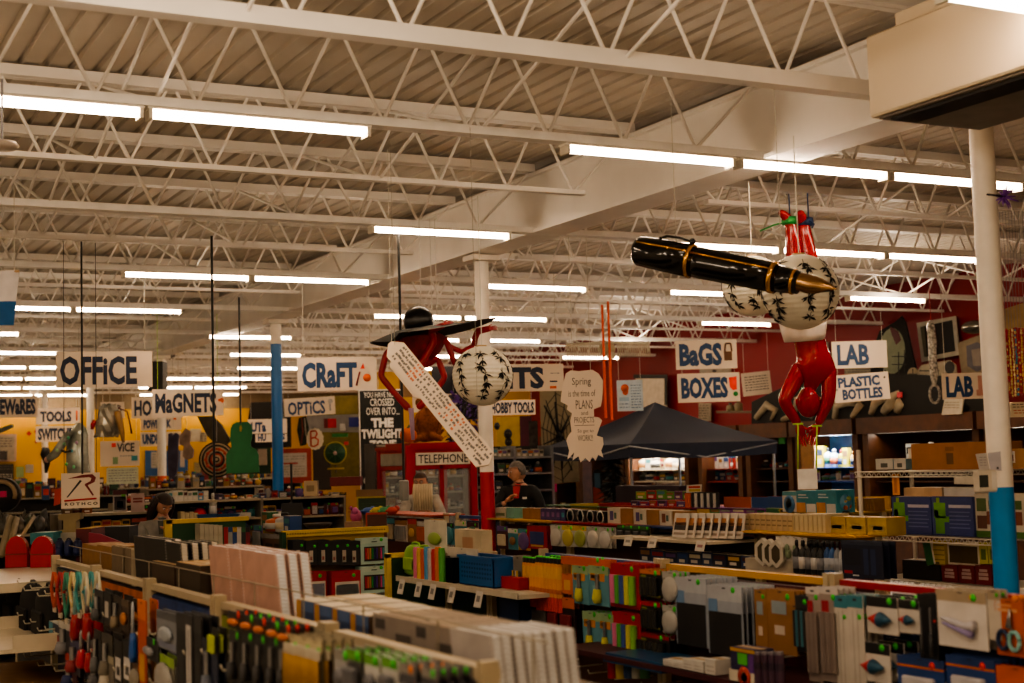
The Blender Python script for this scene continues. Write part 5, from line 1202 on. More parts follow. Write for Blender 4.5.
# ------------------------------------------------------------------ endcap with black packs and red painting kits
YE = 11.0
e = thing('pegboard_endcap', 'yellow pegboard end display with a green edge and black packs', 'shelf unit', W(336, 560, Y=YE), 0); L0 = e.location
p0, p1 = W(287, 534, Y=YE), W(386, 533, Y=YE); w_ = p1.x - p0.x
m = MB(); m.box((0, .02, (p0.z) / 2 - L0.z), (w_, .03, p0.z), mat('c8a018', rough=.5)); m.build('pegboard', e)
m = MB(); m.box((0, .0, p0.z - L0.z), (w_ + .05, .06, .05), ym2)
m.build('top_rail', e)
m = MB()
for q in range(40): m.lathe([(.006, 0), (.006, .002)], (-w_ / 2 + w_ * (q + .5) / 40, -.031, p0.z - L0.z), '4a3a10', 6, Matrix(((1, 0, 0), (0, 0, -1), (0, 1, 0))))
m.build('peg_hole_row', e)
m = MB(); m.box((-w_ / 2 - .02, .0, p0.z / 2 - L0.z), (.03, .08, p0.z + .03), mat('0f4a28')); m.build('side_edge', e)
for i, x in enumerate((293, 306, 318, 329, 339, 349)):
    put('card', 'Y', YE - .18, (x, 540 + (i % 2), x + 11.5, 565), dict(card='16161a', head='101012', hz=.8, stick='stick', sz=.78, art=[(.3, .12, .62, .6, 'c8b8a8'), (.35, .2, .55, .35, 'a83030')]), 'hanging_pack', 'black pack with a pale picture on the yellow end display, %s from the left' % ORD[i], 'pack', 'black packs, %s peg' % ORD[i], n=5, step=.03)
for i, (x0, x1, y0, y1) in enumerate(((299, 327, 572, 602), (332, 361, 571, 604))):
    for _ in (0,):
        put('card', 'Y', YE - .18, (x0, y0, x1, y1), dict(card='b81420', head='b01018', hz=.8, stick='stick', sz=.86, art=[(.12, .03, .95, .68, 'e8e0d0'), (.16, .06, .92, .6, '2c5090' if i == 0 else '8a9ca8'), (.25, .3, .55, .45, 'd8c040' if i == 0 else 'b88898'), (.6, .15, .85, .25, '88a8d0' if i == 0 else '587c64')]), 'hanging_pack', 'red painting kit pack with a %s picture' % ('blue and yellow' if i == 0 else 'pale garden'), 'pack', n=5, step=.035)
for i, (y0, y1) in enumerate(((538, 564), (566, 593), (596, 622))):
    put('card', 'Y', YE - .18, (361, y0, 388, y1), dict(card='b8d8c8', head='c4dccc', hz=.8, stick='stick', sz=.93, prod='crayons', art=[(.12, .12, .88, .68, '2c2420'), (.4, .84, .6, .88, '3a4a40')]), 'hanging_pack', 'mint green pack of coloured crayons, %s row on the yellow end display' % ['top', 'middle', 'bottom'][i], 'pack', n=5, step=.03)
put('book', 'Y', YE - .1, (381, 556, 389, 622), dict(col='a8a098', d=.1, wire=1), 'notebook', 'grey notebook stack hanging right of the mint packs', 'notebook')
# run behind that endcap
eb = [16.0, 14.75, 13.5, 12.25, 11.05]
for i in range(4): gondola('yellow-railed shelf bay behind the yellow end display, %s from the front' % ORD[3 - i], 4.05, eb[i + 1], eb[i], 1.24, '2a2420', 'd8b020', [], second=False, group='bays behind the yellow end display')
for i, x in enumerate((256, 265, 274, 282)): put('card', 'X', 3.86, (x, 533 + i * .6, x + 9, 566), dict(card='6a4a34', head='98908a', hz=.85, art=[(.12, .05, .88, .7, '241c18'), (.2, .1, .8, .6, '4a3828')]), 'hanging_pack', 'dark framed pack left of the yellow end display, %s from the left' % ORD[i], 'pack', n=1)
row('X', 3.86, 212, 255, 545, (20, 26), (6, 10), ['card'], 'between the green chalkboard and the yellow end display', seed=12, slope=.1)
row('X', 3.95, 262, 285, 523, (8, 12), (5, 9), ['box', 'bottle'], 'on the yellow-railed bays left of the end display', seed=14, slope=.05, zb=1.25)
# green chalkboard end
e = thing('chalkboard_endcap', 'green board with a yellow frame facing the aisle behind the woman', 'board', W(207, 530, Y=12.2)); L0 = e.location
q0, q1 = W(168, 522, Y=12.15), W(246, 517, Y=12.15); wq = q1.x - q0.x
m = MB(); m.box((0, 0, q0.z / 2 - L0.z), (wq, .03, q0.z), mat('1a5028')); m.build('board', e)
m = MB(); m.box((0, -.01, q0.z - L0.z), (wq + .04, .05, .035), ym2); m.build('top_frame', e)
m = MB(); m.box((-wq / 2, -.01, q0.z / 2 - L0.z), (.06, .05, q0.z + .03), ym2); m.build('side_frame', e)
zk = W(207, 552, Y=11.95).z
m = MB(); m.box((0, -.2, zk - .012 - L0.z), (wq, .4, .02), mat('a89878')); m.build('ledge', e)
for i in range(5): put('book', 'Y', 11.95, (200 + i * 4.6, 524 + i * .3, 204.4 + i * 4.6, 552), dict(col='c8c0a8', page='d8d0bc', d=.14), 'book', 'pale book standing on the green chalkboard end, %s of five' % ORD[i], 'book')
for i in range(6): put('card', 'Y', 11.95, (224 + i * 4.4, 527, 228.2 + i * 4.4, 550), dict(card=['b02028', 'a8a8a4', '1c4a8c', 'd8d0c8', '2c2c30', '8a2030'][i], head=GOODCOL[i]), 'hanging_pack', 'small coloured pack right of the pale books, %s of six' % ORD[i], 'pack')

# ------------------------------------------------------------------ fourth run under and before the tent
X4 = 8.75
for i, (p, q) in enumerate(((640, 720), (720, 800), (800, 890))):
    gondola('far coloured shelf bay before the blue tent, %s from the left' % ORD[i], X4, yx(q, X4), yx(p, X4), 1.26, ['3c2a14', '501418', '3a3418'][i], ['b8281c', '7a3a88', 'd8b020'][i], [], group='bays before the tent', top=.6)
row('X', 8.5, 631, 690, 510, (7, 10), (7, 10), ['box'], 'in the candy coloured display before the tent', ['6a3078', 'b81c30', '58a038', '3c2c70', 'c83a28'], seed=21, d=.1, zb=1.27)
row('X', 8.75, 636, 684, 499, (7, 9), (7, 10), ['box'], 'on the upper step of the candy display', ['58a038', 'b81c30', '6a3078', '7ab040'], seed=22, d=.1)
e = thing('stepped_stand', 'dark stepped stand of the candy display before the tent', 'stand', (8.86, yx(660, 8.9), 0))
m = MB(); m.box((0, 0, 1.375), (.18, 1.3, .2), '2c1c2c'); m.build('riser', e)
put('box', 'X', 8.8, (650, 484, 668, 493), dict(col='3a2c60', art=[(.1, .2, .9, .8, 'c8681c'), (.3, .3, .7, .6, '58a038')], d=.1), 'carton', 'bright printed box on top of the candy display', 'box', zb=1.49)
flat('display_header_card', 'white header card with red and yellow lettering over the pen rack', 'sign', 'C', 13.6, [(687, 485), (702, 484.5), (701, 492), (686, 492.5)], 'e0d8cc', [(R4(688.5, 486, 700, 488.2), 'd83a28'), (R4(688.5, 489, 700, 491.5), 'c8b028')])
for i in range(11): put('tube', 'X', 8.5, (686 + i * 3.1, 492, 688.4 + i * 3.1, 509), dict(col='e8641a' if i < 2 else ('d8d4cc' if i % 2 else '1a1a1c'), cap='char'), 'pen', 'pen standing in the rack under the header card, %s from the left' % ORD[i], 'pen', zb=1.265)
for i, (x0, x1, y0, y1, c, nm, lb) in enumerate(((571, 597, 504.5, 513, 'e0b820', 'tray', 'shallow yellow tray with a green rim before the dark tree'), (599, 629, 503.5, 511, 'b01c28', 'tray', 'shallow red tray left of the candy display'))):
    put(nm, 'X', 8.5, (x0, y0, x1, y1), dict(col=c, d=.25), 'plastic_tray', lb, 'tray')
gondola('far coloured shelf bay left of the candy display', X4, yx(640, X4), yx(566, X4), 1.24, '3c2a14', '2c6c40', [], group='bays before the tent', top=.6)
for i, (x0, x1, y0, y1, c, lb) in enumerate(((724, 751, 497, 507, 'b05020', 'orange-brown binder lying on the far run'), (752, 768, 497, 507, '1c4c8c', 'blue binder beside the orange-brown one'), (768, 785, 496.5, 507, '20508c', 'second blue binder with a red top'))):
    put('book', 'X', 8.55, (x0, y0, x1, y1), dict(col=c, back='b01c28', d=.05), 'binder', lb, 'binder', zb=1.275)
row('X', 8.45, 697, 790, 516, (6, 8), (9, 14), ['box'], 'along the lower edge of the far run', ['8a3a90', 'c8a030', '3c8c40', 'd8d0c4', 'b03a48'], seed=24, d=.06)
for i, (x0, x1) in enumerate(((783, 797), (797, 817), (817, 837))):
    put('box', 'X', 8.2, (x0, 491.5 - i * .6, x1, 515), dict(col='d8d0c4' if i == 0 else '3c98a8', d=.2, art=[(.0, .8, 1, 1, '58a8b0')] if i == 0 else [(.5, .0, .95, .4, 'e8e4dc'), (0, .0, .45, .45, 'e0982c'), (.1, .78, .5, .84, 'e0e8e8'), (.1, .66, .6, .71, 'e0e8e8')], discs=[(.5, .38, .4, '4c84b0'), (.45, .42, .22, 'b8a860')] if i == 0 else []), 'globe_carton', 'teal globe carton on the far run, %s of three' % ORD[i], 'box', zb=1.27)
p = W(842, 503, X=8.3); k = depth(p) / F; t = thing('globe', 'small blue world globe at the end of the teal globe cartons', 'globe', (p.x, p.y, p.z))
m = MB(); m.ell((0, 0, 0), (9.5 * k, 9.5 * k, 11.5 * k), mat('4a98b8', rough=.3), 18, 12)
for q in range(7): m.ell((random.uniform(-4, 4) * k, -9 * k + 1 * k * abs(q - 3) * .6, random.uniform(-6, 6) * k), (3 * k, 1.5 * k, 2.5 * k), random.choice(['c8a868', 'c87048', '98a858']), 8, 5)
m.build('sphere', t); m = MB(); m.lathe([(.07, 0), (.06, .015), (.015, .03), (.012, max(.05, p.z - 1.27 - 10 * k))], (0, 0, 1.27 - p.z), 'char', 12); m.build('stand', t)
flat('yellow_ruled_board', 'yellow board with dark marks behind the wooden rack', 'board', 'X', 8.9, [(850, 497), (890, 496), (890, 520), (850, 519)], 'd8a81c', scrib(853, 500, 888, 506, '3a3018'))
for i in range(7): put('box', 'X', 8.6, (857 + i * 2.6, 498.5, 859 + i * 2.6, 514), dict(col='98703c', d=.12), 'wooden_lath', 'upright wooden lath in the small rack, %s of seven' % ORD[i], 'lath', zb=1.27)

# ------------------------------------------------------------------ white wire shelving at the right
WX = 7.12
ya, yb = yx(1036, WX), yx(889, WX)
e = thing('wire_shelving_unit', 'white wire shelving unit behind the white and blue column', 'shelf unit', (WX, (ya + yb) / 2, 0)); LY = yb - ya
wm_ = mat('e4dccc', rough=.35, noise=0)
zs1, zs2, zs3 = W(930, 471.5, X=WX - .25).z, W(930, 537, X=WX - .25).z, W(930, 583, X=WX - .25).z
for x in (-.24, .24):
    for y in (-LY / 2 + .03, LY / 2 - .03):
        m = MB(); m.cyl((x, y, 0), (x, y, W(889, 449, X=WX - .25).z), .016, wm_, 10); m.build('post', e)
for zz in (zs1, zs2, zs3, .2):
    m = MB()
    for x in (-.25, .25):
        for dz in (0, -.035): m.cyl((x, -LY / 2, zz + dz), (x, LY / 2, zz + dz), .005, wm_, 5)
        y = -LY / 2
        while y < LY / 2 - .03:
            m.cyl((x, y, zz), (x, y + .025, zz - .035), .003, wm_, 4, caps=False); m.cyl((x, y + .025, zz - .035), (x, y + .05, zz), .003, wm_, 4, caps=False); y += .05
    for q in range(26): m.cyl((-.25, -LY / 2 + LY * (q + .5) / 26, zz), (.25, -LY / 2 + LY * (q + .5) / 26, zz), .003, wm_, 4, caps=False)
    m.build('wire_shelf', e)
for i, (x0, x1) in enumerate(((893, 932), (933, 974))):
    put('box', 'X', WX - .22, (x0, 497, x1, 537), dict(col='34407c', d=.12, art=[(.42, .72, .95, .8, 'c8c4d4'), (.42, .6, .92, .63, '6a74a8'), (.42, .5, .9, .53, '6a74a8'), (.42, .4, .94, .43, '6a74a8'), (.42, .3, .9, .33, '6a74a8'), (.42, .2, .92, .23, '6a74a8'), (.08, .05, .3, .5, '5c9c20'), (.05, .45, .34, .85, '68a828'), (.12, .85, .2, .98, '8ab028'), (.3, .35, .42, .5, '68a828'), (.06, .5, .16, .66, 'c8b020')], top='28306a'), 'dinosaur_kit_box', 'blue box with a green dinosaur print on the wire shelf, %s one' % ('far' if i == 0 else 'near'), 'box', zb=zs2 + .01)
for i, (x0, x1) in enumerate(((976, 1000), (1001, 1026))): put('box', 'X', WX - .2, (x0, 494, x1, 538), dict(col='d8ccb8', d=.12, art=[(.1, .6, .5, .9, '5c7040'), (.5, .3, .9, .6, '8a4a34'), (.1, .2, .5, .5, '6c4030'), (0, 0, 1, .15, '48742c'), (.6, .65, .9, .85, '4a6a30')]), 'carton', 'cream box printed with small plants on the wire shelf, %s column' % ('left of the' if i == 0 else 'right of the'), 'box', zb=zs2 + .01)
put('box', 'X', WX - .2, (911, 443, 988, 471), dict(col='a86c2c', top='b07838', d=.3, art=[(.47, .2, .56, .62, '6a4520'), (.46, .7, .57, .86, '8a5824')]), 'cardboard_box', 'long brown cardboard box on top of the wire shelving', 'box', zb=zs1 + .01)
for i, (x0, x1) in enumerate(((876, 893), (894, 906))): put('box', 'X', WX + .05, (x0, 459, x1, 471), dict(col='d0ccc4', side='8ab0c0', art=[(.3, .2, .7, .6, '5a5a50')], d=.12), 'carton', 'small white carton with a bird print left of the cardboard box, %s one' % ('far' if i == 0 else 'near'), 'box', zb=zs1 + .01)
put('card', 'X', WX - .24, (893, 474, 900, 495), dict(card='e0901c', art=[(.3, .1, .7, .9, 'b06818')]), 'orange_strip_tag', 'narrow orange strip tag hanging from the upper wire shelf', 'tag')
for i, (x0, x1, c) in enumerate(((904, 924, 'd8b890'), (924, 942, 'd0b088'), (944, 975, 'd8d4d0'))): put('box', 'X', WX - .15, (x0, 488, x1, 497), dict(col=c, d=.2), 'flat_pack', 'flat %s board pack lying above the blue boxes' % ['tan', 'second tan', 'white'][i], 'board', zb=W(915, 496, X=WX - .15).z)
for i in range(3): put('box', 'X', WX - .2, (942 + i * 17, 565, 958 + i * 17, 583), dict(col='780e1a', d=.14, art=[(.2, .25, .8, .4, 'c8a8a0'), (.2, .45, .8, .6, 'c8a8a0'), (.25, .65, .75, .78, 'c8a8a0')]), 'carton', 'maroon carton with pale print under the wire shelf, %s of three' % ORD[i], 'box', zb=zs3 + .01)
put('box', 'X', WX - .2, (903, 561, 940, 582), dict(col='1a1614', d=.16), 'carton', 'long black carton under the wire shelf', 'box', zb=zs3 + .01)
put('box', 'X', WX - .22, (936, 541, 945, 564), dict(col='d8b818', art=[(.0, y * .2 + .1, 1, y * .2 + .14, '98801c') for y in range(5)], d=.1), 'carton', 'tall yellow ruled carton below the blue dinosaur boxes', 'box', zb=zs2 - .2) if False else None
put('box', 'X', WX - .2, (948, 544, 980, 565), dict(col='d8ccb0', d=.2, art=[(.06, .1, .94, .9, '4a3a14')]), 'open_fronted_box', 'cream box with a dark open front under the wire shelf', 'box', zb=W(960, 565, X=WX - .2).z)
put('box', 'X', WX - .2, (934, 541, 945, 565), dict(col='d0b01c', d=.14, art=[(0, .2 * q, 1, .2 * q + .05, '907818') for q in range(5)]), 'carton', 'tall yellow carton beside the open-fronted box', 'box')
put('book', 'X', WX - .22, (927, 541, 934, 565), dict(col='2c7034', d=.05), 'book', 'green book leaning by the tall yellow carton', 'book', roll=-.2)
for i in range(2): put('box', 'X', WX - .2, (980 + i * 9, 543, 988 + i * 9, 564), dict(col='c8c020', art=[(.2, .2, .8, .7, '58702c')], d=.1), 'carton', 'yellow-green carton right of the open-fronted box, %s one' % ('first', 'second')[i], 'box')
put('box', 'X', WX - .15, (1006, 449, 1034, 470), dict(col='b07c44', d=.25, art=[(.1, .3, .35, .9, 'e0d8d0'), (.15, .4, .3, .7, 'c04858')]), 'cardboard_box', 'brown box with a pink picture right of the white and blue column', 'box', zb=zs1 + .01)
# thermometer box and papers fixed on the column
c = W(985, 481, d=7.6); k = 7.6 / F; e = thing('mounted_thermostat_box', 'white thermostat box with a dark screen beside the white and blue column', 'thermostat', c, -.35)
m = MB(); m.box((0, 0, 0), (20 * k, .06, 22 * k), 'e8dcc8', bev=.006); m.build('case', e)
m = MB(); m.box((-4 * k, -.032, 0), (9 * k, .004, 12 * k), '30342c'); m.build('screen', e)
m = MB(); m.box((7 * k, -.032, 0), (5 * k, .004, 18 * k), 'f2ece0'); m.build('panel_cover', e)
m = MB(); m.box((3 * k, .2, 0), (.03, .36, .04), 'd8ccb8'); m.build('bracket', e)
flat('paper_notice', 'white paper notice taped to the white and blue column', 'notice', 'C', 7.8, [(988, 453), (1001, 451.5), (1001, 471), (990, 470)], 'd0ccd4', [(R4(996, 467, 998, 469), '303030')], thick=.004)
flat('paper_notice', 'curled white paper left of the white and blue column', 'notice', 'C', 8.0, [(976, 454), (987, 453), (989, 470), (979, 470)], 'd8d0c8', scrib(979, 457, 986, 466, 'a8a0a0'), thick=.004)
m_ = W(987, 198, d=7.9); e = thing('hanging_purple_bow', 'purple tinsel bow tied around the white column near the ceiling', 'bow', m_)
m = MB()
for q in range(26):
    a = random.uniform(0, 6.28); l = random.uniform(.03, .075); v = Vector((math.cos(a) * l, -.02 + random.uniform(-.03, .03), math.sin(a) * l)); m.tube([(0.06, -.06, 0), Vector((.06, -.06, 0)) + v], [.007, .003], '9a50d0', 4)
m.build('tinsel', e); m = MB(); m.cyl((-.06, -.06, .005), (.06, -.07, 0), .006, '201428', 5); m.build('tie', e)
DIM[0] = .8
# ------------------------------------------------------------------ people
def person(name, label, loc, rz, H, top, legs, hairc, arms, longhair=False, headfwd=(0, -1, 0), headup=(0, 0, 1), collar=None, topname='jacket', logo=False, glasses=False, greyhair=False, hold=None):
    """standing figure facing -y; arms: {side: (elbow, wrist, fingertip)} in metres for a 1.75 m body"""
    s = H / 1.75; V = lambda x, y, z: Vector((x * s, y * s, z * s))
    e = thing(name, label, 'person', loc, rz)
    sk = mat('d0987a', rough=.5, noise=.05)
    nd = dict(pel=(V(0, 0, .93), (.155 * s, .115 * s)), wai=(V(0, .0, 1.1), (.135 * s, .1 * s)), che=(V(0, .01, 1.3), (.155 * s, .105 * s)), upc=(V(0, .01, 1.42), (.11 * s, .08 * s)), nec=(V(0, .0, 1.5), .055 * s), hd=(V(headfwd[0] * .02, headfwd[1] * .02, 1.58), .055 * s))
    ed = [('pel', 'wai'), ('wai', 'che'), ('che', 'upc'), ('upc', 'nec'), ('nec', 'hd')]
    for sx, k in ((-1, 'l'), (1, 'r')):
        el, wr, tip = arms[k]
        nd['s' + k] = (V(sx * .175, .01, 1.405), .06 * s); nd['e' + k] = (V(*el), .042 * s); nd['w' + k] = (V(*wr), .029 * s)
        ed += [('upc', 's' + k), ('s' + k, 'e' + k), ('e' + k, 'w' + k)]
        nd['h' + k] = (V(sx * .09, .0, .87), .088 * s); nd['k' + k] = (V(sx * .1, -.01, .48), .058 * s); nd['a' + k] = (V(sx * .1, .02, .09), .042 * s); nd['t' + k] = (V(sx * .12, -.15, .035), .035 * s)
        ed += [('pel', 'h' + k), ('h' + k, 'k' + k), ('k' + k, 'a' + k), ('a' + k, 't' + k)]
    m = MB(); vs, fs = skin_geo(nd, ed, 2); m.add(vs, fs, sk, True)
    hc = V(headfwd[0] * .03, headfwd[1] * .03, 1.635)
    head(m, hc, .235 * s, headfwd, headup, sk, hairc)
    for sx, k in ((-1, 'l'), (1, 'r')):
        el, wr, tip = arms[k]; hand(m, V(*wr), V(*tip), (-sx * .5, -.2, -.6), .18 * s, sk, .7 if hold else .4, -sx)
    m.build('body', e)
    # jacket and trousers follow the body
    jd = {k: (p, tuple(q * 1.14 for q in (r if isinstance(r, tuple) else (r, r)))) for k, (p, r) in nd.items() if k in ('pel', 'wai', 'che', 'upc')}
    jd['upc'] = (nd['upc'][0] + V(0, .005, .015), (.15 * s, .115 * s)); jd['col'] = (V(0, .012, 1.475), (.085 * s, .08 * s))
    je = [('pel', 'wai'), ('wai', 'che'), ('che', 'upc'), ('upc', 'col')]
    for k in 'lr':
        for q, f in (('s', 1.42), ('e', 1.4), ('w', 1.35)):
            p, r = nd[q + k]; jd[q + k] = (p, r * f)
        jd['w' + k] = (nd['e' + k][0].lerp(nd['w' + k][0], .93), nd['w' + k][1] * 1.4)
        je += [('upc', 's' + k), ('s' + k, 'e' + k), ('e' + k, 'w' + k)]
    m = MB(); vs, fs = skin_geo(jd, je, 2); m.add(vs, fs, mat(top, rough=.8, noise=.12, scale=14), True)
    m.lathe([(.07 * s, 1.44 * s), (.062 * s, 1.5 * s), (.07 * s, 1.51 * s)], (0, 0, 0), top, 14)
    if logo: m.box(V(.1, -.155, 1.33), (.05 * s, .012, .022 * s), 'white')
    jk = m.build(topname, e)
    if collar:
        m = MB(); m.add([V(-.045, -.125, 1.47), V(.045, -.125, 1.47), V(.03, -.165, 1.33), V(-.03, -.165, 1.33)], [(0, 1, 2, 3)], collar); m.lathe([(.06 * s, 1.45 * s), (.06 * s, 1.495 * s)], (0, -.01, 0), collar, 14); m.build('shirt', e)
    ld = {k: (p, tuple(q * 1.1 for q in (r if isinstance(r, tuple) else (r, r)))) for k, (p, r) in nd.items() if k[0] in 'hka' and k != 'hd'}
    ld['pel'] = (nd['pel'][0] + V(0, 0, -.02), (.158 * s, .118 * s))
    le = [x for k in 'lr' for x in (('pel', 'h' + k), ('h' + k, 'k' + k), ('k' + k, 'a' + k))]
    m = MB(); vs, fs = skin_geo({'pel': ld.pop('pel'), **ld}, le, 2); m.add(vs, fs, mat(legs, rough=.85), True); m.build('trousers', e)
    for sx in (-1, 1):
        m = MB(); m.ell(V(sx * .115, -.07, .04), (.048 * s, .14 * s, .045 * s), 'char'); m.build('shoe', e)
    # hair
    fw = Vector(headfwd).normalized(); up = Vector(headup); up = (up - fw * up.dot(fw)).normalized(); Rm = Matrix((fw.cross(up), fw, up)).transposed(); hh = .235 * s
    m = MB(); hm = mat(hairc, rough=.6, noise=.25, scale=40); vs = []; fs = []; n, kq = 18, 9
    for i in range(kq + 1):
        t = math.pi * (.0 + .62 * i / kq)
        for j in range(n):
            a = 2 * math.pi * j / n; y = math.sin(t) * math.sin(a); x = math.sin(t) * math.cos(a); z = math.cos(t)
            tt = z
            if y > .25: tt = max(z, .42 + .0 * y) if z < .42 else z       # hairline above the brow
            vs.append(hc + Rm @ Vector((x * .41 * hh, (y * .47 - .02) * hh, tt * .53 * hh + .012 * hh)))
    for i in range(kq): fs += [(i * n + j, (i + 1) * n + j, (i + 1) * n + (j + 1) % n, i * n + (j + 1) % n) for j in range(n)]
    m.add(vs, fs, hm, True)
    if longhair:
        for a in [math.pi * (.93 + q * .107) for q in range(11)]:
            x, y = math.cos(a), math.sin(a)
            m.tube([hc + Rm @ Vector((x * .33 * hh, y * .36 * hh, .3 * hh)), hc + Rm @ Vector((x * .43 * hh, y * .45 * hh, -.1 * hh)), hc + Rm @ Vector((x * .44 * hh, y * .45 * hh - .02 * hh, -.6 * hh)), hc + Rm @ Vector((x * .38 * hh, y * .4 * hh, -1.1 * hh))], [.1 * hh, .13 * hh, .13 * hh, .05 * hh], hm, 7)
    m.build('hair', e)
    if glasses:
        m = MB()
        for sx in (-1, 1): m.tube([hc + Rm @ Vector(((sx * .15 + .1 * math.cos(t)) * hh, .47 * hh, (.02 + .08 * math.sin(t)) * hh)) for t in [q * math.pi / 6 for q in range(13)]], .012 * hh, 'char', 5)
        m.tube([hc + Rm @ Vector((-.06 * hh, .48 * hh, .03 * hh)), hc + Rm @ Vector((.06 * hh, .48 * hh, .03 * hh))], .012 * hh, 'char', 5); m.build('glasses', e)
    return e
# man in a black jacket, hand raised to his chest
p = W(519, 470, d=17.3)
person('person', 'man with short grey hair in a black jacket, hand raised to his chest', (p.x, p.y, 0), -.75, 1.78, '101114', '1c1e26', '6a6058',
       dict(l=((-.3, -.12, 1.16), (-.1, -.28, 1.29), (.0, -.27, 1.38)), r=((.29, .0, 1.12), (.27, -.12, .9), (.26, -.15, .78))), headfwd=(-.75, -.66, -.05), collar='b01824', logo=True)
# woman leaning over goods
p = W(162, 505, d=13.7)
person('person', 'woman with long brown hair in a pale grey cardigan looking down at the goods', (p.x, p.y, 0), -.25, 1.585, '98948c', '2a2c38', '2a1810',
       dict(l=((-.29, -.1, 1.12), (-.14, -.34, 1.16), (-.08, -.45, 1.14)), r=((.28, -.1, 1.14), (.08, -.28, 1.28), (.03, -.27, 1.40))), longhair=True, headfwd=(.42, -.72, -.55), topname='cardigan', collar='3c4038')
# shopper before the booth holding up a ribbed cream bundle
p = W(421, 480, d=18.0)
e = person('person', 'shopper with brown hair before the telephone booth holding up a ribbed cream bundle', (p.x, p.y, 0), -.35, 1.68, 'b8b0a4', '20222a', '4a2e1e',
       dict(l=((-.26, -.18, 1.18), (-.1, -.36, 1.22), (-.03, -.42, 1.3)), r=((.26, -.18, 1.18), (.1, -.36, 1.22), (.03, -.42, 1.3))), headfwd=(-.3, -.9, -.1), glasses=True, topname='sweater', hold=True)
k = 17.5 / F; c = W(423, 497, d=17.5); t = thing('ribbed_cream_bundle', 'cream ribbed bundle held up in front of the face of the shopper by the booth', 'bundle', c, -.5)
m = MB(); 
for q in range(8): m.tube([((-8.5 + 2.45 * q) * k, 0, 13 * k), ((-9 + 2.5 * q) * k, -.03, 3 * k), ((-8.5 + 2.4 * q) * k, 0, -13 * k)], [1.2 * k, 1.5 * k, 1.2 * k], mat('e0cfae', rough=.8), 7)
m.build('ribs', t)

# ------------------------------------------------------------------ telephone booth
BX, BY, BH = 7.56, 17.5, 1.98; BW, BD = .92, .95
e = thing('telephone_booth', 'red telephone booth with glass panes and a white TELEPHONE sign', 'telephone booth', (BX, BY, 0)); rd = mat('b01020', rough=.3, noise=.05)
for x, y in ((.0, .0), (BW, 0), (0, BD), (BW, BD)):
    m = MB(); w_ = .13 if (x, y) == (0, 0) else .09; m.box((x, y, BH / 2), (w_, w_, BH), rd); m.build('corner_post', e)
m = MB(); m.box((BW / 2, BD / 2, BH + .02), (BW + .12, BD + .12, .05), rd); m.box((BW / 2, BD / 2, BH + .06), (BW - .1, BD - .1, .05), rd); m.build('roof', e)
for (x, y, sx, sy) in ((BW / 2, 0, BW, .05), (0, BD / 2, .05, BD), (BW, BD / 2, .05, BD), (BW / 2, BD, BW, .05)):
    for zc, hh in ((BH - .02, .06), (BH - .24, .05), (.3, .6)):
        m = MB(); m.box((x, y, zc), (sx, sy, hh), rd); m.build('cross_rail', e)
    m = MB(); m.box((x, y, 1.2), (.05, .05, 1.3), rd) if sx > sy and y == 0 else m.box((x, y, .9), (.03, .03, .02), rd); m.build('mullion', e)
    m = MB(); m.box((x, y, (.6 + BH - .26) / 2), (max(sx - .1, .008), max(sy - .1, .008), BH - .9), GLASS); m.build('glass_pane', e)
m = MB(); m.box((BW / 2 + .02, -.03, BH - .13), (BW - .14, .02, .16), 'efe6d4'); m.text('TELEPHONE', (BW / 2 + .02, BH - .13), BW - .2, .115, 'char', .012, y=-.042); m.build('header_sign', e)
m = MB(); m.box((-.03, BD / 2, BH - .13), (.02, BD - .16, .16), mat('a8a498', rough=.2)); m.build('header_glass', e)
m = MB(); m.box((BW * .55, BD - .1, 1.3), (.3, .1, .5), '26262a'); m.box((BW * .4, BD - .2, 1.32), (.05, .06, .24), 'char'); m.build('wall_phone', e)
m = MB(); m.box((BW / 2, BD / 2, .03), (BW, BD, .06), '2c2420'); m.build('floor_plate', e)
# plush monkey and orange plush on the roof
kb = 18.2 / F; c = Vector((BX + .42, BY + .35, BH + .09)); mk_ = mat('8a4c1a', rough=.9, noise=.25, scale=30)
def q3(x, y, dy=0): return Vector(((x - 428) * kb * 1.05, dy, (442 - y) * kb))
t = thing('plush_monkey', 'brown plush monkey sitting on the roof of the telephone booth', 'plush toy', c, -.3)
nd = dict(p=(q3(428, 434), .13), b=(q3(429, 421), .15), c=(q3(430, 411), .12), n=(q3(430, 405), .07), h=(q3(430, 399), .1), sl=(q3(421, 412), .05), el=(q3(415, 423, -.08), .035), wl=(q3(419, 436, -.1), .03), sr=(q3(439, 412), .05), er=(q3(441.5, 424, -.08), .035), wr=(q3(438, 437, -.1), .03), ll=(q3(420, 437, -.15), .05), fl=(q3(412, 440, -.22), .04), lr=(q3(436, 437, -.15), .05), fr=(q3(443, 439, -.2), .04), t1=(q3(440, 436, .1), .025), t2=(q3(447, 428, .1), .02))
m = MB(); vs, fs = skin_geo(nd, [('p', 'b'), ('b', 'c'), ('c', 'n'), ('n', 'h'), ('c', 'sl'), ('sl', 'el'), ('el', 'wl'), ('c', 'sr'), ('sr', 'er'), ('er', 'wr'), ('p', 'll'), ('ll', 'fl'), ('p', 'lr'), ('lr', 'fr'), ('p', 't1'), ('t1', 't2')], 2); m.add(vs, fs, mk_, True)
for sx in (-1, 1): m.ell(q3(430 + sx * 9, 399), (.05, .02, .06), mk_)
m.ell(q3(430, 401, -.1), (.07, .04, .06), 'c89868'); 
for sx in (-1, 1): m.ell(q3(430 + sx * 2.2, 398, -.11), (.014, .01, .016), 'black', 8, 5)
m.build('body', t)
t = thing('plush_pumpkin', 'round orange plush pumpkin on the left of the booth roof', 'plush toy', (BX + .07, BY + .15, BH + .085)); m = MB(); vs = []
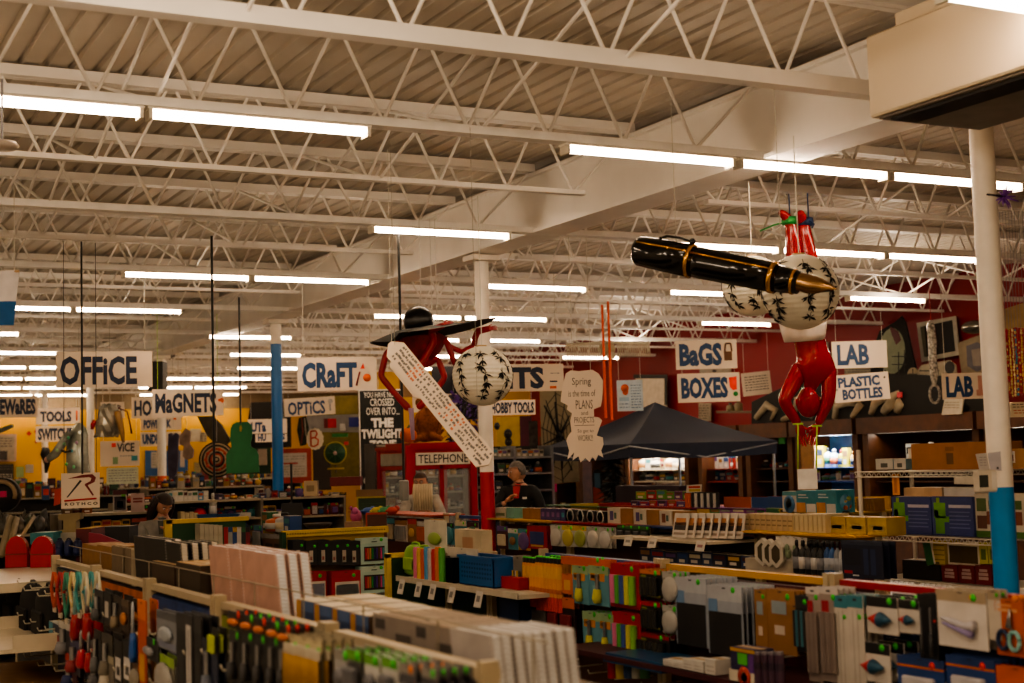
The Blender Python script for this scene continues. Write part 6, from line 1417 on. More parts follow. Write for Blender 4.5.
for i in range(11):
    th = math.pi * i / 10
    for j in range(20):
        a = 2 * math.pi * j / 20; r = (.115 + .01 * math.cos(a * 8)) * math.sin(th); vs.append((r * math.cos(a), r * math.sin(a), .1 + .1 * math.cos(th)))
m.add(vs, [(i * 20 + j, (i + 1) * 20 + j, (i + 1) * 20 + (j + 1) % 20, i * 20 + (j + 1) % 20) for i in range(10) for j in range(20)], mat('d8641a', rough=.8), True); m.build('body', t)
m = MB(); m.tube([(0, 0, .19), (.02, 0, .24)], [.025, .015], '4a5c24'); m.build('stem', t)
p = W(465, 420, d=21.5); t = thing('purple_tinsel_tree', 'black and purple tinsel tree beside the red and white column', 'tinsel tree', (p.x, p.y, 0)); kq = 21.5 / F
m = MB(); m.cyl((0, 0, 0), (0, 0, 2.7), .03, 'black'); m.build('trunk', t)
for col, nm in (('1a1018', 'dark_needles'), ('5a2a8c', 'purple_needles')):
    m = MB(); rnd = random.Random(len(nm))
    for q in range(260):
        zz = rnd.uniform(1.9, 2.78); r = .26 * (1.1 - abs(zz - 2.3)); a = rnd.uniform(0, 6.28); v = Vector((math.cos(a) * r, math.sin(a) * r, zz)); w_ = v + Vector((rnd.uniform(-.07, .07), rnd.uniform(-.07, .07), rnd.uniform(-.07, .07)))
        m.quad([v, v + Vector((.03, 0, .02)), w_ + Vector((.02, 0, .03)), w_], col)
    m.build(nm, t); bpy.data.objects[-1] if False else None

# ------------------------------------------------------------------ blue pop-up tent
P = W(630, 457.6, d=19.6); TX, TY = P.x, P.y; TS = 2.48
zb_ = P.z; zt_ = W(631, 444, d=19.6).z; zp = W(653.5, 402, d=21.25).z
e = thing('popup_tent', 'dark blue pop-up canopy tent on thin metal legs', 'tent', (TX, TY, 0)); tm = mat('1e2a44', rough=.7, noise=.08, scale=2)
m = MB(); cx, cy = TS / 2, TS / 2; n = 6
cor = [(0, 0), (TS, 0), (TS, TS), (0, TS)]
for i in range(4):
    a, b = cor[i], cor[(i + 1) % 4]; vs = []
    for r in range(n + 1):
        f = r / n
        for q in range(n + 1):
            g = q / n; x = (a[0] + (b[0] - a[0]) * g) * (1 - f) + cx * f; y = (a[1] + (b[1] - a[1]) * g) * (1 - f) + cy * f
            sag = -.09 * math.sin(math.pi * f) * math.sin(math.pi * g) - .04 * math.sin(math.pi * f)
            vs.append((x, y, zt_ + (zp - zt_) * f + sag))
    m.add(vs, [(r * (n + 1) + q, r * (n + 1) + q + 1, (r + 1) * (n + 1) + q + 1, (r + 1) * (n + 1) + q) for r in range(n) for q in range(n)], tm, True)
m.build('canopy', e)
m = MB()
for i in range(4):
    a, b = cor[i], cor[(i + 1) % 4]; vs = []
    for q in range(13):
        g = q / 12; x, y = a[0] + (b[0] - a[0]) * g, a[1] + (b[1] - a[1]) * g; dz = -.03 * math.sin(math.pi * g); ox = .02 * math.sin(q * 2.1)
        vs += [(x, y, zt_), (x + (ox if a[0] == b[0] else 0), y + (ox if a[1] == b[1] else 0), zb_ + dz)]
    m.add(vs, [(2 * q, 2 * q + 1, 2 * q + 3, 2 * q + 2) for q in range(12)], mat('18223a', rough=.7), True)
m.build('valance', e)
for x, y in cor:
    m = MB(); m.cyl((x + (.04 if x == 0 else -.04), y + (.04 if y == 0 else -.04), 0), (x + (.04 if x == 0 else -.04), y + (.04 if y == 0 else -.04), zt_), .022, STEEL, 8); m.build('leg', e)
for i in range(4):
    a, b = cor[i], cor[(i + 1) % 4]; m = MB(); m.cyl((a[0], a[1], zt_ - .03), ((a[0] + b[0]) / 2, (a[1] + b[1]) / 2, zb_ - .02), .012, STEEL, 6); m.cyl(((a[0] + b[0]) / 2, (a[1] + b[1]) / 2, zb_ - .02), (b[0], b[1], zt_ - .03), .012, STEEL, 6); m.build('truss_bar', e)

# ------------------------------------------------------------------ display cabinets along the red wall
XC = 14.7; wood = mat('5a341a', rough=.45, noise=.22, scale=5)
def wy(px): return W(px, 480, X=XC).y
zf1, zf0 = W(867, 418, X=XC).z, W(867, 434, X=XC).z
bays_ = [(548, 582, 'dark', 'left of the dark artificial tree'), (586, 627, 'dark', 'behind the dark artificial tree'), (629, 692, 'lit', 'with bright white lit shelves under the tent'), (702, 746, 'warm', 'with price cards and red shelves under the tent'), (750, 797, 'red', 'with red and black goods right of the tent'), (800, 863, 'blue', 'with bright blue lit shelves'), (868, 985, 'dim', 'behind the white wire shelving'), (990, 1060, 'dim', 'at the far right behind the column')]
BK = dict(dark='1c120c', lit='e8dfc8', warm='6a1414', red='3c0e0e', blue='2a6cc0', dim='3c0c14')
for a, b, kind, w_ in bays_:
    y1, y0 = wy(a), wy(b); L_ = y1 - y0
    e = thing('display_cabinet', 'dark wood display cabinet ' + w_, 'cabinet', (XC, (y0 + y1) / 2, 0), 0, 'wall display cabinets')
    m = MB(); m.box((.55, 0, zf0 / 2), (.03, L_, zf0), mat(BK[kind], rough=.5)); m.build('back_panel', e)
    m = MB(); m.box((.2, 0, (zf0 + zf1) / 2), (.75, L_ + .02, zf1 - zf0), wood); m.build('fascia', e)
    for y in (-L_ / 2, L_ / 2):
        m = MB(); m.box((.24, y - .06 * (1 if y > 0 else -1), zf0 / 2), (.62, .12, zf0), wood); m.build('side_post', e)
    m = MB(); m.box((.22, 0, .42), (.66, L_ - .26, .84), wood); m.build('base_cupboard', e)
    for zz in (1.33, 1.54):
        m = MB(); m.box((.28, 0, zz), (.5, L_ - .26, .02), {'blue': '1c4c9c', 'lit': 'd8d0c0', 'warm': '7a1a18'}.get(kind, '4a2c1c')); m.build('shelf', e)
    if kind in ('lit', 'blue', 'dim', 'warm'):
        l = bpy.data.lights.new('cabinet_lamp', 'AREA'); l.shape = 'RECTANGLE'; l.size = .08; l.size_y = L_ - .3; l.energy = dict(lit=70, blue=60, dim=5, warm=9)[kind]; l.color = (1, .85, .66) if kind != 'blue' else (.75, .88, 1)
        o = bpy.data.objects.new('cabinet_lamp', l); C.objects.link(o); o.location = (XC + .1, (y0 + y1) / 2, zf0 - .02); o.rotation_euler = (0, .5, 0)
XG_ = XC + .2
def inrow(x0, x1, yb, hr, wr, kinds, where, cols, seed): row('X', XG_, x0, x1, yb, hr, wr, kinds, where, cols, seed=seed, d=.1, zb=1.552 if 'upper' in where or 'behind the card' in where else 1.342)
inrow(634, 688, 468, (8, 13), (4, 8), ['bottle', 'box', 'card'], 'on the upper shelf of the bright white cabinet', ['d8d0c0', 'c8c4bc', '98989a', 'e0d8c8', 'b8a888'], 31)
inrow(634, 688, 482, (8, 12), (5, 9), ['bottle', 'box'], 'on the lower shelf of the bright white cabinet', ['5a6058', '8a8c84', 'd8d4c8', '48504c'], 32)
inrow(706, 744, 468, (9, 13), (4, 7), ['card', 'box'], 'on the upper shelf of the red shelved cabinet', ['c8c0b4', 'a8a8a8', 'b02824', 'd8d0c4'], 33)
inrow(706, 744, 482, (7, 12), (5, 9), ['box'], 'on the lower shelf of the red shelved cabinet', ['1c4474', 'a82420', 'c8a888', '601414'], 34)
inrow(754, 794, 471, (7, 12), (4, 8), ['box', 'bottle'], 'on the upper shelf right of the tent', ['1a1410', '701818', '2c1c14'], 35)
inrow(806, 862, 460, (8, 14), (4, 7), ['bottle', 'box', 'card'], 'on the upper shelf of the blue cabinet', ['e0e0dc', 'd8a040', 'c8ccd0', 'e0c020', 'd0d0d0'], 36)
inrow(806, 862, 479, (5, 11), (5, 8), ['bottle', 'card'], 'on the lower shelf of the blue cabinet', ['d0d4d8', 'c8ccd8', '8090a8'], 37)
inrow(906, 984, 452, (6, 11), (6, 10), ['box', 'bottle'], 'in the cabinet behind the cardboard box', ['d8e0e0', 'c8c0b0', '3c2018', 'b0a890'], 38)
flat('wooden_plank', 'tall pale wooden plank leaning between the red and blue cabinets', 'plank', 'X', XC - .05, R4(799, 436, 815, 500), mat('a87844', rough=.5, noise=.2, scale=7))
flat('green_price_card', 'bright green card on the cabinet right of the tent', 'card', 'X', XC - .02, R4(779, 436, 785, 444), '2c9840')
# stuff above the fascia
XW = 14.62
flat('painted_mural_board', 'long black board painted with pale bone shapes above the cabinets', 'board', 'X', XW, [(752, 402), (790, 384), (850, 381), (905, 374), (945, 376), (985, 372), (985, 414), (867, 418), (752, 424)], mat('16130f', rough=.8),
     strokes=[([(757, 418), (768, 405), (777, 410), (772, 420)], [2.5, 3.5, 3, 1.5], 'a8987c'), ([(783, 420), (795, 415), (798, 400), (806, 396)], [2, 3, 3, 2], 'a8987c'), ([(812, 418), (818, 404), (828, 400), (838, 402)], [2, 3.5, 3, 2], 'b8a88c'), ([(836, 419), (838, 406), (848, 402), (856, 404)], [2.5, 3, 3.5, 2], 'b8a88c'), ([(853, 417), (862, 404), (858, 398), (868, 392)], [2, 3.5, 4, 2], 'b0a084'),
              ([(872, 414), (877, 402), (886, 398), (880, 388)], [2.5, 4, 3, 2], 'b8a88c'), ([(885, 412), (892, 404), (894, 396), (900, 392)], [3.5, 4.5, 3, 1.5], 'b0a084'), ([(898, 412), (901, 404), (899, 399)], [3, 4, 2], 'a8987c')])
flat('gothic_clock_panel', 'black pointed panel with a pale green oval moon on the red wall', 'wall ornament', 'X', 15.5, [(871, 372), (873, 350), (880, 331), (895, 322), (902, 316), (906, 322), (911, 345), (917, 372), (917, 400), (880, 402)], mat('12100d', rough=.8), [(oval(893, 351, 13, 23), '8c9474'), ([(890, 326), (899, 331), (902, 340), (897, 345), (893, 336)], '5c0c14'), (R4(899, 352, 900, 374), '1a1a14'), (R4(905, 350, 905.8, 372), '1a1a14'), (R4(893, 356, 908, 357), '1a1a14'), (R4(893, 364, 908, 365), '1a1a14')])
flat('framed_dark_picture', 'dark picture in a pale tilted frame high on the red wall', 'picture', 'X', 15.85, [(917, 323), (956, 316), (960, 355), (922, 362)], 'c8c0ae', [([(921, 327), (953, 320), (956, 351), (926, 357)], '14120f'), ([(921, 327), (925, 326), (928, 356), (925, 357)], '6c6a58')])
flat('pale_cannon_cutout', 'pale cylinder-shaped cut-out with a dark round mouth on the wall', 'wall ornament', 'X', 15.3, [(917, 372), (922, 365), (950, 360), (956, 365), (957, 375), (952, 384), (930, 388), (920, 383)], 'a89c84', [(oval(950.5, 367.5, 5, 6.5), '14120f'), (R4(920, 370, 940, 371.5), '4a4436')])
flat('small_round_clock', 'small tan round dial with a cross and a long tail above the cabinets', 'wall ornament', 'X', 15.3, oval(913.5, 374, 5.5, 6.5) , 'a89878', [(R4(913, 369, 914, 379), '3a3020'), (R4(909, 373.5, 918, 374.5), '3a3020')], strokes=[([(914, 380), (912, 396)], [1.5, 4], 'a89878')])
flat('animal_head_poster', 'tan poster with a grey animal head partly behind the white column', 'poster', 'X', 15.8, [(958, 343), (983, 334), (1000, 334), (1000, 374), (962, 374)], 'a08e70', [([(967, 346), (978, 342), (988, 348), (988, 366), (978, 372), (968, 366)], '6c6870'), ([(972, 350), (982, 348), (982, 366), (974, 366)], '988c80')])
flat('pink_note', 'small pink note on the mural above the cabinets', 'note', 'X', 14.58, R4(897.5, 392, 902, 397.5), 'd84858')
flat('white_price_sign', 'white sign leaning below the rightmost lab sign', 'sign', 'X', 14.5, [(945, 399), (964, 399), (962, 414), (942, 415)], 'c8bda8', scrib(946, 402, 961, 408, '8a8070'))
flat('projector_screen', 'white pull-down screen with a black casing on the red wall behind the tent', 'screen', 'X', 15.85, R4(636, 378, 667, 416), 'e0d4c0', [(R4(634, 374.5, 668, 378.5), '14120f'), (R4(665, 376, 668, 405), '14120f')])
flat('red_wall_notice', 'pale notice on the red wall just above the tent slope', 'notice', 'X', 15.9, R4(699, 403, 711, 421), 'b8a890', scrib(700, 405, 710, 419, '6a5c4c'))
flat('red_wall_notice', 'small pale paper between the bags and boxes signs', 'notice', 'X', 15.9, R4(700, 368, 731, 373.5), 'a89c8c', [(oval(715, 371, 2, 1.5), '302820')])
flat('red_wall_notice', 'small lined notice between the two upper lab signs', 'notice', 'X', 15.9, R4(845, 368, 876, 374), 'a89c84', scrib(846, 369, 875, 374, '4a4034'))
flat('narrow_wall_notice', 'narrow pale notice beside the red mannequin on the red wall', 'notice', 'X', 15.9, R4(822, 342, 828, 366), 'a8907c', scrib(823, 344, 827, 364, '6a5040'))
p = W(974, 327, X=15.7); k = depth(p) / F; t = thing('silver_dome', 'silver dome lamp on the red wall beside the white column', 'lamp', p)
m = MB(); m.ell((0, 0, 0), (.15, 10 * k * 1.5, 7 * k), mat('b0aca0', rough=.25, metal=.8), 18, 10); m.build('dome', t); m = MB(); m.box((.25, 0, 0), (.3, .05, .05), 'grey'); m.build('wall_bracket', t)
for i, (x, c, r) in enumerate(((918, 'a08c6c', 4), (934, '98886c', 4))): put('box', 'X', 14.75, (x - 8, 405, x + 8, 415), dict(col=c, d=.2), 'crate', 'pale crate on top of the cabinets below the plastic tube, %s one' % ('left' if i == 0 else 'right'), 'crate')
put('box', 'X', 14.75, (965, 399, 984, 413), dict(col='16130f', art=[(.3, .2, .7, .7, '4a3820')], d=.2), 'radio', 'black box radio on top of the cabinets beside the lab sign', 'radio')
for i, (x, h) in enumerate(((757, 9), (763, 7), (727, 8), (735, 11))): put('bottle', 'X', 14.75, (x, 411 - h, x + 5, 411), dict(col='98948a' if i < 2 else '8a7c5c', cap='58544c'), 'glass_jar', 'small jar on the wall shelf right of the tent peak, %s' % ORD[i], 'jar')
flat('mounted_wall_shelf', 'thin wall shelf carrying jars right of the tent peak', 'shelf', 'X', 14.85, R4(722, 411, 770, 413), '6a5c48', thick=.24)
# hanging bead strands at the right edge
kb2 = 12 / F
for i, (x, c) in enumerate(((1008, 'b01828'), (1011, 'c8a040'), (1014, 'd8c890'), (1017, '1c7c98'), (1020, 'b02030'), (1023, 'c8a040'), (1027, '2c8c48'), (1031, 'b01828'))):
    p = W(x, 365, d=12); t = thing('hanging_bead_strand', 'string of shiny beads at the right edge, %s from the column' % ORD[i], 'beads', p); m = MB(); rnd = random.Random(i); zz = 35 * kb2
    while zz > -32 * kb2: r = rnd.uniform(.7, 1.3) * kb2; m.ell((rnd.uniform(-.004, .004), 0, zz), (r, r, r * 1.4), rnd.choice([c, c, 'c8b070']), 6, 4); zz -= r * 2.6
    m.build('beads', t); m = MB(); m.cyl((0, 0, 34 * kb2), (0, 0, 3.75 - p.z), .002, 'grey', 4); m.build('string', t)
flat('hanging_price_sign', 'cream sign with red and black marks under the bead strands', 'sign', 'C', 12, R4(1010, 402, 1034, 417), 'd8c8a8', scrib(1012, 404, 1033, 408, '302820') + scrib(1012, 410, 1033, 415, 'b83020'))
flat('hanging_cloth_swag', 'tan cloth swag at the right edge above the bead strands', 'cloth', 'C', 13, [(1003, 309), (1035, 300), (1035, 330), (1015, 327), (1003, 331)], mat('b89868', rough=.8, noise=.2))

# dark shelving seen through the booth
p0, p1 = W(374, 490, d=21.5), W(472, 490, d=21.5); Yb_ = (p0.y + p1.y) / 2; p0, p1 = W(374, 490, Y=Yb_), W(470, 490, Y=Yb_)
e = thing('dark_shelving', 'dark shelving with bright goods seen through the booth glass', 'shelf unit', ((p0.x + p1.x) / 2, Yb_, 0)); w_ = p1.x - p0.x
m = MB(); m.box((0, .3, 1.05), (w_, .03, 2.1), '181614'); m.build('back_panel', e)
zz_ = [W(420, y, Y=Yb_).z for y in (476, 492, 508)]
for z in zz_ + [2.08]:
    m = MB(); m.box((0, .1, z - .015), (w_, .4, .03), 'a09888'); m.build('shelf', e)
for x in (-w_ / 2, w_ / 2):
    m = MB(); m.box((x, .1, 1.05), (.04, .4, 2.1), '3a3430'); m.build('side_panel', e)
for q, y in enumerate((476, 492, 508)): row('Y', Yb_ - .05, 384, 466, y, (6, 12), (4, 8), ['box', 'bottle'], 'on the %s board of the dark shelving behind the booth' % ('top', 'middle', 'low')[q], ['3c5c54', '6a6a60', 'a89c80', '6c2a20', '2c3c4c', '98784c'], seed=70 + q, zb=zz_[q])
DIM[0] = .66
# ------------------------------------------------------------------ back of the shop, left side: yellow wall and what hangs before it
YW = 37.85
def wallp(name, label, cat, poly, col, extras=(), **k): return flat(name, label, cat, 'Y', YW, poly, col, extras, **k)
wallp('wall_poster', 'cream poster with a pink border on the yellow wall at the left edge', 'poster', R4(-4, 434, 16.5, 461.5), 'd0b0a0', [(R4(-2, 436, 14.5, 460), 'b8a890')] + scrib(0, 438, 12, 446, '4a4440') + [(R4(-1, 451, 7, 460), '3c3430')])
wallp('wall_poster', 'dark poster with pale scribbled lettering below the cream one', 'poster', R4(-6, 464, 13.5, 484), '1a1816', scrib(-4, 466, 12, 470, '6a6450') + scrib(-4, 474, 12, 480, 'b8b0a0', 2.2, 1.2))
wallp('wall_note', 'pale green square note on the yellow wall', 'note', R4(16, 466.5, 24, 477.5), '98b070')
wallp('wall_note', 'small silver square on the yellow wall beside the green note', 'note', R4(25.5, 464.5, 33.5, 473), 'b8b4a8')
wallp('wall_note', 'small maroon square on the yellow wall below the green note', 'note', R4(18, 478, 25.5, 483.5), '5c2014')
for i, (x, y, r, c) in enumerate(((29, 433.5, 2.8, 'c82020'), (36, 431.5, 2.2, 'c81c24'), (36, 442, 1.8, 'a81820'))): wallp('red_wall_ornament', 'red diamond ornament on the yellow wall near the tools signs, ' + ('largest', 'upper small one', 'lower small one')[i], 'ornament', [(x - r, y), (x, y - r), (x + r, y), (x, y + r)], c)
t = flat('grey_metal_tube', 'grey metal tube slanting before the yellow wall at the left edge', 'tube', 'C', 26, [(-6, 430), (12, 424.5), (13.5, 427.5), (-6, 435.5)], mat('8a9088', rough=.3, metal=.5), thick=.08)
wallp('bulletin_board', 'blue bulletin board with white sheets behind the orange footed column', 'board', R4(145, 450.5, 188, 476), '1c5c98', [(R4(151, 452, 160, 468), 'c0b8a8'), (R4(180, 451, 184.5, 467), 'c8b8a8')] + scrib(152, 454, 159, 467, '8a8478'))
wallp('wall_poster', 'cream lined poster left of the striped target', 'poster', R4(194, 462, 231, 480), 'a89868', scrib(196, 464, 222, 478, '7c7048'))
wallp('wall_sheet', 'white sheet on the yellow wall right of the magnets sign', 'sheet', R4(190, 429, 201, 441.5), 'c8bca4')
wallp('wall_sheet', 'second smaller sheet beside the white sheet on the yellow wall', 'sheet', R4(200, 432, 207, 442), 'b0a48c', scrib(201, 433, 206, 441, '5c5440'))
flat('dark_wall_board', 'black hanging panel behind the blue column', 'panel', 'C', 29, [(251, 402), (291, 402), (291, 448), (248, 448), (248, 420)], mat('0f0d0c', rough=.8))
flat('green_cloth_board', 'dark green panel below the black hanging panel', 'panel', 'C', 28, R4(232, 448, 271, 474), '123c22')
flat('pale_notice', 'pale notice on the dark green panel left of the blue column', 'notice', 'C', 27.8, R4(258, 449, 267, 465), 'b8a490')
flat('white_marker_board', 'white board in a red frame right of the blue column', 'board', 'C', 27, R4(279, 448.5, 311.5, 483), 'b03018', [(R4(281.5, 453, 307, 477), 'c8c0b4'), (R4(282, 462.5, 298, 464), 'b83028')] + scrib(283, 456, 305, 460, '98948c') + scrib(283, 466, 305, 474, '98948c'))
flat('olive_wall_cloth', 'olive yellow cloth hanging beside the black lettered banner', 'cloth', 'C', 30, R4(313, 396, 361, 482), mat('6a5c18', rough=.8, noise=.15))
flat('grey_hanging_banner', 'grey hanging strip with a red square and a blue square', 'banner', 'C', 26, [(307, 415), (360, 415), (360, 433), (303, 431)], '8c8884', [(R4(324, 418.5, 336.5, 428), 'c81420'), (R4(324, 418.5, 328, 428), '7a0c14'), (R4(349, 418, 359, 427.5), '1c2c90'), ([(340, 424), (345, 424), (346, 431), (340, 431)], 'd8d4cc')])
flat('green_wall_sign', 'narrow green strip sign under the grey strip', 'sign', 'C', 27, R4(332, 433.5, 348, 437), '1c8c3c')
flat('red_tag', 'small red tag on the olive cloth', 'tag', 'C', 25.8, R4(344, 441.5, 348.5, 445), 'd83030')
flat('dark_shelf_frame', 'dark wooden shelf upright below the scalloped sign', 'shelf', 'C', 27, R4(313, 446, 331, 490), '2a1a0e')
# scalloped sign
sc = [(315 + 8.2 * (1 + .07 * (i % 2)) * math.cos(i * math.pi / 14), 439 + 10.5 * (1 + .07 * (i % 2)) * math.sin(i * math.pi / 14)) for i in range(28)]
e = flat('scalloped_sign', 'white scalloped sign with a red letter B under the optics sign', 'sign', 'C', 23.5, sc, 'e0d4b8', strokes=[([(311, 431), (311, 446)], .9, 'c83820'), ([(311, 431), (316, 431), (317.5, 434), (315, 437.5), (311, 438)], .9, 'c83820'), ([(315, 437.5), (318.5, 440), (318, 444.5), (314, 446.5), (311, 446)], .9, 'c83820')])
flat('dark_hanging_plant', 'dark trailing bundle hanging left of the scalloped sign', 'ornament', 'C', 24, [(299, 418), (306, 416), (309, 428), (306, 445), (300, 446), (297, 430)], mat('2c3424', rough=.9, noise=.4, scale=20), strokes=[([(302, 418), (303, 432), (301, 444)], .8, '8a3020'), ([(305, 418), (306, 436)], .7, 'a8a090')])
# green wheel
p = W(335.5, 453, d=24.5); k = 24.5 / F; e = thing('mounted_prize_wheel', 'round dark green wheel with a yellow rim on the olive cloth', 'wheel', p, -.48)
m = MB(); m.lathe([(10.6 * k, 0), (10.6 * k, .04)], (0, 0, 0), '1c5028', 24, Matrix(((1, 0, 0), (0, 0, -1), (0, 1, 0)))); m.build('disc', e)
m = MB(); m.tube([(10.8 * k * math.cos(i * math.pi / 12), -.03, 10.8 * k * math.sin(i * math.pi / 12)) for i in range(25)], .9 * k, 'b8a820', 6); m.build('rim', e)
for i in range(8):
    m = MB(); a = i * math.pi / 4; m.cyl((0, -.045, 0), (10 * k * math.cos(a), -.045, 10 * k * math.sin(a)), .35 * k, '3a7038', 5); m.build('spoke', e)
m = MB(); m.ell((0, -.05, 0), (2 * k, .03, 2 * k), 'd8b8b0'); m.build('hub', e)
m = MB(); m.box((0, .0, -15 * k), (2 * k, .04, 10 * k), '4a3c18'); m.box((0, 0, -15.5 * k), (16 * k, .1, 1.6 * k), 'b89818'); m.build('stand', e)
# striped target, green silhouette, cloth cone
p = W(217, 459.5, d=20.5); k = 20.5 / F; e = thing('hanging_striped_target', 'round target of black and orange rings behind the green silhouette', 'target', p, -.4)
TM = Matrix(((1, 0, 0), (0, 0, -1), (0, 1, 0))); m = MB()
for q, (r, c) in enumerate(((18, '1a1612'), (16.4, 'c8b490'), (15, '1a1612'), (13, 'c8b490'), (11.5, 'c8401c'), (9.6, 'c8b490'), (8, '1a1612'), (6.2, 'c8401c'), (4.6, 'c8b490'), (2.8, '1a1612'), (1.5, 'c8b490'))): m.lathe([(r * k, 0), (r * k, .01)], (0, -.006 * q, 0), c, 28, TM)
m.build('disc', e)
for i in range(10):
    m = MB(); a = i * .628; m.ell((10.5 * k * math.cos(a), -.08, 10.5 * k * math.sin(a)), (1.6 * k, .01, 1.6 * k), 'd04018', 8, 5); m.build('orange_patch', e)
strings(e, [(0, 0, 17 * k)], 3.8)
e = flat('green_silhouette_target', 'bright green head-and-shoulders silhouette board hanging before the striped target', 'target', 'C', 18.5, [(226, 473), (226, 454), (229, 450), (231.5, 447), (231, 442), (230, 440), (231, 428), (233, 424), (237, 422), (248, 422), (251.5, 425), (252.5, 432), (252, 438), (250.5, 443), (251, 447), (256, 450), (258.5, 455), (259, 472.5)], mat('1c7c44', rough=.6, noise=.06), [([(240, 427), (241.5, 425), (242.5, 428), (241.5, 432), (240, 431)], 'c8a828')])
strings(e, [(0, 0, .3)], 3.8)
e = flat('brown_cloth_cone', 'grey-brown cloth cone hanging right of the magnets sign', 'cloth', 'C', 21.5, [(198, 416), (213, 416), (222, 425), (231, 441), (226, 446), (216, 444), (208, 436)], mat('5c5448', rough=.9, noise=.2), thick=.1); strings(e, [(0, 0, .2)], 3.8)
e = flat('purple_dress', 'grey-purple dress hanging right of the orange footed column', 'dress', 'C', 22, [(169, 434), (172, 433), (173.5, 436), (176, 433), (179, 435), (178, 445), (178.5, 458), (177, 472), (174, 480), (169, 476), (168, 462), (168.5, 448)], mat('4a4258', rough=.8, noise=.2), thick=.08); strings(e, [(0, 0, .3)], 3.8)
e = flat('pale_hanging_shirt', 'pale pink and grey shirt hanging beside the purple dress', 'shirt', 'C', 24, [(180, 436), (186, 428), (191, 432), (190, 444), (194, 450), (193, 458), (187, 460), (183, 456), (184, 446), (180, 444)], mat('a08878', rough=.8, noise=.25), thick=.08); strings(e, [(0, 0, .25)], 3.8)
# silver jacket with a tan arm
e = thing('hanging_silver_jacket', 'crumpled silver foil jacket hanging below the office sign', 'jacket', W(110, 420, d=19), -.4); k = 19 / F; L0 = e.location
sv = mat('c8c0ae', rough=.25, metal=.55, noise=.35, scale=6); m = MB(); rnd = random.Random(4); rings = []
for y, x0, x1 in ((404, 103, 117), (409, 99, 119), (416, 97, 121), (424, 96, 122), (431, 95, 121), (437, 94, 118)):
    rings.append([(((x0 + x1) / 2 - 110 + (x1 - x0) / 2 * math.cos(a) * rnd.uniform(.85, 1.1)) * k, (x1 - x0) / 3 * math.sin(a) * k * rnd.uniform(.7, 1.2), (420 - y + rnd.uniform(-1, 1)) * k) for a in [j * math.pi / 8 for j in range(16)]])
m.add([v for r in rings for v in r], [(i * 16 + j, i * 16 + (j + 1) % 16, (i + 1) * 16 + (j + 1) % 16, (i + 1) * 16 + j) for i in range(5) for j in range(16)], sv); m.build('foil_body', e)
m = MB(); m.tube([(9 * k, -.1, 8 * k), (11 * k, -.12, -2 * k), (13 * k, -.1, -12 * k), (14.5 * k, -.1, -23 * k)], [3.5 * k, 3.6 * k, 2.8 * k, 1.4 * k], 'a07c4c', 8); m.build('tan_arm', e)
m = MB(); m.tube([(-14 * k, -.05, 0), (-16 * k, -.05, -4 * k), (-17 * k, -.05, -9 * k)], [2.2 * k, 2.6 * k, 1.5 * k], mat('b81c28', rough=.25), 8); m.build('red_sleeve', e)
m = MB(); m.tube([(8 * k, 0, 12 * k), (17 * k, 0, 8 * k), (20 * k, 0, -5 * k), (21 * k, 0, -14 * k)], .8 * k, '6a1c18', 6); m.build('dark_strap', e)
strings(e, [(0, 0, 14 * k)], 3.8)
# iridescent costume
e = thing('hanging_iridescent_costume', 'shiny iridescent white costume with a black belt behind the square red R sign', 'costume', W(74, 455, d=20), -.4); k = 20 / F
ir = mat('c4c8b8', rough=.2, metal=.35, noise=.35, scale=5); m = MB(); rings = []
for y, x0, x1 in ((423, 76, 82), (428, 72, 86), (435, 69, 88), (443, 67, 88), (451, 66, 88), (461, 66, 89), (472, 67, 90), (482, 68, 89)):
    rings.append([(((x0 + x1) / 2 - 74 + (x1 - x0) / 2 * math.cos(a)) * k, (x1 - x0) / 3.2 * math.sin(a) * k, (455 - y) * k) for a in [j * math.pi / 8 for j in range(16)]])
m.add([v for r in rings for v in r], [(i * 16 + j, i * 16 + (j + 1) % 16, (i + 1) * 16 + (j + 1) % 16, (i + 1) * 16 + j) for i in range(7) for j in range(16)], ir, True); m.build('robe', e)
m = MB(); m.tube([(-3 * k, -.1, 22 * k), (-9 * k, -.12, 12 * k), (-16 * k, -.12, 2 * k), (-24 * k, -.1, -4 * k)], [3.5 * k, 4.5 * k, 4.6 * k, 3.4 * k], ir, 10); m.build('sleeve', e)
m = MB(); m.ell((-25 * k, -.1, -4 * k), (2.6 * k, .05, 3.2 * k), 'c89888'); m.build('cuff', e)
m = MB(); m.tube([(-9 * k, -.2, 5 * k), (-5 * k, -.22, 3 * k), (1 * k, -.22, 4 * k)], 1.3 * k, 'black', 6); m.build('belt', e)
for i, (x, y, c) in enumerate(((-2, 17, '70d8a0'), (-6, 11, '98e0a8'), (1, 4, '68c8d8'), (-4, -9, '60d878'), (3, -12, '88e0a0'), (-13, 5, 'a8d8a0'), (6, 12, 'd0a8c8'))):
    m = MB(); m.ell((x * k, -.215, y * k), (1.6 * k, .015, 1.8 * k), mat(c, rough=.15), 8, 5); m.build('shimmer_patch', e)
strings(e, [(5 * k, 0, 32 * k)], 3.8)
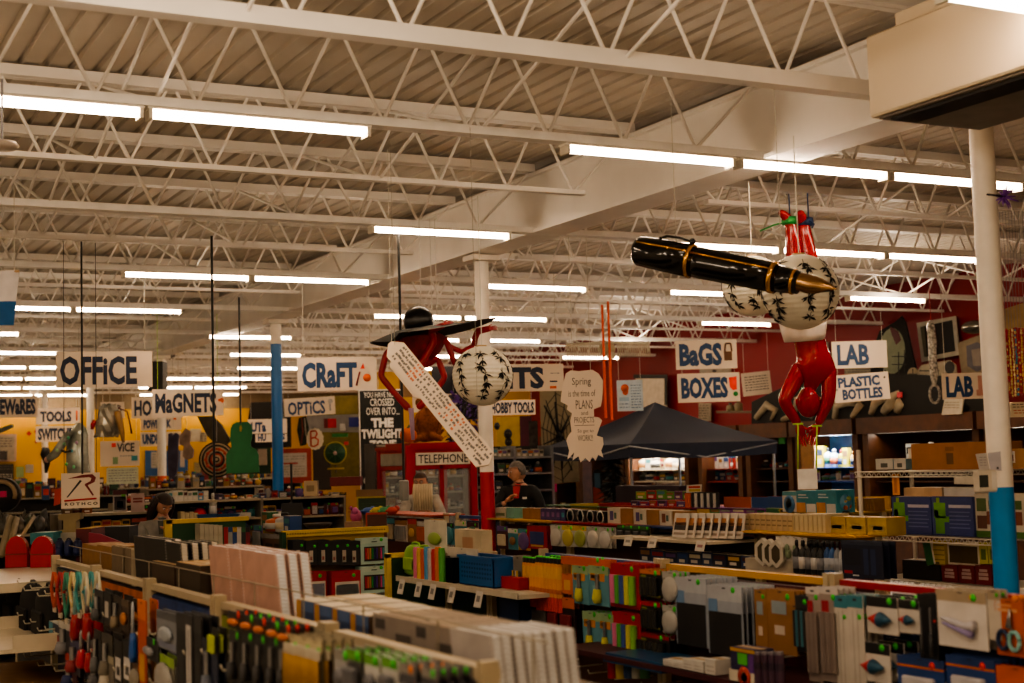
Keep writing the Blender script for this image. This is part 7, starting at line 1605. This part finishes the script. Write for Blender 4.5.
# pale column cap thing, black cap on it, tags
e = thing('black_cloth_hanging', 'black cloth bundle hanging on the far white column', 'cloth', W(45, 460, d=27), 0); k = 27 / F
m = MB(); m.tube([(0, -.1, 12 * k), (-1 * k, -.12, 6 * k), (1 * k, -.12, -4 * k), (0, -.1, -13 * k)], [3.5 * k, 4.8 * k, 3 * k, 1.2 * k], 'black', 8); m.build('cloth', e); strings(e, [(0, 0, 12 * k)], 3.8)
flat('red_hang_tag', 'bright red-orange tag left of the square red R sign', 'tag', 'C', 15, [(55, 490), (61.5, 488), (60, 504), (54, 505.5)], 'd83c20')
flat('blue_red_carton_sign', 'blue card with a red square before the yellow wall', 'card', 'C', 20, R4(42, 486, 49.5, 500), '1c4878', [(R4(43.5, 489, 49, 495), 'd83828')])
flat('black_hanging_speaker', 'black box hanging right of the office sign', 'speaker', 'C', 22, R4(150.5, 362, 165, 391), '12100e', thick=.3)
e = thing('air_conditioning_unit', 'far cream boxed air unit under the roof right of the office sign', 'air unit', W(142, 352, d=30)); m = MB(); m.box((0, 0, .12), (1.3, 1.6, .46), acm); m.build('housing', e); m = MB(); m.box((0, 0, -.125), (1.1, 1.4, .03), '4a443c'); m.build('bottom_tray', e)

# ------------------------------------------------------------------ crowded counters in the back left
def counter(label, px0, px1, d, ys, back='2a241e', depth_=.5):
    """open shelving facing the shop front; ys: photograph heights of its boards"""
    p0, p1 = W(px0, 500, d=d), W(px1, 500, d=d); Yc = (p0.y + p1.y) / 2
    p0, p1 = W(px0, 500, Y=Yc), W(px1, 500, Y=Yc); w_ = p1.x - p0.x; xc = (p0.x + p1.x) / 2
    zs_ = [W((px0 + px1) / 2, y, Y=Yc).z for y in ys]
    e = thing('open_shelf_counter', label, 'shelf unit', (xc, Yc, 0))
    m = MB(); m.box((0, depth_, zs_[0] / 2), (w_, .03, zs_[0]), back); m.build('back_panel', e)
    for z in zs_ + [.12]:
        m = MB(); m.box((0, depth_ / 2, z - .012), (w_, depth_, .024), 'b0a48c'); m.build('shelf', e)
    for x in (-w_ / 2, w_ / 2):
        m = MB(); m.box((x, depth_ / 2, zs_[0] / 2), (.03, depth_, zs_[0]), '8a8070'); m.build('side_panel', e)
    return Yc, zs_
MUT = ['8a2028', '24406c', '98701c', 'a89c8c', '2c5034', '161616', '8c481c', '443460', '686864', 'a89878', '6a4a2c', '3a1418', '8c8c88']
YA, ZA = counter('long open counter of boxed goods behind the woman', 118, 262, 16.6, (501, 520), depth_=.45)
row('Y', YA + .05, 168, 206, 501, (9, 10.5), (4, 6), ['box'], 'in the white row on the counter behind the woman', ['c8c8c0', 'd0ccc0', '5c98b8', 'c8c4b8'], seed=41, gap=.2, zb=ZA[0] + .002)
row('Y', YA + .05, 119, 167, 501, (5, 9), (5, 9), ['box', 'book', 'bottle'], 'left of the white row behind the woman', MUT, seed=42, zb=ZA[0] + .002)
row('Y', YA + .05, 218, 260, 501, (5, 8), (5, 8), ['box', 'bottle'], 'right of the white row behind the woman', MUT, seed=43, zb=ZA[0] + .002)
row('Y', YA + .05, 119, 150, 520, (12, 16), (8, 12), ['box', 'card'], 'on the lower board left of the woman', ['a8481c', '24301c', '1c1c1c', '8c2028'], seed=44, zb=ZA[1] + .002)
row('Y', YA + .26, 190, 260, 519, (9, 14), (7, 12), ['box', 'card'], 'on the lower board right of the woman', ['24406c', 'a8401c', '2c2c40', '683040', '1c3c68'], seed=45, zb=ZA[1] + .002)
put('bottle', 'Y', YA + .02, (210, 493, 217.5, 514), dict(col='b8b4a8', lab='c8c8c4', cap='d8d4cc'), 'spray_bottle', 'pale tall bottle beside the red dome behind the woman', 'bottle', zb=ZA[1] + .002)
p = W(200, 513, Y=YA + .12); p.z = ZA[1] + .002; k = depth(p) / F; t = thing('red_dome_hat', 'bright red dome hat right of the woman', 'hat', p); m = MB(); m.lathe([(7 * k, 0), (7 * k, 4 * k), (5.5 * k, 8 * k), (3 * k, 10.3 * k), (.5 * k, 11 * k)], (0, 0, 0), 'd81c20', 16); m.build('crown', t); m = MB(); m.lathe([(8 * k, 0), (8 * k, .8 * k)], (0, 0, 0), 'b81420', 16); m.build('brim', t)
for i, (x0, x1) in enumerate(((198, 217), (218, 239))): put('tray', 'Y', YA + .0, (x0, 514, x1, 523), dict(col='1c4c7c', d=.2), 'plastic_tray', 'blue tray above the green chalkboard, %s one' % ('left' if i == 0 else 'right'), 'tray', zb=ZA[1] + .002)
for i in range(4): put('box', 'Y', YA + .02, (181 + i * 4.4, 512 + (i % 2), 185 + i * 4.4, 523), dict(col='c8b890', d=.15), 'wooden_block', 'pale wooden block beside the blue trays, %s from the woman' % ORD[i], 'block', zb=ZA[1] + .002)
put('box', 'Y', YA + .02, (239, 513, 251, 519), dict(col='c8c0b4', d=.15), 'carton', 'flat white carton right of the blue trays', 'box', zb=ZA[1] + .002)
YB2, ZB = counter('open counter with magazines left of the woman', 60, 150, 13.6, (513, 531), depth_=.45)
put('card', 'Y', YB2, (113, 490, 127, 512), dict(card='b0a8a0', head='5c1c24', art=[(.1, .1, .9, .7, '2c2430'), (.3, .2, .7, .5, 'b8a8a0'), (.6, .6, .9, .8, '68b038')]), 'magazine_pack', 'bright printed magazine pack on the counter left of the woman', 'pack', n=1)
put('card', 'Y', YB2, (131, 493, 144.5, 512), dict(card='c8a8a0', art=[(.15, .5, .85, .6, '8a3c3c'), (.15, .65, .85, .75, '8a3c3c')]), 'pink_sign_card', 'pink lettered card right of the bright magazine pack', 'card', n=1)
row('Y', YB2 + .1, 63, 92, 513, (5, 9), (6, 10), ['box', 'bottle'], 'on the counter behind the tan wooden stand', MUT, seed=46, zb=ZB[0] + .002)
row('Y', YB2 + .1, 93, 130, 530, (7, 11), (7, 11), ['box'], 'in the orange and blue row below the magazine pack', ['d87a18', 'd84020', '24408c', 'b01c24', 'e0a820'], seed=47, zb=ZB[1] + .002)
put('card', 'Y', YB2 - .05, (132, 518, 147, 536), dict(card='2c1c14', head='a83818', prod='block', pc='b8481c', art=[(.3, .2, .7, .6, '2c6c40')]), 'hanging_pack', 'dark pack with orange and green parts left of the woman', 'pack')
e = flat('wooden_stand_cutout', 'tan stepped wooden stand below the square red R sign', 'stand', 'C', 12.3, [(60, 514), (82, 513), (82, 519), (78, 521), (78, 530), (82, 531), (82, 536), (72, 536), (60, 536), (60, 530), (65, 529), (65, 520), (60, 519)], 'a89468', thick=.1)
put('box', 'C', 11.6, (76, 529, 91, 560), dict(col='6a1420', top='d8a81c', d=.4), 'carton', 'tall maroon carton with a yellow lid behind the kraft boxes', 'box', zb=1.0)
e = flat('magenta_sloping_board', 'magenta sloping board right of the tall maroon carton', 'board', 'C', 11.3, [(89, 532), (100, 533.5), (118, 541), (131, 546.5), (128, 549), (96, 548), (89, 548)], '98183c')
put('box', 'C', 12.3, (100, 527, 129, 541), dict(col='1c1c20', top='26262c', d=.3), 'carton', 'black glossy carton behind the magenta board', 'box', zb=1.05)
for i, x in enumerate((53, 62, 71)): put('bag', 'C', 11.5, (x, 539, x + 9, 560), dict(col='1a2a5c', strap='141c3c', pocket='22346c'), 'blue_bag', 'dark blue bag right of the red arched cases, %s of three' % ORD[i], 'bag', d=.12, zb=1.14)
put('box', 'C', 12.0, (30, 533, 53, 542), dict(col='2c8890', top='3c98a0', d=.3), 'teal_carton', 'flat teal carton behind the red arched cases', 'box', zb=1.22)
put('box', 'C', 12.2, (54, 533, 76, 541), dict(col='c0b8a8', d=.3), 'carton', 'flat white carton beside the teal carton', 'box', zb=1.22)
YC, ZC = counter('low crowded counter at the left edge of the picture', -6, 58, 13.0, (534, 552), depth_=.6)
rnd = random.Random(9)
for i in range(16):
    p = W(-2 + i * 3.1, 533, Y=YC + rnd.uniform(.05, .4)); k = depth(p) / F; t = thing('crumpled_bag', 'crumpled grey plastic bag in the heap at the left edge, ' + nth(i), 'bag', (p.x, p.y, ZC[0])); m = MB(); m.ell((0, 0, 6 * k), (rnd.uniform(4, 6) * k, .1, rnd.uniform(6, 16) * k), mat(rnd.choice(['5c584e', '6c685c', '4a4a48', '787064', '58644c']), rough=.4, noise=.4, scale=24), 8, 6)
    m.v = [(x + rnd.uniform(-.02, .02), y, max(0, z + rnd.uniform(-.03, .03))) for x, y, z in m.v]; m.build('film', t); t['group'] = 'heap of grey bags at the left edge'
e = thing('hanging_ring_case', 'black case with a tan ring and a pink panel at the left edge', 'case', W(3, 491, d=15), -.4); k = 15 / F  # ring case placed in mid-air, with nothing holding it
m = MB(); m.lathe([(17 * k, 0), (17 * k, .12)], (0, .06, -4 * k), '141210', 24, TM); m.build('shell', e); m = MB(); m.tube([(13.5 * k * math.cos(i * math.pi / 10), -.07, -4 * k + 13.5 * k * math.sin(i * math.pi / 10)) for i in range(-1, 12)], 2.2 * k, 'a8906c', 8); m.build('ring', e); m = MB(); m.box((0, -.08, -3 * k), (11 * k, .02, 6 * k), 'd82468'); m.build('pink_panel', e)
for i, (x0, y0, x1, y1) in enumerate(((1, 556, 11, 517), (8, 556, 16, 518), (22, 536, 34, 517))):
    a, b = W(x0, y0, d=11.2), W(x1, y1, d=11.5); t = thing('leaning_wooden_lath', 'pale wooden slat leaning at the left edge, %s' % ('nearest the edge', 'just right of the first', 'short one in the heap')[i], 'slat', a); m = MB(); m.tube([(0, 0, 0), b - a], .03 if i < 2 else .018, 'a89878', 4); m.build('slat', t)
# counters right of the blue column
YD, ZD = counter('dark counter with clutter right of the blue column', 256, 345, 18.2, (497, 516, 534), back='1c1612', depth_=.45)
row('Y', YD + .05, 258, 300, 497, (5, 12), (5, 9), ['box', 'bottle', 'card'], 'on the top board right of the blue column', MUT, seed=51, zb=ZD[0] + .002)
row('Y', YD + .05, 303, 344, 497, (3, 7), (6, 10), ['box', 'book'], 'on the top board before the green wheel', ['c8b898', '1a1a1a', '8a1c20', 'b09c74'], seed=52, zb=ZD[0] + .002)
row('Y', YD + .05, 258, 300, 516, (6, 11), (6, 10), ['box', 'card'], 'on the middle board right of the blue column', MUT, seed=53, zb=ZD[1] + .002)
row('Y', YD + .05, 303, 344, 516, (8, 14), (5, 8), ['card'], 'on the dark red middle board before the black banner', ['501820', '68202c', '2c1418', '3a1c1c'], seed=54, zb=ZD[1] + .002)
row('Y', YD + .05, 258, 300, 534, (5, 9), (6, 10), ['box', 'bottle'], 'on the lowest board right of the blue column', MUT, seed=55, zb=ZD[2] + .002)
put('box', 'C', 17.3, (304, 481, 317, 495), dict(col='c8b088', art=[(.2, .3, .8, .7, '98805c')], d=.15), 'carton', 'cream carton beside the white board', 'box', zb=W(310, 496, d=17.3).z)
put('box', 'C', 17.0, (330, 477, 360, 486), dict(col='7a1418', d=.3), 'carton', 'long dark red carton before the green wheel', 'box')
e = thing('black_music_stand', 'black music stand with a dark desk right of the blue column', 'stand', W(292, 512, d=15.5), -.3); k = 15.5 / F; zz = e.location.z
m = MB(); m.box((0, 0, 0), (21 * k, .04, 18 * k), '141416'); m.build('desk', e); m = MB(); m.cyl((0, .03, -zz + .02), (0, .03, 48 * k), .013, '141416'); m.build('pole', e)
for i in range(3):
    m = MB(); a = i * 2.09; m.cyl((0, .03, -zz + .25), (.3 * math.cos(a), .03 + .3 * math.sin(a), -zz + .01), .012, '141416'); m.build('leg', e)
p = W(318, 527, d=14.5); k = 14.5 / F; t = thing('brown_bowl', 'long dark brown shallow bowl on the bays left of the end display', 'bowl', (p.x, p.y, p.z), -.3); m = MB(); m.lathe([(.3, 0), (.8, .5), (1, 1), (.96, 1), (.7, .5), (.2, .2)], (0, 0, 0), '2c1c10', 18); m.v = [(x * 15 * k, y * .14, z * 7 * k - 3 * k) for x, y, z in m.v]; m.build('bowl', t)
p = W(356, 516, d=15.5); k = 15.5 / F; t = thing('pink_plush', 'pink rounded plush toy left of the brown end board', 'plush toy', p); m = MB(); m.ell((0, 0, 0), (6 * k, .07, 7 * k), 'c05888'); m.ell((-2 * k, -.03, 5 * k), (3.5 * k, .05, 4 * k), 'c8609a'); m.build('body', t)
m = MB(); m.ell((-5 * k, 0, 8 * k), (1.5 * k, .03, 2.5 * k), 'b04878'); m.build('ear', t)
put('box', 'C', 15.3, (345, 522, 362, 533), dict(col='a8805c', d=.2), 'carton', 'tan carton under the pink plush toy', 'box')
flat('green_board', 'small dark green board with a yellow edge under the black banner', 'board', 'C', 16.6, R4(357, 496.5, 386, 514), '143818', [(R4(357, 496.5, 386, 498), 'b8a420'), (R4(357, 496.5, 358.5, 514), 'b8a420')] + scrib(362, 503, 384, 512, '2c5028'))
flat('tan_carton_board', 'tan cardboard flap below the black banner', 'cardboard', 'C', 18, R4(356, 489.5, 383, 496.5), '8a6844')
# between the booth and the tent
YS = W(505, 470, d=20.5).y
p0, p1 = W(470, 470, Y=YS), W(546, 470, Y=YS); e = thing('steel_shelving', 'grey steel shelving crowded with goods behind the man', 'shelf unit', ((p0.x + p1.x) / 2, YS, 0)); w_ = p1.x - p0.x
for x in (-w_ / 2, 0, w_ / 2):
    m = MB(); m.box((x, 0, 1.0), (.04, .4, 2.0), STEEL); m.build('upright', e)
for y in (457, 473, 490, 510):
    m = MB(); zz = W(508, y, Y=YS).z; m.box((0, 0, zz - .015), (w_, .42, .03), STEEL); m.build('shelf', e)
m = MB(); m.box((0, .22, 1.0), (w_, .02, 2.0), '16181a'); m.build('back_panel', e)
row('Y', YS - .12, 472, 544, 457, (7, 9), (4, 6), ['box'], 'in the pale row on top of the steel shelving', ['9a9484', 'a8a08c', '848478'], seed=61, gap=.2)
row('Y', YS - .12, 472, 544, 473, (6, 12), (4, 8), ['box', 'bottle'], 'on the second board of the steel shelving', ['2c3a40', '1a2024', '3c4a48', '682418', '484840'], seed=62)
row('Y', YS - .12, 472, 500, 490, (6, 12), (5, 9), ['box', 'bottle'], 'on the third board of the steel shelving', ['24282c', '782c18', '4a4c48', 'a8a49c'], seed=63)
flat('yellow_wall_board', 'yellow wall panel left of the spider web cloth', 'panel', 'C', 24, R4(497, 417, 524, 456), mat('c8a40c', rough=.6))
flat('maroon_banner', 'narrow maroon banner beside the yellow wall panel', 'banner', 'C', 23.5, R4(520, 416, 532, 452), '5c1230')
flat('grey_hanging_garment', 'dark mottled garment hanging left of the spider web cloth', 'garment', 'C', 23, R4(529, 421, 538, 450), mat('4a4440', rough=.9, noise=.4, scale=12))
for i, (x, y, r) in enumerate(((508, 434, 4.2), (508.5, 442, 3.8), (497, 426, 3))): p = W(x, y, d=23.3); k = 23.3 / F; t = thing('hanging_mask', 'dark mask on the yellow wall panel, %s' % ('middle one', 'lower one', 'upper left one')[i], 'mask', p, -.4); m = MB(); m.ell((0, 0, 0), (r * k, .05, r * 1.25 * k), '14100e', 10, 7); m.build('face', t); m = MB(); m.ell((-.3 * r * k, -.045, .2 * r * k), (r * .22 * k, .01, r * .18 * k), '6a5a40', 6, 4); m.ell((.3 * r * k, -.045, .2 * r * k), (r * .22 * k, .01, r * .18 * k), '6a5a40', 6, 4); m.build('eye_holes', t)
flat('dark_curtain', 'black curtain hanging behind the round paper lantern', 'curtain', 'C', 27, R4(432, 366, 480, 420), mat('0c0a14', rough=.9))
flat('tan_cardboard_sheet', 'tan cardboard sheet behind the slanted lettered board', 'cardboard', 'C', 25, R4(399, 374, 431, 397), 'a87c4c')
# spider web cloth
web = []
cx_, cy_ = 559, 437
for a in range(10):
    t = a * math.pi / 5 + .2; web.append(([(cx_, cy_), (cx_ + 18 * math.cos(t) * (1 if abs(math.cos(t)) > .4 else 1.2), cy_ + (50 if math.sin(t) < 0 else 46) * math.sin(t))], .5, '16120e'))
for r in (.3, .5, .72, .95): web.append(([(cx_ + 17 * r * math.cos(t), cy_ + 46 * r * math.sin(t)) for t in [a * math.pi / 5 + .2 for a in range(11)]], .4, '201a14'))
web += [([(559, 436), (553, 420), (545, 405)], [1.6, 1.2, .7], '0c0a08'), ([(559, 436), (557, 418), (556, 402)], [1.6, 1.2, .8], '0c0a08'), ([(559, 437), (565, 426), (570, 416)], [1.6, 1.2, .8], '0c0a08'), ([(557, 438), (548, 442), (543, 444)], [1.5, 1, .7], '0c0a08'), ([(558, 440), (553, 458), (551, 476)], [1.6, 1.2, .7], '0c0a08'), ([(561, 440), (562, 456), (561, 470)], [1.5, 1, .6], '0c0a08'), ([(557, 438), (559, 432), (562, 438), (559, 444), (557, 438)], 2.2, '0c0a08')]
flat('spider_web_cloth', 'cream cloth printed with a black spider and web left of the tent', 'cloth', 'C', 22.5, [(541, 389), (577, 387), (578, 482), (545, 484), (541, 440)], mat('a89878', rough=.8, noise=.08), strokes=web)
flat('pink_tag', 'bright pink tag below the spider web cloth', 'tag', 'C', 21.5, R4(551.5, 484, 557, 492), 'd82878')
# dark artificial tree and tall board under the tent edge
p = W(615, 505, d=20.6); t = thing('artificial_tree', 'dark green artificial pine tree beside the tent leg', 'tree', (p.x, p.y, 0)); rnd = random.Random(6)
m = MB(); m.cyl((0, 0, 0), (0, 0, 1.9), .035, 'dkbrown'); m.build('trunk', t); m = MB()
for q in range(900):
    zz = rnd.uniform(.35, 1.95); R_ = .42 * (2.1 - zz) / 1.7; a = rnd.uniform(0, 6.28); r0 = R_ * rnd.uniform(.2, .9); v = Vector((math.cos(a) * r0, math.sin(a) * r0, zz)); d_ = Vector((math.cos(a), math.sin(a), -.35)) * rnd.uniform(.08, .16); s_ = Vector((-math.sin(a), math.cos(a), rnd.uniform(-.3, .3))) * .018
    m.quad([v - s_, v + s_, v + d_ + s_ * .2, v + d_ - s_ * .2], rnd.choice(['0c1c10', '14281a', '0a140c']))
m.build('needles', t)
p = W(598, 505, d=21.6); k = 21.6 / F; zt2 = W(597, 469, d=21.6).z; t = thing('tall_board', 'tall rounded board, pale blue above and orange-red below, under the tent edge', 'board', (p.x, p.y, 0), -.4)
m = MB(); w_ = 5 * k; pts = [(-w_, .05), (w_, .05), (w_, zt2 - .1), (w_ * .6, zt2 - .02), (0, zt2), (-w_ * .6, zt2 - .02), (-w_, zt2 - .1)]; m.prism(pts, -.02, .02, '14120f'); m.rect(-w_ * .6, zt2 - .28, w_ * .6, zt2 - .06, -.024, '5c88a0'); m.prism([(-w_ * 1.2, .06), (w_ * 1.2, .06), (w_ * 1.2, zt2 - .38), (w_ * .4, zt2 - .3), (-w_ * .9, zt2 - .26)], -.03, -.025, 'b83a1c'); m.build('deck', t)
p = W(550, 500, d=21); 
for i, (x, c) in enumerate(((549, '6a3c14'), (585, '5a3010'))):
    p = W(x, 490, d=24.4); t = thing('wooden_post', 'brown wooden post below the %s' % ('spider web cloth' if i == 0 else 'cut-out spring sign'), 'post', (p.x, p.y, 0)); m = MB(); m.box((0, 0, .95), (.18, .18, 1.9), mat(c, rough=.5, noise=.2)); m.build('shaft', t)

# more crowded fixtures before the yellow wall
for q, (d_, x0, x1, yb, hr, wr_, sd) in enumerate(((24, -4, 118, 497, (7, 15), (5, 9), 81), (28, 10, 175, 489, (6, 13), (4, 8), 82), (22, 150, 262, 487, (5, 12), (4, 8), 83), (30, 170, 300, 479, (5, 10), (4, 7), 84))):
    Yq, Zq = counter('far crowded counter before the yellow wall, %s from the front' % ORD[(1, 2, 0, 3)[q]], x0 - 2, x1 + 2, d_, (yb, yb + 14), depth_=.45)
    row('Y', Yq + .05, x0, x1, yb, hr, wr_, ['box', 'bottle', 'card', 'book'], 'on the %s far counter before the yellow wall' % ORD[(1, 2, 0, 3)[q]], MUT, seed=sd, zb=Zq[0] + .002)

c = W(92, 548, d=11.9); e = thing('plain_counter', 'plain dark counter behind the far end of the left front run', 'counter', (c.x, c.y, 0), -.48)
m = MB(); m.box((0, .1, .48), (1.0, .7, .96), '2c2620'); m.build('body', e); m = MB(); m.box((0, .1, .975), (1.06, .76, .03), '8a7c68'); m.build('counter_top', e)
# ------------------------------------------------------------------ camera
cam = bpy.data.cameras.new('camera'); co = bpy.data.objects.new('camera', cam); C.objects.link(co)
cam.sensor_width = 36; cam.lens = F / 1024 * 36; cam.clip_end = 200
co.matrix_world = Matrix.Translation(CAM) @ R3.to_4x4()
cam.dof.use_dof = True; cam.dof.focus_distance = 11.0; cam.dof.aperture_fstop = 2.4
S.camera = co
S.view_settings.view_transform = 'AgX'
S.view_settings.look = 'AgX - Medium High Contrast'
S.view_settings.exposure = 0.5
